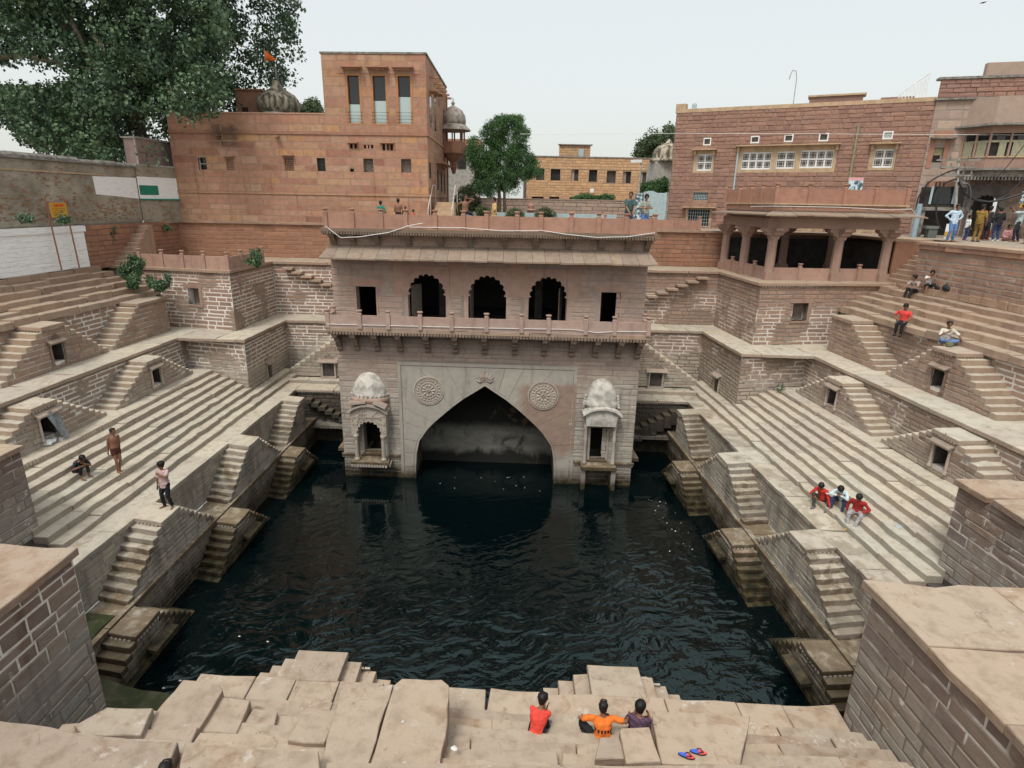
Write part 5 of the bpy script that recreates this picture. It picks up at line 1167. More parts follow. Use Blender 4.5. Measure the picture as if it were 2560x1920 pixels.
# ---- old rubble wall on the left with whitewash, pink house behind it
T = thing("rubble_wall", "old grey rubble wall with lichened rounded coping on the far left", "wall", (-20.7, 20, ST))
P, L = wall(T, (-20.72, 6), (-20.72, 34.7), -1.6, 1.5, M_PLASTER, M_PLASTER, .3, .6, bricks=False)
mb = MB()
for y0 in np.arange(6, 34.7, 1.36):
    y1 = min(34.7, y0 + 1.36); j = random.uniform(-.05, .05); h = 1.62 + j
    vs = [];
    for y in (y0, y1): vs += [(-20.58 + j * .4, y, 1.48), (-20.6, y, h), (-20.72, y, h + .12), (-21.0, y, h + .1), (-21.1, y, 1.4)]
    mb.add(vs, [(i, i + 1, 6 + i, 5 + i)[::-1] for i in range(4)] + [(0, 1, 2, 3, 4), (9, 8, 7, 6, 5)])
mb.build("coping", M_CAP, T)
lpart(T, P, 0, L - 2.4, .95, 1.03, 0, .05, "string_course", M_TRIM)
mb = MB(False)
rr = random.Random(3)
for i in range(520):
    u = rr.uniform(L * .35, L - .4); z = rr.uniform(-1.3, .9) if rr.random() < .3 else rr.uniform(-1.3, -.2)
    if u > L - 3.7 and z > -.35: continue
    u = u; w = rr.uniform(.08, .26); h = rr.uniform(.03, .08)
    lbox(mb, P, u, u + w, z, z + h, -.02, rr.uniform(.008, .03))
mb.build("exposed_stone", simple("exposed_rubble", (.27, .17, .11), .95, .3, 5), T, stuff=True)
mb = MB(False); mb.plate([(L - 3.3, .0), (L - 1.8, -.08), (L - .02, -.2), (L - .02, .93), (L - 2, .92), (L - 3.35, .9)], [], .012, -.02, lambda u, z, d: P(u, z, d)); mb.build("whitewash_patch", M_WASH, T)
T = thing("whitewashed_block", "low whitewashed block with a green painted panel between rubble wall and red building", "wall", (-20.6, 35, ST))
P, L = wall(T, (-20.66, 34.7), (-20.02, 37.62), -1.6, 1.65, M_PLASTER, M_PLASTER, .3, .6, bricks=False)
lpart(T, P, 0, L, -.2, 1.02, 0, .015, "whitewash_band", M_WASH); lpart(T, P, .05, 1.35, .02, .55, .015, .03, "green_panel", M_GREEN); lpart(T, P, .0, L, -.27, -.19, 0, .1, "ledge", M_GREEN); lpart(T, P, 0, L, 1.62, 1.7, -.3, .04, "coping", M_CONC)
T = thing("mauve_house", "plain mauve plastered house under the big tree", "building", (-21.5, 36, 1.6))
mb = MB(); mb.box(-21.6, -20.85, 35.4, 40, 1.5, 3.1); mb.build("wall", M_PINK, T); mb = MB(); mb.box(-21.7, -20.75, 35.3, 40.1, 3.1, 3.2); mb.build("roof", M_CONC, T)
mb = MB(); mb.box(-20.84, -20.82, 35.5, 39, 2.35, 2.38); mb.build("string_course", M_CAP, T)
mb = MB(); mb.tube([(-20.78, 35.2, 1.5), (-20.8, 35.2, 3.3)], .045, 6); tag(mb.build("drain_pipe", M_CONC), "grey pipe on the corner of the mauve house", "pipe")
T = thing("brick_house", "tan coursed stone house at the far left behind the tree", "building", (-29, 34, 0))
wall(T, (-50, 42.5), (-34.9, 42.5), 0, 5.6, M_GARDEN, M_JOINT_D, .22, .4, .02, warp=False)
mb = MB(False); mb.obox((-34.8, 42.5, 2.6), (.12, .06, 0), (-.06, .12, 0), (0, 0, 2.6)); mb.build("corner_column", M_TRIM, T)
# yellow notice board on two posts
T = thing("notice_board", "yellow notice board on two thin rusty posts against the white wall", "sign", (-20.0, 25.8, -3.3))
M_RUST = simple("rusty_post", (.25, .10, .06), .7, .2)
for y in (27.33, 28.43): mb = MB(); mb.tube([(-20.0, y, -3.45), (-20.1, y, -.12)], .032, 6); mb.build("post", M_RUST, T)
M_YEL = simple("yellow_sign_paint", (.55, .30, .035), .55, .06)
mb = MB(); mb.box(-20.03, -19.99, 27.42, 28.36, -1.06, -.40); bd = mb.build("board", M_YEL, T)
mb = MB(); mb.box(-19.988, -19.984, 27.6, 28.18, -.57, -.47); mb.build("heading_print", simple("red_sign_print", (.6, .08, .02), .6), bd)
mb = MB()
for k in range(4): mb.box(-19.988, -19.984, 27.5 + .04 * (k % 2), 28.28 - .05 * (k % 3), -.68 - .09 * k, -.65 - .09 * k)
mb.build("lettering", simple("faded_sign_print", (.38, .17, .03), .6), bd)
mb = MB(); mb.tube([(-20.05, 27.65, -.40), (-20.05, 27.9, -.28), (-20.05, 28.15, -.40)], .012, 5); mb.build("top_scroll", M_RUST, T)

# ---- the brown building on the right
TH = radians(27); DR = Vector((cos(TH), -sin(TH), 0)); NR = Vector((-sin(TH), -cos(TH), 0)); P0R = Vector((11.10, 42.29, 0))
def RU(px, py, off=0.0):
    p = at_plane(px, py, P0R + NR * off, NR); return ((p - P0R).dot(DR), p.z)
Z3 = lambda x, y: (1700 + x * 860 / 2212, y * 860 / 2212)
def rect(x0, y0, x1, y1):
    a = RU(*Z3(x0, (y0))); b = RU(*Z3(x1, y1)); return (a[0], b[0], min(a[1], b[1]), max(a[1], b[1]))
T = thing("brown_building", "long brown rock-faced stone building with white windows on the right", "building", (16, 40, -2))
uR = RU(*Z3(1575, 1000))[0]; zT = RU(*Z3(800, 690))[1]
grp = rect(375, 945, 990, 1108); w1 = rect(95, 968, 210, 1113); w5 = rect(1233, 930, 1370, 1095)
subs = [rect(403, 978, 578, 1090), rect(628, 972, 730, 1085), rect(782, 965, 975, 1080)]
w1i = rect(115, 990, 200, 1098); w5i = rect(1258, 958, 1362, 1078)
smalls = [rect(155, 890, 195, 932), rect(460, 878, 505, 918), rect(676, 868, 722, 910), rect(900, 860, 948, 905), rect(1312, 848, 1362, 892)]
lowg = [rect(88, 1237, 175, 1288), rect(55, 1345, 180, 1455), rect(760, 1380, 900, 1470), rect(1160, 1380, 1240, 1480)]
PB, LB = wall(T, P0R[:2], (P0R + DR * uR)[:2], -2.0, zT, M_BROWN, M_JOINT, .25, .46, .028, holes=[grp, w1, w5] + smalls + lowg, relief=.03, warp=False, thick=.4, jit=.2)
lpart(T, PB, -.1, LB, zT, zT + .22, -.5, .05, "parapet_band", M_TRIM)
ba = Vector((P0R.x, P0R.y, 0)); mb = MB(False); mb.obox(ba + DR * LB / 2 - NR * 5.2 + Vector((0, 0, zT - .15)), DR * LB / 2, -NR * 4.8, (0, 0, .1)); mb.build("roof", M_CONC, T)
mb = MB(False); mb.obox(ba - NR * 4.8 + Vector((0, 0, (zT - 2) / 2)), DR * .15, -NR * 4.3, (0, 0, (zT + 2) / 2)); mb.build("end_wall", M_BROWN, T)
def win_panel(g, subs_, hood=True):
    """buff stone surround holding white casements"""
    u0, u1, z0, z1 = g; mb = MB(False)
    mb.plate([(u0, z0), (u1, z0), (u1, z1), (u0, z1)], [[(a, c), (b, c), (b, d), (a, d)] for a, b, c, d in subs_], .03, -.25, lambda u, z, d: PB(u, z, d)); sur = mb.build("window_surround", M_TRIM, T)
    for a, b, c, d in subs_:
        fr = MB(False); n = 4 if (b - a) > 1.3 else 2
        for i in range(n + 1): uu = a + (b - a) * i / n; lbox(fr, PB, max(a, uu - .05), min(b, uu + .05), c, d, -.16, -.08)
        for zz in (c, (c + d) / 2 - .05, d - .1): lbox(fr, PB, a, b, zz, zz + .1, -.16, -.075)
        for i in range(n):
            for zz in (c + .1, (c + d) / 2 + .05):
                q0, q1 = a + (b - a) * i / n + .05, a + (b - a) * (i + 1) / n - .05; zh = (d - c) / 2 - .15
                for f in (.2, .8): lbox(fr, PB, q0 + (q1 - q0) * f - .008, q0 + (q1 - q0) * f + .008, zz, zz + zh, -.15, -.12); lbox(fr, PB, q0, q1, zz + zh * f - .008, zz + zh * f + .008, -.15, -.12)
        f = fr.build("window_frame", M_WFRAME, sur)
        lpart(sur, PB, a, b, c, d, -.2, -.17, "window_pane", M_GLASSB)
    if hood: lpart(T, PB, u0 - .12, u1 + .12, z1, z1 + .07, -.1, .45, "window_hood", M_TRIM)
    for uu in (u0 - .02, u1 - .12): lpart(T, PB, uu, uu + .14, z1 - .3, z1, .03, .22, "hood_bracket", M_TRIM)
M_GLASSB = simple("curtained_glass", (.10, .085, .075), .15, .2, 4, 0, .5)
win_panel(grp, subs); win_panel(w1, [w1i]); win_panel(w5, [w5i])
for g in smalls:
    bk = lpart(T, PB, g[0], g[1], g[2], g[3], -.2, -.16, "small_window", M_GLASSB if g is not smalls[-1] else M_WFRAME)
    mb = MB(False); mb.plate([(g[0] - .03, g[2] - .03), (g[1] + .03, g[2] - .03), (g[1] + .03, g[3] + .03), (g[0] - .03, g[3] + .03)], [[(g[0] + .04, g[2] + .05), (g[1] - .04, g[2] + .05), (g[1] - .04, g[3] - .04), (g[0] + .04, g[3] - .04)]], .035, -.1, lambda u, z, d: PB(u, z, d)); mb.build("window_frame", M_WFRAME, bk)
for i, g in enumerate(lowg):
    bk = lpart(T, PB, g[0], g[1], g[2], g[3], -.25, -.2, "grille_window", M_SHADE_BLACK); mb = MB(False); n = 9
    for k in range(n + 1): uu = g[0] + (g[1] - g[0]) * k / n; lbox(mb, PB, uu - .012, uu + .012, g[2], g[3], -.12, -.09)
    for k in range(6): zz = g[2] + (g[3] - g[2]) * k / 5; lbox(mb, PB, g[0], g[1], zz - .012, zz + .012, -.12, -.085)
    mb.build("window_grille", M_TIN, bk)
    if i:
        mb = MB(False); e = .16; mb.plate([(g[0] - e, g[2] - .45), (g[1] + e, g[2] - .45), (g[1] + e, g[3] + .05), (g[0] - e, g[3] + .05)], [[(g[0], g[2]), (g[1], g[2]), (g[1], g[3]), (g[0], g[3])]], .035, -.1, lambda u, z, d: PB(u, z, d)); mb.build("window_surround", M_TRIM, T)
        lpart(T, PB, g[0] - .4, g[1] + .4, g[3] + .1, g[3] + .17, -.05, .45, "window_hood", M_TRIM)
for (x0, y0), (x1, y1), m_ in (((380, 935), (345, 1240), M_TIN), ((1150, 805), (1088, 1215), simple("green_grey_pipe", (.26, .25, .17), .6))):
    a = RU(*Z3(x0, y0)); b = RU(*Z3(x1, y1)); mb = MB(False); mb.tube([PB(a[0], a[1], .1), PB(a[0], b[1] - 2, .1)], .06, 7); mb.build("drain_pipe", m_, T)
# roof structures
g = rect(830, 600, 1180, 670); lpart(T, PB, g[0], g[1], zT + .2, g[3] + .1, -3.2, -2.2, "roof_room", M_BROWN); lpart(T, PB, g[0] - .1, g[1] + .15, g[3] + .1, g[3] + .2, -3.3, -2.1, "roof_room_slab", M_TRIM)
lpart(T, PB, g[0] - 2.6, g[0], zT + .2, g[3] - .25, -3.2, -2.3, "roof_ramp", M_TRIM)
g = rect(1310, 605, 1520, 660); lpart(T, PB, g[0], g[1], zT + .2, g[3] + .05, -2.6, -1.6, "roof_room", M_BROWN)
mb = MB(False); a = RU(*Z3(1410, 640))[0]; b = RU(*Z3(1590, 600))[0]; z0_ = zT + .25
for k in range(9): uu = a + (b - a) * k / 8; h0 = .3 + k * .12; mb.tube([PB(uu, z0_, -.6), PB(uu, z0_ + h0, -.6)], .018, 4); (mb.tube([PB(uu, z0_ + h0, -.6), PB(uu + (b - a) / 8, z0_ + .05, -.6)], .012, 4), mb.tube([PB(uu, z0_, -.6), PB(uu + (b - a) / 8, z0_ + h0 + .1, -.6)], .012, 4)) if k < 8 else None
mb.tube([PB(a, z0_ + .3, -.6), PB(b, z0_ + 1.3, -.6)], .025, 4); mb.build("roof_trellis", M_WFRAME, T)
mb = MB(False); q = RU(*Z3(722, 650)); hp_ = [PB(q[0], zT, -1.5), PB(q[0] - .02, zT + 1.9, -1.5), PB(q[0] - .12, zT + 2.3, -1.5), PB(q[0] - .32, zT + 2.35, -1.5), PB(q[0] - .42, zT + 2.0, -1.5), PB(q[0] - .44, zT + 1.85, -1.5)]; mb.tube(hp_, .03, 5); tag(mb.build("hooked_pole", M_CONC), "thin hooked pole on the roof of the brown building", "pole")
q = RU(*Z3(0, 700)); lpart(T, PB, -.1, .55, zT, zT + .55, -.5, .04, "corner_pier", M_TRIM)
mb = MB(False); cc = PB(.95, zT + .4, -.6); mb.lathe([(.14, 0), (.16, .1), (.16, .55), (.1, .65)], (cc.x, cc.y, zT), 10); tag(mb.build("roof_vent", M_TIN), "small grey metal vent at the left end of the brown building's roof", "vent")
# poster standing on the pavilion roof
T = thing("poster", "small faded poster leaning behind the parapet of the open right pavilion", "poster", (18.6, 31.6, .3))
a, b = G(17.75, 31.75, 0), G(18.5, 31.78, 0); mb = MB(False); mb.add([(a.x, a.y, .55), (b.x, b.y, .55), (b.x + .1, b.y + .2, 1.45), (a.x + .1, a.y + .2, 1.45), (a.x, a.y + .03, .55), (b.x, b.y + .03, .55), (b.x + .1, b.y + .23, 1.45), (a.x + .1, a.y + .23, 1.45)], [(0, 1, 2, 3), (7, 6, 5, 4), (0, 4, 5, 1), (1, 5, 6, 2), (2, 6, 7, 3), (3, 7, 4, 0)])
t = NT("faded_poster_print"); pos = t.n("NewGeometry").outputs['Position']; n = t.noise(pos, 5, 4, .6); z = t.n("SeparateXYZ", {0: pos}).outputs[2]
M_POST = t.finish(t.mix(t.rng(z, 1.28, 1.32), t.mix(t.rng(n, .45, .55), (.05, .09, .12), (.50, .60, .62)), (.55, .30, .32)), .5)
mb.build("poster_sheet", M_POST, T)

# ---- old mansion on the far right
TH2 = radians(17); D2 = Vector((cos(TH2), -sin(TH2), 0)); N2 = Vector((-sin(TH2), -cos(TH2), 0)); P2 = P0R + DR * uR + NR * .05
def HU(px, py, off=0.0):
    p = at_plane(px, py, P2 + N2 * off, N2); return ((p - P2).dot(D2), p.z)
hz = lambda x, y: HU(*Z3(x, y))
T = thing("old_mansion", "weathered old mansion with a projecting shuttered window bay at the far right", "building", (28, 37, -2))
zt = hz(1800, 510)[1]; zc = hz(1700, 645)[1]
gate = (hz(1872, 1300)[0], hz(2060, 1300)[0], -2.2, hz(1950, 1240)[1]); shop = (hz(1555, 1215)[0], hz(1850, 1215)[0], -2.2, hz(1700, 1205)[1])
sw = (hz(1625, 1000)[0], hz(1690, 1000)[0], hz(1660, 1045)[1], hz(1660, 950)[1])
PH_, LH = wall(T, P2[:2], (P2 + D2 * 15)[:2], -2.2, zc, M_GARDEN, M_MORTAR_F, .42, .8, .02, holes=[gate, shop, sw], relief=.008, warp=False)
wall(T, (P2 + N2 * .06)[:2], (P2 + N2 * .06 + D2 * 15)[:2], zc + .1, zt, M_BROWN, M_JOINT_D, .26, .6, .03, relief=.03, warp=False)
lpart(T, PH_, -.1, 15, zc, zc + .1, 0, .2, "string_course", M_CAP); lpart(T, PH_, -.1, 15, zt, zt + .12, -.4, .15, "coping", M_CAP)
u_ = hz(2060, 450)[0]; lpart(T, PH_, u_, 15, zt + .1, zt + 1.1, -2.2, -1.8, "roof_wall", M_GARDEN)
lpart(T, PH_, gate[0] - .1, gate[1] + .1, gate[2], gate[3], -1.2, -1.1, "gate_dark", M_SHADE_BLACK); lpart(T, PH_, shop[0] - .1, shop[1] + .1, shop[2], shop[3], -1.6, -1.5, "shop_dark", M_SHADE_BLACK)
mb = MB(False); gu = (gate[0] + gate[1]) / 2; gw = (gate[1] - gate[0]) / 2
mb.plate([(gate[0] - .3, gate[3] - .9)] + cusped(gu, gw, gate[3] - .9, gate[3] - .1, 9) + [(gate[1] + .3, gate[3] - .9), (gate[1] + .3, gate[3] + .4), (gate[0] - .3, gate[3] + .4)], [], .04, -.1, lambda u, z, d: PH_(u, z, d)); mb.build("cusped_gate_arch", bpy.data.materials["shaded_gateway_stone"] if "shaded_gateway_stone" in bpy.data.materials else M_DARK, T)
mb = MB(False); mb.plate([(shop[1] + .05, -2.2), (gate[0], -2.2)] + [(gate[0], gate[3] - .9)] + cusped(gu, gw, gate[3] - .9, gate[3] - .1, 9) + [(gate[1], gate[3] - .9), (gate[1], -2.2), (15, -2.2), (15, gate[3] + .95), (shop[1] + .05, gate[3] + .95)], [], .03, -.02, lambda u, z, d: PH_(u, z, d)); mb.build("gateway_shade_panel", simple("shaded_gateway_stone", (.12, .085, .07), .9, .4, 3, .5), T)  # added dark panel that paints the shade round the gateway onto the wall
lpart(T, PH_, sw[0], sw[1], sw[2], sw[3], -.25, -.2, "window", M_SHADE_BLACK); lpart(T, PH_, sw[0], sw[1], (sw[2] + sw[3]) / 2, sw[3], -.2, -.15, "arched_shutter", simple("pale_olive_paint", (.36, .33, .20), .7)); lpart(T, PH_, sw[0] - .3, sw[1] + .45, sw[3] + .45, sw[3] + .53, 0, .4, "window_hood", M_CAP); lpart(T, PH_, sw[0] - .15, sw[1] + .3, sw[3] + .54, sw[3] + .9, 0, .03, "inscribed_tablet", M_PANEL)
lpart(T, PH_, sw[0] - .25, sw[0], sw[2] - .3, sw[3] + .4, 0, .04, "window_jamb", M_PANEL); lpart(T, PH_, sw[1], sw[1] + .25, sw[2] - .3, sw[3] + .4, 0, .04, "window_jamb", M_PANEL)
b0, b1 = hz(1800, 1000)[0], 14.5; zb0, zb1, zs = hz(1900, 1085)[1], hz(1950, 825)[1], hz(1900, 1015)[1]
BD = 1.0; BQ = [(b0, 0), (b0 + .9, BD), (b1, BD), (b1, 0)]
def bay(z0, z1, e, nm, m):
    mb = MB(False); q = [(b0 - e, 0), (b0 + .9 - e * .4, BD + e), (b1, BD + e), (b1, 0)]; mb.add([PH_(u, z0, d) for u, d in q] + [PH_(u, z1, d) for u, d in q], [(3, 2, 1, 0), (4, 5, 6, 7), (0, 1, 5, 4), (1, 2, 6, 5), (2, 3, 7, 6)]); return mb.build(nm, m, T)
bay(zb0, zs - .05, 0, "bay_base", M_COLUMN); bay(zs - .05, zs + .02, .06, "bay_sill", M_TRIM); bay(zb1 - .35, zb1, 0, "bay_head", M_COLUMN); bay(zb1, zb1 + .1, .55, "bay_eave", M_CAP); bay(zb1 + .1, zc, .05, "bay_attic", M_GARDEN); bay(zb0 - .12, zb0, .1, "bay_corbel", M_CAP); bay(zb0 - .45, zb0 - .12, -.25, "bay_bracket_course", M_CAP); bay(zs, zb1 - .35, -.12, "bay_shade", M_SHADE_BLACK)
M_OLIVE = simple("grey_green_shutter", (.30, .29, .20), .75, .15, 8); zl = zs + (zb1 - .35 - zs) * .66
def bay_pt(tt):
    if tt < 1: return b0 + .9 * tt, BD * tt
    return b0 + .9 + (tt - 1) * .95, BD
for i in range(9):
    ta, tb = (i * .5, i * .5 + .5) if i < 2 else (i - 1, i)
    (ua, da), (ub, db) = bay_pt(ta), bay_pt(tb); f = lambda k: (ua + (ub - ua) * k, da + (db - da) * k)
    mb = MB(False); p_, q_ = f(-.07), f(.07); mb.tube([PH_(*(f(0)[0:1] + (zs,)), f(0)[1] + .02), PH_(f(0)[0], zb1 - .35, f(0)[1] + .02)], [.07, .055], 6); mb.build("bay_column", M_COLUMN, T)
    for z0, z1, m_, nm in ((zs + .02, zl - .06, M_OLIVE, "shutter"), (zl + .05, zb1 - .5, M_GLASS, "top_light")):
        k0, k1 = (.16, .84) if nm == "shutter" else (.3, .7)
        if nm == "shutter" and i in (2,): k0 = .5
        a, b = f(k0), f(k1); mb = MB(False); mb.add([PH_(a[0], z0, a[1]), PH_(b[0], z0, b[1]), PH_(b[0], z1, b[1]), PH_(a[0], z1, a[1]), PH_(a[0], z0, a[1] - .06), PH_(b[0], z0, b[1] - .06), PH_(b[0], z1, b[1] - .06), PH_(a[0], z1, a[1] - .06)], [(0, 1, 2, 3), (7, 6, 5, 4), (0, 4, 5, 1), (1, 5, 6, 2), (2, 6, 7, 3), (3, 7, 4, 0)]); mb.build(nm, m_, T)
    a, b = f(.0), f(1.0); mb = MB(False); mb.add([PH_(a[0], zl - .06, a[1] + .01), PH_(b[0], zl - .06, b[1] + .01), PH_(b[0], zl + .05, b[1] + .01), PH_(a[0], zl + .05, a[1] + .01), PH_(a[0], zl - .06, a[1] - .08), PH_(b[0], zl - .06, b[1] - .08), PH_(b[0], zl + .05, b[1] - .08), PH_(a[0], zl + .05, a[1] - .08)], [(0, 1, 2, 3), (7, 6, 5, 4), (0, 4, 5, 1), (1, 5, 6, 2), (2, 6, 7, 3), (3, 7, 4, 0)]); mb.build("transom", M_OLIVE, T)
mb = MB(False)
for k in range(60): uu = b0 + .2 + k * .16; lbox(mb, PH_, uu, uu + .08, zb0 - .62, zb0 - .45, 0, .72)
mb.build("carved_drops", M_CAP, T, stuff=True)
lpart(T, PH_, 6.3, 15, hz(2100, 1190)[1], hz(2100, 1180)[1], 0, .5, "shop_awning", M_CAP)
# ---- street furniture in front of the mansion
gz = -1.48
def sp(px, py, off): return at_plane(px, py, P2 + N2 * off, N2)
TR = thing("transformer_box", "dark electric switch cabinet on a frame in front of the old mansion", "electric cabinet", tuple(sp(*Z3(1690, 1500), 3.0)), warp=False)
def px_box(T, x0, y0, x1, y1, off, dep, nm, m):
    a, b = sp(*Z3(x0, y1), off), sp(*Z3(x1, y0), off); c = (a + b) / 2 - N2 * dep / 2
    ax = D2 * ((b - a).dot(D2) / 2); mb = MB(False); mb.obox(c, ax, -N2 * dep / 2, (0, 0, abs(b.z - a.z) / 2)); return mb.build(nm, m, T)
px_box(TR, 1560, 1205, 1845, 1335, 3.0, .8, "cabinet", M_SHADE_BLACK); px_box(TR, 1610, 1200, 1770, 1310, 3.03, .03, "cabinet_window", M_GLASS)
for x in (1612, 1760): px_box(TR, x, 1198, x + 9, 1312, 3.06, .03, "frame_bar", M_TIN)
px_box(TR, 1545, 1335, 1860, 1352, 3.1, .9, "frame_rail", M_CAP); px_box(TR, 1600, 1165, 1790, 1205, 2.9, .5, "vented_top", M_PANEL)
for x in (1640, 1665, 1690): px_box(TR, x, 1172, x + 14, 1198, 2.93, .04, "vent_hole", M_SHADE_BLACK)
for x in (1548, 1845): px_box(TR, x - 6, 1350, x + 8, 1530, 3.0, .14, "leg", M_CAP)
def pole(x0, y0, x1, y1, off, r, nm, label, m):
    b = sp(*Z3(x1, y1), off); tpt = sp(*Z3(x0, y0), off); mb = MB(False); mb.tube([(b.x, b.y, gz - .05), (b.x, b.y, tpt.z)], [r, r * .9], 9); return tag(mb.build(nm, m), label, "pole")
pole(1525, 1310, 1500, 1520, 3.6, .14, "blue_pole", "stout pale blue pole at the left of the switch cabinet", simple("pale_blue_paint", (.28, .38, .44), .6, .12))
UT = thing("utility_pole", "steel utility pole with crossarms and insulators rising above the crowd", "utility pole", tuple(sp(*Z3(1760, 1520), 3.3)), warp=False)
ub = sp(*Z3(1765, 1500), 3.3); ut = sp(*Z3(1790, 1030), 3.3)
mb = MB(False); mb.tube([(ub.x, ub.y, gz), (ut.x, ut.y, ut.z + .1)], [.09, .06], 8); mb.build("pole", M_CONC, UT)
for k, w in ((0, 1.0), (-.35, .75), (-.75, .8)):
    mb = MB(False); mb.obox(Vector((ut.x, ut.y, ut.z + k)) + N2 * .08, D2 * w, N2 * -.04, (0, 0, .04)); mb.build("crossarm", M_CAP, UT)
    for q in (-.85, -.4, .4, .85):
        c = Vector((ut.x, ut.y, ut.z + k + .04)) + D2 * w * q + N2 * .08; mb = MB(False); mb.lathe([(.03, 0), (.05, .04), (.03, .08), (.05, .12), (.02, .17)], tuple(c), 7); mb.build("insulator", M_CAP, UT)
M_CABLE = simple("black_cable", (.025, .027, .03), .5, .1)
def cable(pts, r, label):
    mb = MB(False); o = []
    for i in range(len(pts) - 1):
        a, b = pts[i], pts[i + 1]
        for k in range(6): o.append(a + (b - a) * (k / 6))
    o.append(pts[-1]); o2 = list(o)
    for _ in range(4): o2 = [o2[0]] + [(o2[i - 1] + o2[i] * 2 + o2[i + 1]) / 4 for i in range(1, len(o2) - 1)] + [o2[-1]]
    mb.tube(o2, r, 5); return tag(mb.build("cable", M_CABLE), label, "cable")
S = lambda x, y, off=3.4: sp(*Z3(x, y), off)
cable([S(1785, 1090), S(1735, 1100), S(1650, 1140), S(1590, 1180), S(1530, 1270), S(1520, 1330)], .04, "black cable arching from the utility pole to the blue pole")
cable([S(1782, 1150), S(1750, 1158), S(1700, 1180), S(1660, 1250), S(1645, 1350), S(1655, 1440), S(1680, 1480)], .045, "thick black cable looping down in front of the cabinet")
cable([S(1790, 1170), S(1830, 1250), S(1900, 1290), S(1990, 1300), S(2090, 1280), S(2212, 1240), S(2290, 1215)], .05, "thick black cable sagging across the old mansion's gate")
cable([S(1810, 1240), S(1900, 1280), S(2000, 1300), S(2100, 1260), S(2180, 1180), S(2240, 1110)], .03, "black cable rising to the right of the mansion gate")
cable([S(2240, 900), S(2090, 1090), S(1950, 1230), S(1820, 1290)], .022, "thin cable slanting down across the window bay")
T = thing("cable_coil", "coil of thick grey cable hanging on the utility pole", "cable coil", tuple(S(1830, 1300)), warp=False)
for k in range(5):
    mb = MB(False); pts = [S(1800 + 4 * k, 1160 + k * 6, 3.5 + .04 * k), S(1850 + 3 * k, 1180, 3.5 + .04 * k), S(1866 + 2 * k, 1250, 3.5 + .04 * k), S(1858, 1310, 3.5), S(1830, 1360, 3.5), S(1790, 1390, 3.5)]
    o = pts
    for _ in range(2): o = [o[0]] + [x for i in range(len(o) - 1) for x in (o[i] * .75 + o[i + 1] * .25, o[i] * .25 + o[i + 1] * .75)] + [o[-1]]
    mb.tube(o, .03, 5); mb.build("cable_turn", simple("grey_cable", (.10, .11, .115), .5) if k == 0 else bpy.data.materials["grey_cable"], T)
mb = MB(False); a = Vector((-60, 46, 7.0)); b = S(2212, 868, 1.0); pts = [at_y(1700 - 400, 335, 40.0), at_plane(*Z3(0, 858), P0R + NR * .8, NR), at_plane(*Z3(800, 860), P0R + NR * .8, NR), at_plane(*Z3(1500, 865), P0R + NR * .8, NR), b]
mb.tube(pts, .012, 4); tag(mb.build("wire", M_WFRAME), "thin pale wire stretched along the front of the brown building", "wire")
# bins, signs beside the crowd
T = thing("rubbish_bin", "grey-green street bin behind the man in the pale blue shirt", "bin", tuple(S(1620, 1530, 3.8)), warp=False)
px_box(T, 1590, 1470, 1660, 1535, 3.9, .6, "bin_body", simple("grey_green_bin", (.10, .12, .11), .6)); px_box(T, 1583, 1455, 1668, 1470, 3.95, .7, "bin_lid", simple("bin_lid_grey", (.14, .15, .14), .6))
T = thing("price_board", "small white and yellow upright board standing behind the man in jeans", "sign", tuple(S(1725, 1530, 3.8)), warp=False)
px_box(T, 1695, 1440, 1755, 1535, 3.8, .06, "board", M_WFRAME); px_box(T, 1700, 1490, 1748, 1520, 3.83, .03, "yellow_print", M_YEL)
T = thing("wall_poster", "blue and yellow poster at the right edge beside the mansion gate", "poster", tuple(S(2200, 1300, 3.0)), warp=False)
px_box(T, 2180, 1230, 2225, 1320, 3.0, .04, "poster_sheet", M_POST); px_box(T, 2182, 1310, 2225, 1335, 3.03, .03, "yellow_strip", M_YEL)

# ---- behind the pavilion: square, low wall, orange school, grey house
T = thing("garden_wall", "low pinkish stone wall across the square behind the pavilion", "wall", (5, 50, ST))
wall(T, (-1.6, 50), (11.5, 50), ST - .4, .22, M_GARDEN, M_JOINT_D, .25, .7, .02, relief=.012)
mb = MB(); mb.box(-1.7, 11.6, 49.95, 50.4, .22, .28); mb.build("coping", M_GARDEN, T)
T = thing("orange_building", "long flat orange-brick building with a row of square openings in the distance", "building", (12, 68, -2))
yO = 66.0; O = lambda x, y: at_y(850 + x * 860 / 2212, y * 860 / 2212, yO)
pa, pb = O(1200, 1100), O(2030, 1100); zt_ = O(1600, 1015).z
hl = []
for x0, x1, y0, y1 in ((1260, 1315, 1085, 1160), (1353, 1418, 1085, 1162), (1484, 1535, 1090, 1164), (1598, 1655, 1093, 1168), (1712, 1775, 1100, 1175), (1815, 1873, 1104, 1177), (1922, 1978, 1108, 1180), (1232, 1310, 1266, 1279), (1345, 1410, 1266, 1279), (1475, 1520, 1267, 1280)):
    a, b = O(x0, y1), O(x1, y0); hl.append((a.x - pa.x, b.x - pa.x, a.z, b.z))
PO, LO = wall(T, (pa.x, yO), (pb.x, yO), -2.2, zt_, M_ORANGE, M_JOINT, .26, .55, .03, holes=hl, relief=.012, warp=False)
lpart(T, PO, -.1, LO + .1, zt_, zt_ + .12, -.5, .08, "coping", M_CAP); lpart(T, PO, 0, LO, hl[0][3] + .02, hl[0][3] + .10, 0, .04, "lintel_band", M_TRIM)
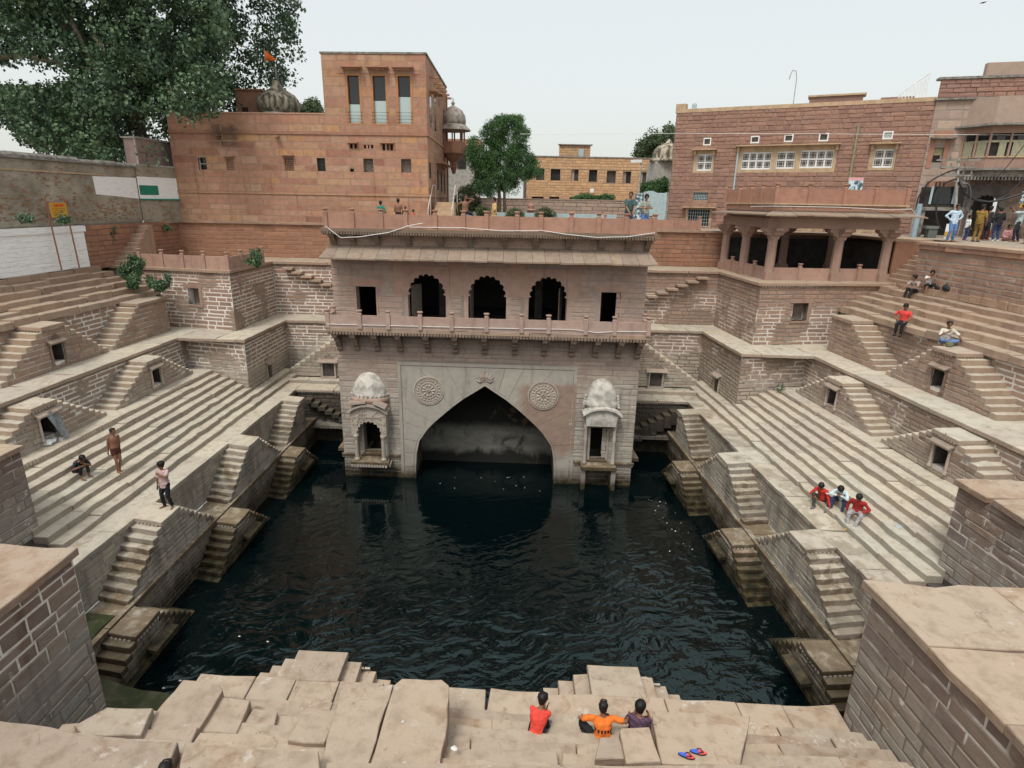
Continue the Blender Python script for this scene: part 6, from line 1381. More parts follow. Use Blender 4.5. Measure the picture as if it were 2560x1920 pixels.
for k, (a, b, c, d) in enumerate(hl):
    bk = lpart(T, PO, a, b, c, d, -.32, -.28, "window_opening", M_SHADE_BLACK if k % 2 else M_DARK)
    if k in (2, 5, 6): lpart(bk, PO, a + (b - a) * .05, a + (b - a) * .45, c, d, -.27, -.2, "window_shutter", M_GARDEN)
    lpart(T, PO, a - .06, a, c, d, -.1, .05, "window_jamb", M_TRIM); lpart(T, PO, b, b + .06, c, d, -.1, .05, "window_jamb", M_TRIM)
a, b = O(1418, 1000), O(1628, 925); wall(T, (a.x, yO + 2), (b.x, yO + 2), zt_, b.z, M_ORANGE, M_JOINT, .26, .5, .03, relief=.012, warp=False); lpart(T, PO, a.x - pa.x - .1, b.x - pa.x + .2, b.z, b.z + .1, -2.5, -1.8, "roof_room_slab", M_CAP)
c_, d_ = O(1545, 1005), O(1583, 948); lpart(T, PO, c_.x - pa.x, d_.x - pa.x, c_.z, d_.z, -1.9, -1.84, "blue_window", M_TIN)
a = O(1608, 1238); b = O(1632, 1213); lpart(T, PO, a.x - pa.x, b.x - pa.x, a.z, b.z, 0, .04, "white_notice", M_WFRAME)
mb = MB(False); mb.box(pa.x, pb.x, yO + .4, yO + 12, -2.2, zt_ - .1); mb.build("building_body", M_DARK, T)
T = thing("grey_house", "pale grey unplastered house right behind the oriel of the red building", "building", (-2.5, 58, -2))
Og = lambda x, y: at_y(850 + x * 860 / 2212, y * 860 / 2212, 58.0)
a, b = Og(680, 1250), Og(880, 935); mb = MB(False); mb.box(a.x - 3, b.x, 58, 66, -2.2, b.z); mb.build("wall", M_CONC, T); mb = MB(False); mb.box(a.x - 3, b.x + .4, 57.8, 66, b.z, b.z + .5); mb.build("parapet", M_REDB, T)
c_ = Og(790, 1085); mb = MB(False); mb.box(c_.x - .5, c_.x + .3, 57.95, 58.02, c_.z, c_.z + 1.2); mb.build("window", M_SHADE_BLACK, T)
mb = MB(False); c_ = Og(788, 915); mb.lathe([(.05, 0), (.05, .6)], (c_.x, 58.5, b.z + .4), 6); mb.lathe([(.05, 0), (.45, .22), (.42, .25), (.0, .05)], (c_.x, 58.3, b.z + 1.0), 12); tag(mb.build("satellite_dish", M_WFRAME), "grey satellite dish on the roof of the pale grey house", "dish")
T = thing("street_lamp", "old street lamp post at the back of the square near the brown building", "street lamp", tuple(at_y(1597, 500, 46)), warp=False)
q = at_y(1597, 480, 46); q2 = at_y(1597, 405, 46); mb = MB(False); mb.tube([(q.x, 46, gz - .3), (q.x, 46, q2.z)], .07, 7); mb.build("pole", M_CONC, T); mb = MB(False); mb.obox((q.x - .35, 46, q2.z + .05), (.4, 0, .02), (0, .15, 0), (0, 0, .1)); mb.build("lamp_head", M_WFRAME, T)
T = thing("small_shrine", "white domed small shrine between the square and the brown building", "shrine", tuple(at_y(1655, 480, 52)), warp=False)
q = at_y(1665, 405, 52); mb = MB(False); mb.box(q.x - 1.1, q.x + 1.3, 51, 54, -2, q.z); mb.build("wall", M_CONC, T); mb = MB(False); mb.lathe([(1.5, 0), (1.45, .15), (1.2, .3), (1.25, .5), (1.15, .9), (.8, 1.25), (.3, 1.45), (.1, 1.7), (0, 1.8)], (q.x + .1, 52, q.z), 16); mb.build("dome", M_DOME, T, smooth=True)
T = thing("tin_shed", "blue-grey corrugated sheet shed at the edge of the square behind two men", "shed", (10.6, 40, ST))
mb = MB(); N = 20
for k in range(N):
    x = 9.85 + k * .075; mb.box(x, x + .075, 39.9 + (.03 if k % 2 else 0), 40.0, ST - .2, .74 + .08 * sin(k / 3))
mb.build("corrugated_sheet", M_TIN, T); mb = MB(); mb.box(9.85, 11.35, 40.0, 41.5, ST - .2, .7); mb.build("shed_body", M_TIN, T); mb = MB(); mb.box(9.3, 9.85, 39.95, 40.05, ST - .2, .62); mb.build("painted_board", M_POST, T)
mb = MB(); mb.box(-3, 8.6, 42, 42.06, ST - .2, ST + .75)
for k in range(116): mb.box(-3 + k * .1, -2.95 + k * .1, 41.97, 42.0, ST - .2, ST + .75)
tag(mb.build("sheet_fence", M_TIN), "low blue-grey corrugated fence across the square", "fence")
# ================================================================== the near bank under the photographer
T = structure("near_ledge")
y_edge = 10.1
slab_row(T, 'x', -5.3, 7.2, 9.3, y_edge, L1, .3, 1.15, M_NEAR, "paving_slab", .03, .012)
T = thing("near_pool_wall", "edge wall of the near bank above the water below the seated boys", "wall", (0, 10.1, WZ))
wall(T, (7.3, 10.05), (-5.2, 10.05), WZ - .4, L1 - .3, M_WELL, M_JOINT_D, .25, .7, .02, bricks=False)
T = thing("near_steps", "rough pinkish slab steps of the near bank at the bottom of the picture", "steps", (0, 8, L1))
NR_, NT_ = .20, .39
for k in range(12):
    y1 = 9.36 - NT_ * k; z = L1 + NR_ * (k + 1)
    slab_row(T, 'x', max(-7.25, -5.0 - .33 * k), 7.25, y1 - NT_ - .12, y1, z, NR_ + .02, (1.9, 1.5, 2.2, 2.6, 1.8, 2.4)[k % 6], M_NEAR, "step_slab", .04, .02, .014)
mb = MB()
for k in range(12): mb.box(max(-7.25, -4.9 - .33 * k), 7.25, 4.6, 9.28 - NT_ * k, L1 - 1.6, L1 + NR_ * k - .03)
mb.build("steps_core", M_DARK, T)
for i, xc in enumerate((-3.02, 3.08)):
    stair_block(f"{('left','right')[i]} stair block jutting from the near bank into the pool, seen from above", (xc, 10.06), (1, 0), (0, 1), L1 + .015, WZ - .4, .98, .82, 12, .30, m=M_NEAR, niche=False, group="stair blocks of the near bank", mort=M_JOINT_D, drops=False, floor=.22)
# big loose slabs lying on the near steps: corners picked in the photograph, heights estimated
def px_slab(name, label, pts, z, th, m=M_NEAR, cat="stone slab", T=None):
    w = [at_z(x * KD, y * KD, z) for x, y in pts]; mb = MB(False); out = []
    for i in range(len(w)):
        a, b = w[i], w[(i + 1) % len(w)]; k = max(1, int((b - a).length / .25))
        for j in range(k):
            t_ = j / k; q = .022 if j else .008; out.append((a.x + (b.x - a.x) * t_ + random.uniform(-q, q), a.y + (b.y - a.y) * t_ + random.uniform(-q, q)))
    mb.prism(out, z - th, z, bevel=.014)
    o = mb.build(name, m, T)
    if T is None: tag(o, label, cat)
    return o
px_slab("stone_slab", "large cracked pinkish slab in the middle of the near bank, left half", [(692, 1655), (735, 1490), (848, 1478), (812, 1600), (795, 1655)], -8.56, .5)
px_slab("stone_slab", "large pinkish slab with a rounded corner beside the cracked one on the near bank", [(800, 1655), (816, 1600), (852, 1478), (868, 1466), (955, 1467), (970, 1480), (968, 1560), (950, 1655)], -8.54, .5)
px_slab("stone_slab", "flat grey-brown slab left of the large cracked slab on the near bank", [(620, 1600), (655, 1535), (738, 1532), (700, 1605)], -8.76, .3)
px_slab("stone_slab", "long tilted pink slab beside the left stair block of the near bank", [(330, 1545), (395, 1468), (475, 1478), (482, 1490), (420, 1588), (320, 1590)], -8.90, .4)
px_slab("stone_slab", "stepped slab right of the long tilted pink slab", [(428, 1582), (475, 1505), (540, 1513), (510, 1585)], -9.02, .35)
px_slab("stone_slab", "lower stepped slab in the middle of the left near steps", [(512, 1583), (548, 1530), (600, 1538), (588, 1585)], -9.14, .3)
px_slab("stone_slab", "square block right behind the boy in the orange shirt", [(1284, 1640), (1296, 1592), (1338, 1591), (1352, 1640)], -8.50, .5)
px_slab("stone_slab", "taller block behind the boy in the dark checked shirt", [(1352, 1650), (1338, 1580), (1342, 1573), (1402, 1570), (1428, 1645)], -8.42, .6)
px_slab("stone_slab", "wide smooth slab under the flip-flops on the near bank", [(1430, 1650), (1408, 1545), (1412, 1537), (1520, 1538), (1620, 1546), (1600, 1655)], -8.56, .5)
px_slab("stone_slab", "worn front slab with chipped white edge at the lower left of the near bank", [(-60, 1665), (-60, 1545), (20, 1560), (110, 1570), (180, 1588), (300, 1598), (385, 1602), (360, 1670)], -8.12, .6)
px_slab("stone_slab", "chipped front slab at the bottom centre left of the near bank", [(385, 1670), (400, 1605), (520, 1612), (690, 1622), (690, 1675)], -8.18, .6)
px_slab("stone_slab", "long front slab at the bottom right of the near bank", [(700, 1680), (705, 1648), (900, 1650), (1200, 1655), (1440, 1652), (1880, 1655), (1890, 1690)], -8.24, .4)
px_slab("stone_slab", "broken lichen-edged slab above the left front slab of the near bank", [(160, 1568), (230, 1528), (330, 1530), (305, 1588), (180, 1590)], -8.72, .5)
# mossy sill at the left corner
t = NT("mossy_stone"); pos = t.n("NewGeometry").outputs['Position']; n = t.noise(pos, 2.2, 5, .65)
M_MOSS = t.finish(t.mix(t.rng(n, .40, .66), (.035, .045, .018), (.095, .09, .05)), .75, n, .6, .04)
T = structure("mossy_floor")
mb = MB(); slab_mb(mb, [(-10.4, 8.0), (-4.4, 8.0), (-5.0, 10.15), (-9.2, 10.9), (-10.4, 11.3)], L2 + .35, L2 + .75, .05); mb.build("mossy_slab", M_MOSS, T)
mb = MB(); slab_mb(mb, [(-10.4, 11.2), (-9.6, 11.2), (-9.6, 13.6), (-10.4, 13.8)], L2, L2 + .06, .05); mb.build("mossy_slab", M_MOSS, T)
T = thing("dark_doorway", "dark doorway in the ledge wall behind the near left pier", "doorway", (-10.45, 12.4, L2))
mb = MB(); mb.box(-10.5, -10.44, 12.0, 12.75, L2, L1 - .25); mb.build("opening", M_SHADE_BLACK, T); mb = MB(); mb.box(-10.5, -10.40, 11.85, 12.9, L1 - .3, L1 - .14); mb.build("lintel", M_STEP, T)
t = None
# litter and sandals
M_PAPER = simple("white_paper", (.72, .74, .74), .7, .05)
def litter(px, py, z, r, label, m):
    c = at_z(px * KD, py * KD, z); mb = MB(False); k = 7
    vs = [(c.x + r * random.uniform(.5, 1.2) * cos(2 * pi * i / k), c.y + r * random.uniform(.4, .9) * sin(2 * pi * i / k), z + random.uniform(.0, .03)) for i in range(k)] + [(c.x, c.y, z + .05), (c.x, c.y, z - .01)]
    mb.add(vs, [(i, (i + 1) % k, k) for i in range(k)] + [((i + 1) % k, i, k + 1) for i in range(k)]); tag(mb.build("paper_scrap", m), label, "litter")
litter(982, 1618, -8.62, .06, "crumpled white paper scrap on the slab left of the boy in red", M_PAPER)
litter(870, 1560, -8.53, .035, "tiny orange and white wrapper on the large pinkish slab", M_PAPER)
litter(1942, 1138, -9.3, .16, "pale plastic scrap on the broad steps right of the three seated boys", simple("pale_plastic", (.45, .52, .5), .4))
litter(286, 1468, -10.05, .12, "broken orange pieces on the lowest step of the near left stair", simple("orange_scrap", (.8, .25, .04), .6)) if False else None
def sandal(px, py, z, ang, label):
    c = at_z(px * KD, py * KD, z); T = thing("flip_flop", label, "flip-flop", (c.x, c.y, z), group=None, warp=False); ca, sa = cos(ang), sin(ang)
    def R(u, v): return (c.x + u * ca - v * sa, c.y + u * sa + v * ca)
    out = [R(.135 * cos(a) , (.052 if cos(a) > 0 else .044) * sin(a)) for a in [2 * pi * i / 18 for i in range(18)]]
    mb = MB(False); mb.prism(out, z, z + .022); mb.build("sole", simple("black_sole", (.03, .03, .035), .7) if "black_sole" not in bpy.data.materials else bpy.data.materials["black_sole"], T)
    q = [R(.128 * cos(a), (.047 if cos(a) > 0 else .039) * sin(a)) for a in [-pi / 2 + pi * i / 9 for i in range(10)]]
    mb = MB(False); mb.prism(q, z + .0225, z + .027); mb.build("red_footbed", bpy.data.materials.get("coral_red_rubber") or simple("coral_red_rubber", (.75, .10, .10), .6), T)
    q = [R(.128 * cos(a), (.047 if cos(a) > 0 else .039) * sin(a)) for a in [pi / 2 + pi * i / 9 for i in range(10)]]
    mb = MB(False); mb.prism(q, z + .0225, z + .027); mb.build("blue_footbed", bpy.data.materials.get("blue_rubber") or simple("blue_rubber", (.06, .14, .62), .6), T)
    mb = MB(False)
    for sg in (-1, 1): a, b, d = R(.085, 0), R(.03, sg * .035), R(-.02, sg * .048); mb.tube([(a[0], a[1], z + .025), (b[0], b[1], z + .06), (d[0], d[1], z + .025)], .008, 5)
    mb.build("strap", bpy.data.materials["black_sole"], T)
sandal(1483, 1634, -8.555, radians(-20), "blue and red flip-flop lying lower left of its pair on the wide slab")
sandal(1508, 1626, -8.555, radians(-12), "red and black flip-flop, the upper one of the pair on the wide slab")
for i, (px, py) in enumerate(((1475, 1640), (1513, 1632))): pass
# cloth and rubbish in the left niche
M_CLOTH = simple("grey_blue_cloth", (.27, .30, .31), .9, .2, 12)
mb = MB(); N = 8; vs = []; fs = []
for i in range(N + 1):
    for k in range(6):
        tt = i / N; vs.append((-14.42 + .10 * sin(k * 1.3 + tt * 2) + .12 * tt, 18.72 + (k / 5 - .5) * (.5 - .2 * tt) + .15 * tt, -7.28 - tt * 1.0 + .08 * sin(k)))
n0 = len(vs); vs += [(x - .015, y, z) for x, y, z in vs]
for i in range(N):
    for k in range(5): a = i * 6 + k; fs += [(a, a + 1, a + 7, a + 6), (n0 + a + 6, n0 + a + 7, n0 + a + 1, n0 + a)]
mb.add(vs, fs); tag(mb.build("hanging_cloth", M_CLOTH, smooth=True), "grey cloth hanging over the niche canopy on the left bank", "cloth")
c = G(-14.45, 18.6, -8.35); mb = MB(False)
for i in range(14): mb.obox(c + Vector((random.uniform(-.1, .1), random.uniform(-.3, .3), random.uniform(0, .12))), (.06, .02, 0), (-.02, .06, .01), (0, 0, .03))
tag(mb.build("rubbish_heap", M_PAPER), "small heap of white rubbish on the sill of the left niche", "litter")
M_BAG = simple("black_nylon_bag", (.02, .022, .026), .55, .2)

# floating specks on the water
mb = MB()
for i in range(16):
    x, y = random.uniform(6.9, 8.2), random.uniform(20, 25); r = random.uniform(.012, .03); mb.lathe([(r, 0), (r * .6, .012)], (x, y, WZ), 6)
for i in range(12):
    x, y = random.uniform(-2.5, 2.5), random.uniform(24.5, 26.5); r = random.uniform(.01, .022); mb.lathe([(r, 0), (r * .6, .012)], (x, y, WZ), 6)
for i in range(5):
    x, y = random.uniform(-8.4, -5.5), random.uniform(10.6, 15); r = random.uniform(.015, .035); mb.lathe([(r, 0), (r * .6, .012)], (x, y, WZ), 6, sx=1.6)
o = mb.build("floating_litter", M_PAPER, stuff=True)

# ================================================================== trees and plants
def leaf_mat(name, cols, gloss=.45):
    t = NT(name); r = t.n("NewGeometry").outputs['Random Per Island']; pos = t.n("NewGeometry").outputs['Position']
    n = t.noise(pos, .45, 3); c = t.ramp(r, [(i / (len(cols) - 1), q) for i, q in enumerate(cols)])
    c = t.mix(t.math('MULTIPLY', t.rng(n, .4, .62), .55), c, t.mix(1.0, c, (1.5, 1.45, 1.1), 'MULTIPLY'))
    p = t.n("BsdfPrincipled", {'Base Color': c, 'Roughness': gloss}); p.inputs['Specular IOR Level'].default_value = .35
    tr = t.n("BsdfTranslucent", {'Color': c}); mx = t.n("MixShader", {0: .18}); t.t.links.new(p.outputs[0], mx.inputs[1]); t.t.links.new(tr.outputs[0], mx.inputs[2]); t.t.links.new(mx.outputs[0], t.out.inputs[0]); return t.m
M_LEAF = leaf_mat("peepal_leaf", [(.032, .066, .040), (.055, .105, .060), (.085, .15, .085), (.12, .19, .11)])
M_LEAF2 = leaf_mat("feathery_leaf", [(.040, .095, .035), (.06, .135, .05), (.085, .175, .07)], .6)
M_LEAF3 = leaf_mat("dusty_bush_leaf", [(.045, .075, .035), (.07, .10, .045), (.09, .12, .06)], .6)
M_BARK = simple("pale_bark", (.20, .165, .12), .9, .3, 7, .5)
def leaves(name, cen, rad, per, size, m, parent, droop=.3, asp=.55, fold=True):
    """leaf-sized faces scattered through clumps; cen (n,3), rad (n,)"""
    cen = np.asarray(cen, float); rad = np.asarray(rad, float); n = len(cen) * per
    c = np.repeat(cen, per, 0); r = np.repeat(rad, per)
    d = RNG.normal(size=(n, 3)); d /= np.linalg.norm(d, axis=1)[:, None]; d[:, 2] *= .8
    p = c + d * (r * RNG.uniform(.25, 1.0, n) ** .6)[:, None]
    ax = RNG.normal(size=(n, 3)); ax[:, 2] -= droop * 2; ax /= np.linalg.norm(ax, axis=1)[:, None]
    nn = RNG.normal(size=(n, 3)) + np.array([0, -.3, .9]); bx = np.cross(ax, nn); bx /= np.linalg.norm(bx, axis=1)[:, None] + 1e-9
    s = size * RNG.uniform(.6, 1.35, n)[:, None]; up = np.cross(bx, ax)
    v = np.stack([p, p + ax * s * .45 + bx * s * asp * .5, p + ax * s, p + ax * s * .45 - bx * s * asp * .5], 1) + 0
    v[:, 1] += up * s * .12; v[:, 3] += up * s * .12
    if parent is not None: b = BASE[parent.name]; v = v - np.array([b.x, b.y, b.z])
    v = v.reshape(-1, 3); me = bpy.data.meshes.new(name); me.vertices.add(len(v)); me.vertices.foreach_set('co', v.ravel())
    idx = (np.arange(n)[:, None] * 4 + np.array([0, 1, 2, 0, 2, 3])).ravel(); me.loops.add(len(idx)); me.loops.foreach_set('vertex_index', idx)
    me.polygons.add(2 * n); me.polygons.foreach_set('loop_start', np.arange(2 * n) * 3); me.polygons.foreach_set('loop_total', np.full(2 * n, 3)); me.materials.append(m); me.update(); me.validate()
    o = link(bpy.data.objects.new(name, me))
    if parent is not None: o.parent = parent
    return o
def inpoly(x, y, P):
    c = False
    for i in range(len(P)):
        (x0, y0), (x1, y1) = P[i], P[i - 1]
        if (y0 > y) != (y1 > y) and x < (x1 - x0) * (y - y0) / (y1 - y0) + x0: c = not c
    return c
T = thing("big_tree", "huge spreading dark green tree filling the upper left corner", "tree", (-24, 42, ST), warp=False)
OUT = [(-260, -420), (520, -420), (690, -200), (730, 0), (735, 75), (728, 150), (716, 205), (668, 222), (640, 190), (610, 250), (560, 275), (500, 285), (515, 345), (470, 362), (440, 330), (405, 350), (388, 392), (330, 380), (322, 420), (240, 415), (120, 380), (60, 345), (30, 300), (-260, 330)]
HOLES = [[(-300, 120), (55, 150), (150, 165), (140, 100), (165, 200), (60, 225), (-300, 210)], [(200, -20), (255, -20), (245, 30), (215, 25)], [(0, 60), (30, 70), (20, 95), (0, 95)]]
cen = []; rad = []; lim = 0
while len(cen) < 3300 and lim < 220000:
    lim += 1; p = Vector((random.uniform(-40, -13), random.uniform(35.0, 47), random.uniform(.5, 19.5)))
    q = proj(p)
    if not inpoly(q[0] + random.uniform(-22, 22), q[1] + random.uniform(-14, 14), OUT) or any(inpoly(q[0], q[1], h) for h in HOLES): continue
    if p.x > -22.6 and p.y < 36.3 and q[1] > 300 and q[0] > 345: continue
    if p.y < 37 and p.x < -20 and p.z < 1.8: continue
    if p.x > -19.8 and p.y < 39.2 and p.z < 5.4 and p.y > 36.9: continue
    if p.x > -17.5 and p.y < 41.8 and p.z > 4 and (q[0] > 560): continue
    if pnoise(p * .5 + Vector((3, 1, 7))) < -.30 and random.random() < .9: continue
    cen.append(tuple(p)); rad.append(random.uniform(.45, .95))
leaves("crown", cen, rad, 58, .20, M_LEAF, T, .45, .85)
for pts, r0, r1 in (([(-24, 42, -1.5), (-24.3, 42, 2), (-24, 41.8, 5), (-25.5, 41.5, 8), (-28.5, 41, 12.5)], .75, .22), ([(-24, 41.8, 4.6), (-22, 41, 7.5), (-20, 40.5, 10.5), (-18.5, 41, 13.5)], .4, .1), ([(-24, 41.8, 4.8), (-26, 41, 8.2), (-27.6, 40, 11.5), (-28.4, 39.4, 14)], .36, .1)):
    P_ = [Vector(p) for p in pts]; mb = MB(False); mb.tube(P_, [r0 + (r1 - r0) * i / (len(P_) - 1) for i in range(len(P_))], 8); mb.build("trunk" if r0 > .7 else "limb", M_BARK, T, smooth=True)
for pl, d0 in (([(-60, 145), (60, 140), (120, 150), (170, 165), (255, 175)], 37.5), ([(175, 45), (200, 95), (225, 140), (255, 185)], 37.6), ([(560, 60), (590, 110), (620, 120)], 37.2), ([(235, 90), (270, 140), (310, 180)], 37.8), ([(425, 215), (445, 270), (450, 290)], 36.7)):
    P_ = [at_y(x, y, d0) for x, y in pl]; mb = MB(False); mb.tube(P_, [.14 - .09 * i / len(P_) for i in range(len(P_))] if d0 > 37.3 else .035, 6); mb.build("limb", M_BARK, T, smooth=True)

def ptree(label, outline, y0, y1, n, r, per, size, m, base, trunk=None, asp=.3, name="tree", cat="tree", droop=.3):
    T = thing(name, label, cat, base, warp=False); xs = [p[0] for p in outline]; ys = [p[1] for p in outline]; cen = []; k = 0
    while len(cen) < n and k < 60000:
        k += 1; p = at_y(random.uniform(min(xs), max(xs)), random.uniform(min(ys), max(ys)), random.uniform(y0, y1))
        q = proj(p)
        if inpoly(q[0], q[1], outline) and pnoise(p * .9) > -.22: cen.append(tuple(p))
    leaves("crown", cen, [r * random.uniform(.6, 1.2) for _ in cen], per, size, m, T, droop, asp)
    if trunk:
        for tr, ra in trunk: mb = MB(False); mb.tube([Vector(p) for p in tr], [ra * (1 - .5 * i / (len(tr) - 1)) for i in range(len(tr))], 8); mb.build("trunk", M_BARK, T, smooth=True)
    return T
b = at_y(1255, 538, 44); tp = at_y(1262, 430, 44); tp2 = at_y(1240, 400, 44.3)
ptree("slim feathery green tree standing in the middle of the square", [(1180, 470), (1192, 430), (1165, 400), (1178, 350), (1205, 335), (1210, 310), (1245, 292), (1300, 293), (1302, 315), (1320, 330), (1312, 350), (1325, 380), (1350, 425), (1345, 445), (1318, 440), (1300, 470), (1272, 490), (1250, 470), (1225, 492)], 42.4, 45.6, 760, .36, 90, .13, M_LEAF2, tuple(b), [([(b.x - .25, 44, -1.6), (b.x - .2, 44, .3), tp2], .17), ([(b.x + .25, 44, -1.6), (b.x + .15, 44, .5), tp], .13)], .3, "feathery_tree")
ptree("hazy green tree behind the domed small shrine", [(1590, 395), (1600, 360), (1630, 330), (1680, 318), (1690, 330), (1690, 400)], 74, 80, 160, .9, 50, .35, M_LEAF3, tuple(at_y(1640, 470, 77)), [([at_y(1640, 480, 77), at_y(1642, 360, 77)], .3)], .5, "round_tree")
ptree("small green treetops showing over the roof beside the dome", [(750, 275), (765, 255), (785, 250), (800, 275), (800, 282), (750, 282)], 58, 62, 60, .5, 40, .25, M_LEAF3, tuple(at_y(775, 300, 60)), None, .5, "treetop")
ptree("dark bushy hedge top behind the garden wall", [(1430, 500), (1445, 490), (1490, 486), (1530, 490), (1535, 500)], 51.5, 53, 120, .3, 40, .16, M_LEAF2, tuple(at_y(1480, 510, 52)), None, .5, "bush", "bush")
ptree("green bushy tree beside the small domed shrine", [(1600, 478), (1605, 460), (1640, 452), (1665, 445), (1668, 480)], 46.5, 48, 120, .3, 40, .16, M_LEAF2, tuple(at_y(1635, 490, 47)), None, .5, "bush", "bush")
ptree("tall light green bush at the foot of the grey house", [(1135, 530), (1140, 490), (1150, 470), (1175, 462), (1195, 480), (1200, 530)], 43, 45, 150, .3, 40, .14, M_LEAF3, tuple(at_y(1165, 535, 44)), None, .4, "bush", "bush")
for i, (x0, x1, yt, lab) in enumerate(((1128, 1160, 517, "low round bush behind the boy drinking"), (1193, 1222, 514, "low round bush left of the slim tree's trunk"), (1268, 1306, 522, "low round bush right of the slim tree's trunk"), (1340, 1388, 520, "low round bush in front of the garden wall"))):
    ptree(lab, [(x0, 542), (x0 + 2, yt + 8), ((x0 + x1) / 2, yt), (x1 - 2, yt + 8), (x1, 542)], 41, 42, 60, .22, 40, .11, M_LEAF3, tuple(at_y((x0 + x1) / 2, 545, 41.5)), None, .5, "bush", "bush")
b = at_y(1327, 540, 43); mb = MB(False); mb.lathe([(.22, -.6), (.24, .2), (.36, .3), (.22, .38), (.25, .6), (.1, .75), (.0, .9)], (b.x, 43, b.z + .1), 10); tag(mb.build("stone_urn", M_PANEL), "small stone urn between two bushes on the square", "urn")
def shrub(label, cx, cy, rx, ry, depth, n, size=.13, m=M_LEAF):
    outline = [(cx + rx * cos(2 * pi * k / 12) * random.uniform(.75, 1.1), cy + ry * sin(2 * pi * k / 12) * random.uniform(.75, 1.1)) for k in range(12)]
    T = ptree(label, outline, depth - .35, depth + .35, n, .2, 30, size, m, tuple(at_y(cx, cy + ry, depth)), None, .7, "plant", "plant", .5)
    bs = at_y(cx, cy + ry, depth + .3); mb = MB(False)
    for k in range(3): e = at_y(cx + random.uniform(-.6, .6) * rx, cy - random.uniform(0, .6) * ry, depth); mb.tube([bs, (bs + e) / 2 + Vector((0, 0, .05)), e], [.025, .018, .01], 5)
    mb.build("stem", M_BARK, T)
shrub("leafy plant growing from the joint between upper steps and red railing, upper clump", 325, 665, 32, 32, 30.4, 60)
shrub("leafy plant below the upper clump at the end of the rough steps", 333, 700, 14, 20, 30.0, 24)
shrub("leafy plant hanging on the bastion wall right of the other two", 395, 695, 26, 34, 30.2, 46)
shrub("small plant hanging from the corner of the red railing", 638, 652, 22, 12, 29.7, 22, .11)
shrub("thin twig with leaves standing above the corner of the red railing", 640, 630, 14, 10, 29.7, 8, .1)
shrub("small weed on the brown wall beside the white painted wall", 278, 580, 11, 14, 33.0, 14, .12)
shrub("small weed on the rubble wall above the notice board posts, left one", 64, 543, 16, 9, 24.6, 12, .1)
shrub("small weed on the rubble wall half behind the notice board", 158, 548, 18, 8, 27.0, 12, .1)
shrub("tuft of leaves on the top of the brown wall near the bastion", 418, 567, 8, 6, 36.9, 6, .12)
shrub("tiny plant in the corner at the top of the right broad steps", 1955, 971, 6, 6, 27.2, 5, .07)
# a bird high in the sky, another near the slim tree
mb = MB(False); c = at_y(2457, 7, 60); mb.add([c + Vector((-.35, 0, -.05)), c + Vector((0, -.1, .05)), c + Vector((.4, 0, .12)), c + Vector((.02, .12, 0)), c + Vector((.05, 0, -.06))], [(0, 1, 3), (1, 2, 3), (0, 4, 1), (1, 4, 2), (2, 4, 3), (3, 4, 0)]); tag(mb.build("bird", M_SHADE_BLACK), "dark bird gliding at the top right of the sky", "bird")
mb = MB(False); c = at_y(1322, 330, 44); mb.add([c + Vector((-.05, 0, -.15)), c + Vector((0, -.05, .1)), c + Vector((.06, 0, .14)), c + Vector((.04, .06, -.1)), c + Vector((.02, 0, -.2))], [(0, 1, 3), (1, 2, 3), (0, 4, 1), (1, 4, 2), (2, 4, 3), (3, 4, 0)]); tag(mb.build("bird", M_SHADE_BLACK), "small dark bird just right of the slim tree's top", "bird")
# ================================================================== people
SKIN = [simple(n_, c_, .55, .08, 10, .05) for n_, c_ in (("brown_skin", (.23, .115, .07)), ("dark_brown_skin", (.15, .075, .048)), ("light_brown_skin", (.30, .165, .105)))]
M_HAIR = simple("black_hair", (.012, .011, .011), .5, .3, 30, .4)
M_EYE = simple("dark_eyes_and_lips", (.03, .015, .013), .4)
CLOTH = {}
def cloth(name, col, kind=None, col2=None):
    if name in CLOTH: return CLOTH[name]
    t = NT(name); pos = t.n("NewGeometry").outputs['Position']; oc = t.n("TexCoord").outputs['Object']; n = t.noise(pos, 9, 4, .6); c = t.mix(t.rng(n, .35, .7), tuple(min(1, q * 1.12) for q in col), tuple(q * .85 for q in col))
    s = t.n("SeparateXYZ", {0: oc})
    if kind == 'check':
        f = lambda o, k: t.math('GREATER_THAN', t.math('FRACT', t.math('MULTIPLY', o, k)), .5)
        c = t.mix(t.math('MULTIPLY', t.math('ADD', f(s.outputs[2], 11), f(t.math('ADD', s.outputs[0], s.outputs[1]), 11)), .5), c, col2)
    if kind == 'band':
        b = t.math('MULTIPLY', t.rng(s.outputs[2], .30, .305), t.rng(s.outputs[2], .385, .38)); w = t.math('GREATER_THAN', t.n("TexWave", {'Vector': oc, 'Scale': 5.5, 'Distortion': 2.0}).outputs[1], .42)
        c = t.mix(t.math('MULTIPLY', b, w), c, col2)
    if kind == 'print':
        w = t.math('GREATER_THAN', t.n("TexVoronoi", {'Vector': oc, 'Scale': 14.0}).outputs[0], .36); c = t.mix(w, col2, c)
    if kind == 'text':
        b = t.math('MULTIPLY', t.rng(s.outputs[2], .40, .405), t.rng(s.outputs[2], .445, .44)); w = t.math('GREATER_THAN', t.math('FRACT', t.math('MULTIPLY', t.math('ADD', s.outputs[0], s.outputs[1]), 22)), .45); x_ = t.rng(t.math('ABSOLUTE', s.outputs[0]), .10, .09)
        c = t.mix(t.math('MULTIPLY', t.math('MULTIPLY', b, w), x_), c, col2)
    CLOTH[name] = t.finish(c, .85, n, .35, .015); return CLOTH[name]
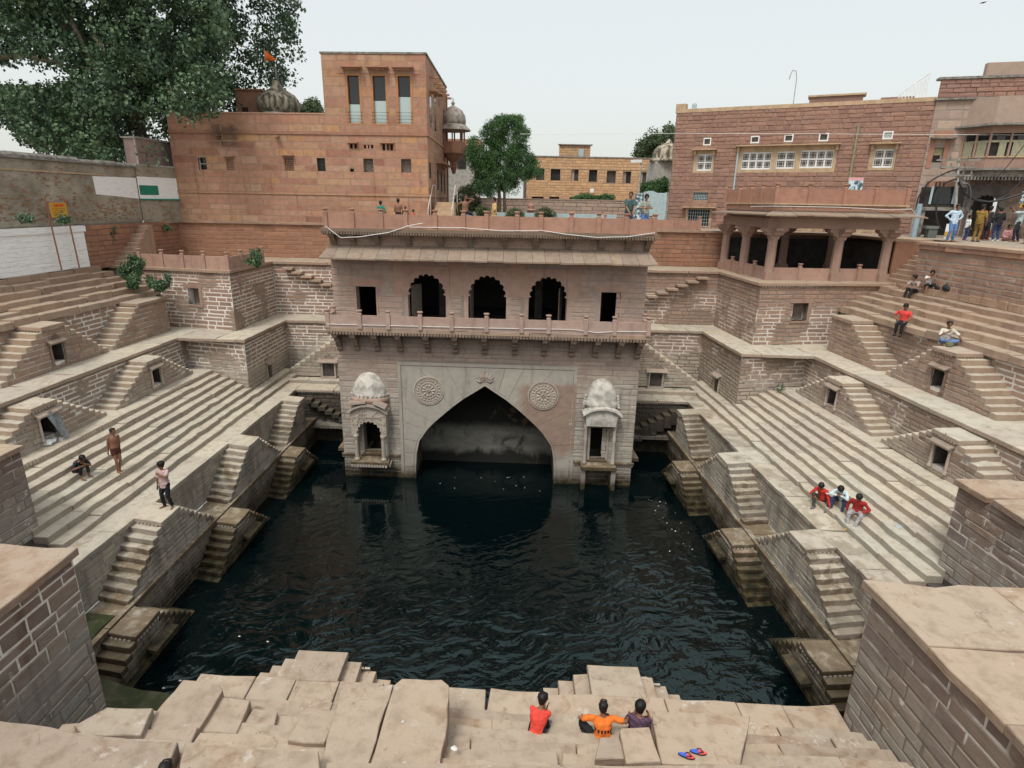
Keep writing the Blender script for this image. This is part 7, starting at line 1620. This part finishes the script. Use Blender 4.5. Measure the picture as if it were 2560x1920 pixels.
def loft(mb, cs, rx, ry, right, fwd, n=12):
    vs = []; fs = []; m = len(cs)
    for c, a, b in zip(cs, rx, ry): vs += [Vector(c) + right * (a * cos(2 * pi * k / n)) + fwd * (b * sin(2 * pi * k / n)) for k in range(n)]
    for i in range(m - 1): fs += [(i * n + k, i * n + (k + 1) % n, (i + 1) * n + (k + 1) % n, (i + 1) * n + k) for k in range(n)]
    fs += [tuple(range(n - 1, -1, -1)), tuple((m - 1) * n + k for k in range(n))]; mb.add(vs, fs)
def ball(mb, c, rx, ry, rz, ax=None, n=10):
    ax = ax or (Vector((1, 0, 0)), Vector((0, 1, 0)), Vector((0, 0, 1))); vs = []; fs = []; m = 8
    for i in range(m + 1):
        th = pi * i / m - pi / 2
        vs += [Vector(c) + ax[0] * (rx * cos(th) * cos(2 * pi * k / n)) + ax[1] * (ry * cos(th) * sin(2 * pi * k / n)) + ax[2] * (rz * sin(th)) for k in range(n)]
    for i in range(m): fs += [(i * n + k, i * n + (k + 1) % n, (i + 1) * n + (k + 1) % n, (i + 1) * n + k) for k in range(n)]
    mb.add(vs, fs)
def limb(mb, a, b, r0, r1, n=8):
    a, b = Vector(a), Vector(b); mb.tube([a, a + (b - a) * .5, b], [r0, (r0 + r1) / 2 * 1.04, r1], n); ball(mb, a, r0, r0, r0, n=8); ball(mb, b, r1, r1, r1, n=8)
def ik(A, B, la, lb, hint):
    d = B - A; L = min(d.length, (la + lb) * .999); u = d.normalized(); x = (la * la - lb * lb + L * L) / (2 * L); h = sqrt(max(0, la * la - x * x))
    hv = Vector(hint); hv = (hv - u * hv.dot(u)); hv = hv.normalized() if hv.length > 1e-6 else Vector((1, 0, 0)); return A + u * x + hv * h, A + u * L
QUEUE = []
def person(label, base, face, h=1.68, pz=.92, lean=0, side=0, twist=0, feet=((-.1, 0, 0), (.1, 0, 0)), hands=((-.25, .06, .82), (.25, .06, .82)), head=(0, 0), skin=0, shirt=None, sleeve=.5, pants=None, leg=1.0, knee=(0, 1, .15), elbow=((-.6, -1, -.3), (.6, -1, -.3)), group=None, belly=1.0, shoes=None, hair=1.0, toe=(0, 0), shirt_len=0.0, female=False, px=0.0):
    """figure in its own frame: x right, y forward, z up from the surface it stands or sits on"""
    k = h / 1.7; a = radians(face); FW = Vector((sin(a), cos(a), 0)); RT = Vector((cos(a), -sin(a), 0)); B0 = Vector(base)
    T = thing("person", label, "person", B0, group, warp=False)
    X, Y, Z = Vector((1, 0, 0)), Vector((0, 1, 0)), Vector((0, 0, 1)); ln, sd, tw = radians(lean), radians(side), radians(twist)
    up = Vector((sin(sd), sin(ln), cos(ln) * cos(sd))).normalized(); rt = Vector((cos(tw) * cos(sd), -sin(tw), -sin(sd))); rt = (rt - up * rt.dot(up)).normalized(); fw = up.cross(rt)
    pel = Vector((px, 0, pz)); sw = .172 * (.93 if female else 1)
    curve = fw * (.035 if lean > 12 else 0)
    ch = pel + up * .29 - curve; nk = pel + up * .49; sh = [pel + up * .435 + rt * (s_ * sw) for s_ in (-1, 1)]
    hy, hp = radians(head[0]), radians(head[1]); hup = (up * .55 + Z * .45).normalized(); hup = (hup + fw * sin(hp)).normalized()
    hf = (fw * cos(hy) + rt * sin(hy)); hf = (hf - hup * hf.dot(hup)).normalized(); hr = hf.cross(hup); hc = nk + hup * .175 + hf * .03; HS = 1.10
    hip = [pel + rt * (s_ * .088) - up * .02 for s_ in (-1, 1)]
    ank = [Vector(f) + Vector((0, -.03, .075)) for f in feet]; kn = []
    for i in (0, 1):
        hint = knee[i] if isinstance(knee[0], (tuple, list)) else knee; m, e = ik(hip[i], ank[i], .425, .42, hint); kn.append(m); ank[i] = e
    el = []; wr = []
    for i in (0, 1): m, e = ik(sh[i], Vector(hands[i]), .285, .25, elbow[i]); el.append(m); wr.append(e)
    W = lambda v: B0 + (RT * v.x + FW * v.y + Z * v.z) * k
    def torso(mb, e):
        loft(mb, [pel - up * .10, pel - up * .02, pel + up * .09, pel + up * .19 - curve * .6, ch, pel + up * .38 - curve * .6, pel + up * .445, pel + up * .475], [.11 + e, .155 + e, .15 + e, .142 + e, .162 + e, .172 + e, .135 + e, .07 + e], [.09 + e, .115 + e, (.105 + e) * belly, (.10 + e) * belly, .112 + e, .105 + e, .08 + e, .055 + e], rt, fw, 14)
    body = MB(False); torso(body, 0); limb(body, nk - up * .06, hc - hup * .04, .056, .05)
    ball(body, hc + hup * .015, .074 * HS, .094 * HS, .105 * HS, (hr, hf, hup), 12); ball(body, hc + hf * .028 - hup * .06, .052, .062, .058, (hr, hf, hup), 10); ball(body, hc + hf * .096 - hup * .012, .014, .02, .024, (hr, hf, hup), 6)
    for s_ in (-1, 1): ball(body, hc + hr * (s_ * .076) - hup * .005 - hf * .01, .012, .024, .032, (hr, hf, hup), 6)
    fingers = MB(False)
    for i in (0, 1):
        limb(body, sh[i], el[i], .052, .040); limb(body, el[i], wr[i], .040, .027)
        hd = (wr[i] - el[i]).normalized(); s_ = (-1, 1)[i]; pn = hd.cross(Z if abs(hd.z) < .8 else Y).normalized(); sp_ = pn.cross(hd)
        pc = wr[i] + hd * .055; ball(body, pc, .02, .042, .055, (pn, sp_, hd), 8)
        for q in range(4):
            b_ = pc + sp_ * ((q - 1.5) * .020) + hd * .035; L_ = (.062, .074, .070, .054)[q]; crl = pn * (-.25)
            fingers.tube([b_, b_ + (hd + crl * .3).normalized() * L_ * .5, b_ + (hd + crl * .3).normalized() * L_ * .5 + (hd + crl * 2.4).normalized() * L_ * .55], [.0095, .009, .007], 5)
        b_ = pc + sp_ * .034 * -s_ - hd * .02; fingers.tube([b_, b_ + (sp_ * -s_ * .8 + hd * .7).normalized() * .035, b_ + (sp_ * -s_ * .35 + hd).normalized() * .07], [.012, .011, .008], 5)
        limb(body, hip[i], kn[i], .082, .056); limb(body, kn[i], ank[i], .054, .036); ball(body, kn[i] * .62 + ank[i] * .38 - (fw * .012), .05, .052, .10, n=8)
        fd = Vector((sin(radians(toe[i])), cos(radians(toe[i])), 0)); hl_ = ank[i] - fd * .045 + Vector((0, 0, -.045)); body.tube([hl_, ank[i] + fd * .06 - Z * .045, ank[i] + fd * .165 - Z * .058], [.036, .042, .026], 8); ball(body, ank[i] + fd * .165 - Z * .055, .036, .036, .02, n=8); ball(body, hl_, .036, .036, .034, n=8)
    eyes = MB(False)
    for s_ in (-1, 1): ball(eyes, hc + hf * .083 + hr * (s_ * .031) + hup * .012, .013, .008, .007, (hr, hf, hup), 6)
    ball(eyes, hc + hf * .083 - hup * .062, .024, .008, .006, (hr, hf, hup), 6)
    for q in (body, fingers, eyes): q.v = [tuple(W(Vector(v))) for v in q.v]
    QUEUE.append((T, "body", body, SKIN[skin], .019 * k, [(fingers, 0), (eyes, 1)]))
    if shirt:
        c = MB(False); torso(c, .020)
        loft(c, [pel - up * (.10 + shirt_len), pel + up * .10], [.168 + shirt_len * .12, .168], [.128 + shirt_len * .1, .128], rt, fw, 14)
        for i in (0, 1):
            if sleeve <= .05: continue
            ball(c, sh[i], .066, .066, .066, n=8)
            if sleeve < 1: limb(c, sh[i], sh[i] + (el[i] - sh[i]) * min(1, sleeve * 1.4), .066, .062)
            else: limb(c, sh[i], el[i], .064, .053); limb(c, el[i], el[i] + (wr[i] - el[i]) * .93, .052, .040)
        c.v = [tuple(W(Vector(v))) for v in c.v]; QUEUE.append((T, "shirt", c, shirt, .021 * k, []))
    if pants:
        c = MB(False); loft(c, [pel - up * .12, pel - up * .02, pel + up * (.085 if shirt else .06)], [.125, .172, .160], [.105, .128, .118], rt, fw, 14)
        for i in (0, 1):
            e = kn[i] + (ank[i] - kn[i]) * max(0, min(1, (leg - .5) * 2)) if leg > .5 else hip[i] + (kn[i] - hip[i]) * leg * 2
            if leg > .5: limb(c, hip[i], kn[i], .098, .074); limb(c, kn[i], e, .072, .058)
            else: limb(c, hip[i], e, .098, .088)
        c.v = [tuple(W(Vector(v))) for v in c.v]; QUEUE.append((T, "trousers" if leg > .7 else "shorts", c, pants, .021 * k, []))
    if shoes:
        for i in (0, 1):
            c = MB(False); fd = Vector((sin(radians(toe[i])), cos(radians(toe[i])), 0)); p0 = ank[i] - Z * .062; c.tube([p0 - fd * .07, p0 + fd * .05, p0 + fd * .19], [.044, .05, .036], 8); ball(c, p0 + fd * .185, .042, .042, .03, n=8); c.v = [tuple(W(Vector(v))) for v in c.v]; QUEUE.append((T, "shoe", c, shoes, 0, []))
    hair *= HS; c = MB(False); ball(c, hc + hup * .032 - hf * .018, .087 * hair, .097 * hair, .088 * hair, (hr, hf, hup), 14); ball(c, hc + hup * .08 + hf * .045, .062 * hair, .05, .035 * hair, (hr, hf, hup), 10); ball(c, hc - hup * .03 - hf * .05, .07 * hair, .055, .07 * hair, (hr, hf, hup), 10)
    rr_ = random.Random(hash(label) % 999)
    c.v = [tuple(W(Vector(v)) + Vector((rr_.uniform(-1, 1), rr_.uniform(-1, 1), rr_.uniform(-1, 1))) * .006) for v in c.v]; QUEUE.append((T, "hair", c, M_HAIR, 0, []))
    return T, W, (hc, hf, hr, hup, wr, ank)
def flush_people():
    tmp = []
    for T, nm, mb, m, vox, extra in QUEUE:
        o = mb.build(nm, m, T, smooth=True)
        if vox:
            r = o.modifiers.new("r", 'REMESH'); r.mode = 'VOXEL'; r.voxel_size = vox; r.use_smooth_shade = True; s_ = o.modifiers.new("s", 'SMOOTH'); s_.iterations = 3; s_.factor = .5
        tmp.append((o, vox, extra, m))
    bpy.context.view_layer.update(); dg = bpy.context.evaluated_depsgraph_get()
    for o, vox, extra, m in tmp:
        if not vox: continue
        me = bpy.data.meshes.new_from_object(o.evaluated_get(dg)); o.modifiers.clear()
        if extra:
            n = len(me.vertices); co = np.empty(n * 3); me.vertices.foreach_get('co', co); vs = co.reshape(-1, 3).tolist(); fs = [tuple(p.vertices) for p in me.polygons]; mi = [0] * len(fs); b = BASE[o.name]
            for mb, idx in extra:
                off = len(vs); vs += [(x - b.x, y - b.y, z - b.z) for x, y, z in mb.v]; fs += [tuple(i + off for i in f) for f in mb.f]; mi += [idx] * len(mb.f)
            me = bpy.data.meshes.new("body"); me.from_pydata(vs, [], fs); me.materials.append(m); me.materials.append(M_EYE); me.polygons.foreach_set('material_index', mi); me.polygons.foreach_set('use_smooth', [True] * len(fs)); me.update()
        else:
            if not me.materials: me.materials.append(m)
            n = len(me.vertices); co = np.empty(n * 3); me.vertices.foreach_get('co', co); no = np.empty(n * 3); me.vertices.foreach_get('normal', no); co = co.reshape(-1, 3); no = no.reshape(-1, 3)
            d = np.array([pnoise(Vector((p[0] * 7, p[1] * 7, p[2] * 13))) + .5 * pnoise(Vector((p[0] * 19 + 5, p[1] * 19, p[2] * 15))) for p in co.tolist()])
            me.vertices.foreach_set('co', (co + no * (d * .017)[:, None]).ravel()); me.update()
        o.data = me

def bank_spot(s, px, py, x0, dx, z0, rz, n, inset=.12, kf=None):
    """place on a bank's steps that shows at pixel column px nearest to row py"""
    best = None
    for k in range(n):
        z = z0 + rz * k; x = s * (x0 + dx * k + inset); lo, hi = 9.0, 33.0
        f = lambda y: proj(G(x, y, z))[0]
        for _ in range(50):
            m = (lo + hi) / 2
            if (f(m) < px * KD) == (s < 0): lo = m
            else: hi = m
        q = proj(G(x, m, z)); e = abs(q[1] - py * KD)
        if kf is not None and k != kf: continue
        if best is None or e < best[0]: best = (e, G(x, m, z), k)
    return best[1], best[2]
rz8 = (-8.4 - L1) / 8
low = lambda s, px, py, ins=.12, kf=None: bank_spot(s, px, py, 11.25, .39, L1 + rz8, rz8, 8, ins, kf)
upp = lambda s, px, py, ins=.15, kf=None: bank_spot(s, px, py, 17.68, .52, UB, .25, 6, ins, kf)
def near_spot(px, py):
    for k in range(12):
        z = L1 + NR_ * (k + 1); p = at_z(px * KD, py * KD, z); yc = p.y + .058 * (p.x + .8); y1 = 9.36 - NT_ * k
        if y1 - NT_ - .02 <= yc <= y1 + .02: return p
    return at_z(px * KD, py * KD, -9)
SIT = dict(pz=.10)
# near bank, seen from behind
p = near_spot(1158, 1596); nz = p.z
person("boy in a bright red t-shirt crouching alone on the near steps", p, 22, 1.55, .13, lean=30, feet=((-.14, .33, 0), (.13, .34, 0)), hands=((.02, .30, .50), (.10, .32, .50)), head=(25, 8), shirt=cloth("coral_red_tshirt", (.72, .075, .055)), sleeve=.5, pants=cloth("black_trousers", (.02, .021, .025)), leg=1, knee=(0, .3, 1), skin=0, hair=1.12, shoes=cloth("grey_sandals", (.2, .2, .22)))
p = near_spot(1300, 1606)
person("boy in an orange printed shirt seated with one arm round his friend's shoulder", p, 2, 1.58, .10, lean=14, feet=((-.30, .36, -.22), (.05, .40, -.22)), hands=((-.40, .28, .34), (.52, .22, .48)), head=(12, 0), shirt=cloth("orange_printed_shirt", (.78, .20, .035), 'band', (.03, .02, .02)), sleeve=.5, pants=cloth("black_trousers", (.02, .02, .02)), knee=((-.7, .3, 1), (.2, .3, 1)), elbow=((-.6, -.5, .5), (.4, -.3, .1)))
p = near_spot(1374, 1604)
person("boy in a dark purple checked shirt seated beside the boy in orange", p, 20, 1.58, .10, lean=12, feet=((-.12, .40, -.22), (.16, .40, -.22)), hands=((-.12, .34, .36), (.20, .34, .36)), head=(15, 4), shirt=cloth("purple_check_shirt", (.055, .035, .06), 'check', (.13, .075, .12)), sleeve=.5, pants=cloth("black_trousers", (.02, .02, .02)), knee=(0, .3, 1), hair=1.18)
p = at_z(352 * KD, 1651 * KD, -7.06) - Vector((0, .05, 0)); p.z = -7.9
person("person with black hair and orange collar cut off by the bottom edge of the picture", p, 0, 1.6, .1, lean=6, feet=((-.12, .4, -.22), (.12, .4, -.22)), hands=((-.15, .35, .3), (.15, .35, .3)), shirt=cloth("orange_shirt_plain", (.75, .22, .04)), pants=cloth("black_trousers", (.02, .02, .02)), knee=(0, .3, 1))
# left bank
p, k = low(-1, 168, 1012, .14)
person("boy in dark navy clothes sitting hunched on the left broad steps, arms on his knees", p, 112, 1.55, .10, lean=34, feet=((-.16, .40, -.18), (.14, .44, -.18)), hands=((-.02, .44, .40), (.16, .50, .36)), head=(0, 22), shirt=cloth("navy_print_shirt", (.018, .022, .036), 'print', (.06, .07, .10)), sleeve=.6, pants=cloth("black_trousers", (.02, .02, .02)), leg=.85, knee=(0, .3, 1), elbow=((-.5, -.2, -.2), (.6, -.2, -.2)), hair=1.1)
p, k = low(-1, 258, 1031, .16)
person("thin bare-chested boy in brown trunks standing on the left broad steps", p, 118, 1.62, .92, lean=-4, side=-3, feet=((-.02, .04, 0), (.09, .10, 0)), hands=((-.22, -.12, .74), (.20, -.10, .82)), head=(-22, -2), pants=cloth("maroon_trunks", (.075, .028, .022)), leg=.20, skin=0, elbow=((-1, -.6, 0), (.9, -.7, 0)), hair=.98)
p = at_z(364 * KD, 1096 * KD, L1)
person("man in a pale pink shirt and black trousers standing on the left ledge", p, 190, 1.66, .92, lean=0, feet=((-.13, 0, 0), (.14, .02, 0)), hands=((-.06, .20, 1.30), (.23, .06, .80)), head=(25, 0), shirt=cloth("pale_pink_shirt", (.50, .36, .36)), sleeve=.55, pants=cloth("black_trousers", (.02, .02, .02)), elbow=((-1, .1, -.05), (.7, -.8, 0)), skin=0, hair=1.14, shirt_len=.06, toe=(-25, 25))
# right bank trio
p, k = low(1, 1776, 1100, .13)
person("boy in a red sweater with small white lettering, lowest of the seated three", p, -128, 1.6, .10, lean=26, feet=((-.34, .34, -.18 - .18 * (k > 0)), (.08, .46, -.18 - .18 * (k > 0))), hands=((-.44, .38, .04), (.10, .40, .22)), head=(-14, 14), shirt=cloth("red_lettered_sweater", (.55, .045, .035), 'text', (.8, .8, .78)), sleeve=1, pants=cloth("green_grey_trousers", (.045, .065, .055)), knee=((-.8, .5, .8), (.3, .5, .9)), elbow=((-1, -.3, .1), (1, -.3, -.1)), shoes=cloth("grey_slippers", (.12, .14, .17)), hair=1.15)
p, k = low(1, 1818, 1066, .16)
person("boy in a pale blue-white shirt bending over his phone between the two in red", p, -135, 1.6, .10, lean=36, feet=((-.16, .42, -.36), (.20, .42, -.36)), hands=((-.04, .42, .36), (.08, .42, .34)), head=(-5, 22), shirt=cloth("pale_blue_white_shirt", (.52, .64, .66)), sleeve=1, pants=cloth("dark_blue_jeans", (.04, .055, .12)), knee=((-.2, .4, 1), (.2, .4, 1)), elbow=((-.9, -.2, .1), (.9, -.2, .1)), shoes=cloth("brown_slippers", (.15, .09, .09)), hair=1.15)
p, k = low(1, 1850, 1103, .13)
person("seated boy in a dark red shirt, grey trousers and yellow slippers", p, -142, 1.6, .10, lean=14, feet=((-.06, .58, -.30), (.16, .52, -.36)), hands=((-.18, .22, .18), (.30, .02, .04)), head=(10, 22), shirt=cloth("dark_red_shirt", (.36, .03, .03)), sleeve=1, pants=cloth("light_grey_trousers", (.36, .36, .38)), knee=((-.3, .5, .7), (.2, .5, .7)), elbow=((-.8, -.4, -.1), (.8, -.6, .1)), shoes=cloth("yellow_slippers", (.75, .42, .03)), hair=1.15)
# upper right steps
p, k = upp(1, 1975, 627, .14)
person("bearded man in a taupe t-shirt sitting beside the man in white", p, -118, 1.7, .10, lean=18, feet=((-.10, .62, -.30), (.14, .55, -.30)), hands=((-.20, .56, .28), (.20, .58, .22)), head=(18, 4), shirt=cloth("taupe_tshirt", (.36, .29, .25)), pants=cloth("black_trousers", (.02, .02, .02)), leg=.92, knee=(0, .4, 1), skin=2, hair=1.08)
p, k = upp(1, 2006, 629, .12)
person("bearded man in a white t-shirt and dark shorts sitting beside black bags", p, -150, 1.7, .10, lean=20, feet=((-.16, .42, -.30), (.12, .44, -.30)), hands=((-.10, .34, .48), (.02, .30, .52)), head=(6, 4), shirt=cloth("white_tshirt", (.74, .75, .76)), pants=cloth("dark_shorts", (.03, .03, .035)), leg=.5, knee=(0, .4, 1), skin=2, hair=1.06, elbow=((-.6, .1, -.5), (.8, -.2, -.2)))
for i, (x, y, r, lab) in enumerate(((2026, 625, .17, "small black bag behind the man in white"), (2045, 628, .24, "larger black backpack lying against the wall behind the two seated men"))):
    q, k = upp(1, x, y, .1); T = thing("backpack", lab, "bag", tuple(q), warp=False); mb = MB(False); ball(mb, q + Vector((.05, .05, r * .65)), r, r * .8, r * .68, n=12); mb.build("bag_body", M_BAG, T, smooth=True); mb = MB(False); ball(mb, q + Vector((-.02, -r * .5, r * .5)), r * .6, r * .4, r * .4, n=10); mb.build("front_pocket", M_BAG, T, smooth=True)
    mb = MB(False); mb.tube([q + Vector((-r * .3, 0, r * 1.25)), q + Vector((0, 0, r * 1.6)), q + Vector((r * .3, 0, r * 1.25))], .015, 5); mb.build("strap", M_BAG, T)
p, k = upp(1, 1950, 693, .06, 0)
person("man in a red polo sitting on the upper wall edge with legs hanging", p, -132, 1.72, .10, lean=6, feet=((-.10, .42, -.46), (.12, .40, -.46)), hands=((-.16, .26, .16), (.22, .22, .20)), head=(-12, 4), shirt=cloth("coral_polo", (.68, .07, .06)), pants=cloth("black_trousers", (.02, .02, .02)), knee=(0, 1, .5), elbow=((-.8, -.5, 0), (.9, -.6, 0)), shoes=cloth("black_shoes", (.02, .02, .02)), hair=1.12)
p = at_z(2038 * KD, 742 * KD, UB - .215)
T, W, hd_ = person("man with sunglasses, pale shirt and blue jeans sitting cross-legged on the upper stair platform", p, -165, 1.74, .12, lean=12, feet=((.12, .30, .0), (-.14, .26, .0)), hands=((-.46, .34, .18), (.10, .34, .50)), head=(6, -2), shirt=cloth("pale_shirt", (.60, .58, .50)), sleeve=.62, pants=cloth("blue_jeans", (.12, .20, .40)), knee=((-1, .6, .35), (1, .6, .35)), elbow=((-.8, .2, .2), (.6, .1, -.6)), skin=0, shoes=cloth("tan_shoes", (.22, .14, .08)), shirt_len=.05)
mb = MB(False); hc, hf, hr, hup = hd_[:4]
for s_ in (-1, 1): ball(mb, hc + hf * .088 + hr * (s_ * .032) + hup * .012, .028, .01, .019, (hr, hf, hup), 8)
mb.v = [tuple(W(Vector(v))) for v in mb.v]; mb.build("sunglasses", M_SHADE_BLACK, T)
q = at_z(2050 * KD, 747 * KD, UB - .21); mb = MB(False); mb.lathe([(.14, 0), (.15, .03), (.135, .10), (.08, .15), (0, .17)], tuple(q), 14); mb.obox(q + Vector((-.1, -.14, .025)), (.09, 0, 0), (0, .08, 0), (0, 0, .012)); tag(mb.build("olive_cap", simple("olive_cap_cloth", (.13, .13, .08), .85), smooth=True), "olive cap lying beside the man with sunglasses", "cap")
# street on the right
def street(label, px, py, face, h, **kw): p = at_z(px * KD, py * KD, ST + .004); return person(label, p, face, h, **kw)
blk = cloth("black_trousers", (.02, .02, .02))
street("man in pale blue shirt and jeans standing with hands on hips at the street edge", 2051, 521, -172, 1.72, feet=((-.13, 0, 0), (.13, .03, 0)), hands=((-.19, .02, .98), (.19, .02, .98)), elbow=((-1, -.4, 0), (1, -.4, 0)), head=(0, 18), shirt=cloth("pale_blue_shirt", (.45, .58, .70)), sleeve=1, pants=cloth("mid_blue_jeans", (.10, .19, .40)), skin=0, shirt_len=.05, toe=(-15, 15), shoes=cloth("tan_shoes", (.22, .14, .08)))
street("child in a white shirt standing half behind the man in khaki", 2083, 519, 100, 1.22, hands=((-.2, .12, .85), (.2, .12, .85)), shirt=cloth("white_shirt", (.72, .76, .75)), sleeve=.7, pants=cloth("dark_blue_jeans", (.04, .055, .12)))
street("man in khaki uniform and cap standing on the street edge, hand at his chin", 2106, 522, 60, 1.72, hands=((-.05, .16, 1.36), (.24, .08, .86)), elbow=((-.8, .3, -.6), (.7, -.8, 0)), head=(20, 0), shirt=cloth("khaki_shirt", (.24, .15, .035)), sleeve=.5, pants=cloth("khaki_trousers", (.20, .125, .04)), skin=0, belly=1.2, shirt_len=.02, shoes=cloth("black_shoes", (.02, .02, .02)))
street("person in dark flowered clothes standing right behind the man in khaki", 2124, 519, 80, 1.66, hands=((-.2, .12, .85), (.2, .12, .85)), shirt=cloth("dark_flowered_shirt", (.03, .03, .04), 'print', (.10, .06, .06)), sleeve=1, pants=blk)
street("man in a black hooded jacket and jeans seen from behind on the street", 2148, 520, 8, 1.62, feet=((-.12, 0, 0), (.12, 0, 0)), hands=((-.17, .22, 1.0), (.17, .22, 1.0)), head=(0, 15), shirt=cloth("black_hoodie", (.022, .022, .024)), sleeve=1, pants=cloth("deep_blue_jeans", (.03, .05, .13)), shirt_len=.04, shoes=cloth("white_trainers", (.6, .6, .6)))
T, W, hd_ = street("man in a grey-blue shirt taking a picture with a raised phone", 2190, 522, -62, 1.74, feet=((-.18, .10, 0), (.16, -.14, 0)), hands=((-.05, .34, 1.50), (.10, .34, 1.50)), lean=-8, elbow=((-.8, .2, -.8), (.8, .2, -.8)), shirt=cloth("grey_blue_shirt", (.36, .44, .45)), sleeve=.7, pants=cloth("black_jeans", (.025, .027, .035)), shirt_len=.05, skin=0)
mb = MB(False); c = (hd_[4][0] + hd_[4][1]) / 2 + Vector((0, .09, .05)); mb.obox(c, (.075, 0, 0), (0, .005, 0), (0, 0, .04)); mb.v = [tuple(W(Vector(v))) for v in mb.v]; tag(mb.build("phone", M_SHADE_BLACK), "black phone held up by the man taking a picture", "phone")
p = at_z(2171 * KD, 520 * KD, ST + .004)
person("woman wrapped in a pink patterned sari sitting on the street behind the picture taker", p, -170, 1.55, .10, lean=8, feet=((.12, .26, 0), (-.12, .26, 0)), hands=((-.12, .3, .2), (.12, .3, .2)), shirt=cloth("pink_sari", (.55, .27, .28), 'print', (.62, .42, .40)), sleeve=1, pants=cloth("pink_sari", (.5, .2, .2)), knee=((-1, .5, .4), (1, .5, .4)), female=True)
p = at_z(2137 * KD, 519 * KD, ST + .004) + Vector((0, .5, 0))
person("person in orange-red patterned clothes crouching behind the man in the black jacket", p, -175, 1.5, .13, lean=14, feet=((-.14, .25, 0), (.14, .25, 0)), hands=((-.12, .3, .3), (.12, .3, .3)), shirt=cloth("orange_red_sari", (.55, .07, .03), 'print', (.05, .02, .02)), sleeve=1, pants=cloth("orange_red_sari", (.5, .1, .05)), knee=((-.4, .5, 1), (.4, .5, 1)), female=True)
street("person in brown clothes cut off by the right edge of the picture", 2216, 527, -90, 1.66, hands=((-.2, .12, .85), (.2, .12, .85)), shirt=cloth("brown_shirt", (.25, .14, .09)), pants=cloth("brown_trousers", (.16, .09, .06)))
# roof terrace of the pavilion
def roof(label, px, y, face, h, z=-1.245, **kw):
    lo, hi = -8.0, 9.0
    for _ in range(40):
        m = (lo + hi) / 2
        if proj(G(m, y, z + .6))[0] < px * KD: lo = m
        else: hi = m
    return person(label, G(m, y, z), face, h, **kw)
roof("child in a green t-shirt standing with back turned on the roof terrace", 823, 26.2, 15, 1.19, hands=((.04, .24, 1.02), (.22, .24, 1.02)), shirt=cloth("teal_green_tshirt", (.02, .20, .15)), pants=cloth("dark_green_shorts", (.02, .08, .06)), hair=1.1)
roof("bare-backed boy in black trousers beside a smaller child on the roof terrace", 861, 26.2, 5, 1.30, hands=((-.16, .16, .9), (.2, .2, .9)), pants=blk, skin=0)
roof("small child in a dark vest facing the camera on the roof terrace", 876, 26.35, 180, .98, hands=((-.14, .2, 1.0), (.14, .2, 1.0)), shirt=cloth("dark_vest", (.02, .025, .04)), sleeve=0, pants=blk, skin=1)
roof("toddler in a red and white top on the roof terrace", 893, 26.3, 120, .86, shirt=cloth("red_white_top", (.65, .09, .09)), pants=cloth("white_shorts", (.6, .6, .6)), hair=1.1)
roof("bare-chested boy in black shorts with one arm lifted on the roof terrace", 1005, 26.0, 170, 1.5, lean=4, feet=((-.26, .14, .42), (.10, 0, 0)), hands=((-.16, .24, 1.52), (.36, -.06, .96)), elbow=((-1, .1, .2), (.8, -.4, -.2)), head=(-20, -4), pants=cloth("black_shorts", (.02, .02, .025)), leg=.45, skin=0, knee=((-.5, 1, .6), (0, 1, 0)))
roof("girl in a yellow dress standing beside the slim tree on the roof terrace", 1068, 26.0, -105, 1.42, hands=((-.2, .2, .9), (.2, .22, .95)), shirt=cloth("yellow_kurta", (.56, .40, .17)), sleeve=.6, pants=cloth("yellow_trousers", (.5, .36, .16)), shirt_len=.34, female=True)
roof("man in a dark green t-shirt leaning with both hands on a railing post", 1357, 25.72, 172, 1.74, lean=10, hands=((-.06, .34, .92), (.10, .34, .90)), elbow=((-.8, -.2, -.3), (.8, -.2, -.3)), head=(22, 6), shirt=cloth("dark_green_tshirt", (.06, .11, .11)), pants=cloth("dark_blue_jeans", (.04, .055, .12)), skin=2, belly=1.2)
roof("man in a grey checked shirt looking down at his phone behind the parapet", 1392, 25.95, 178, 1.66, hands=((-.04, .28, 1.12), (.06, .28, 1.12)), elbow=((-.8, -.2, -.5), (.8, -.2, -.5)), head=(0, 20), shirt=cloth("grey_check_shirt", (.36, .38, .32), 'check', (.20, .22, .20)), pants=cloth("mid_blue_jeans", (.10, .19, .40)), skin=2, hair=1.08)
flush_people()
flush_stones()
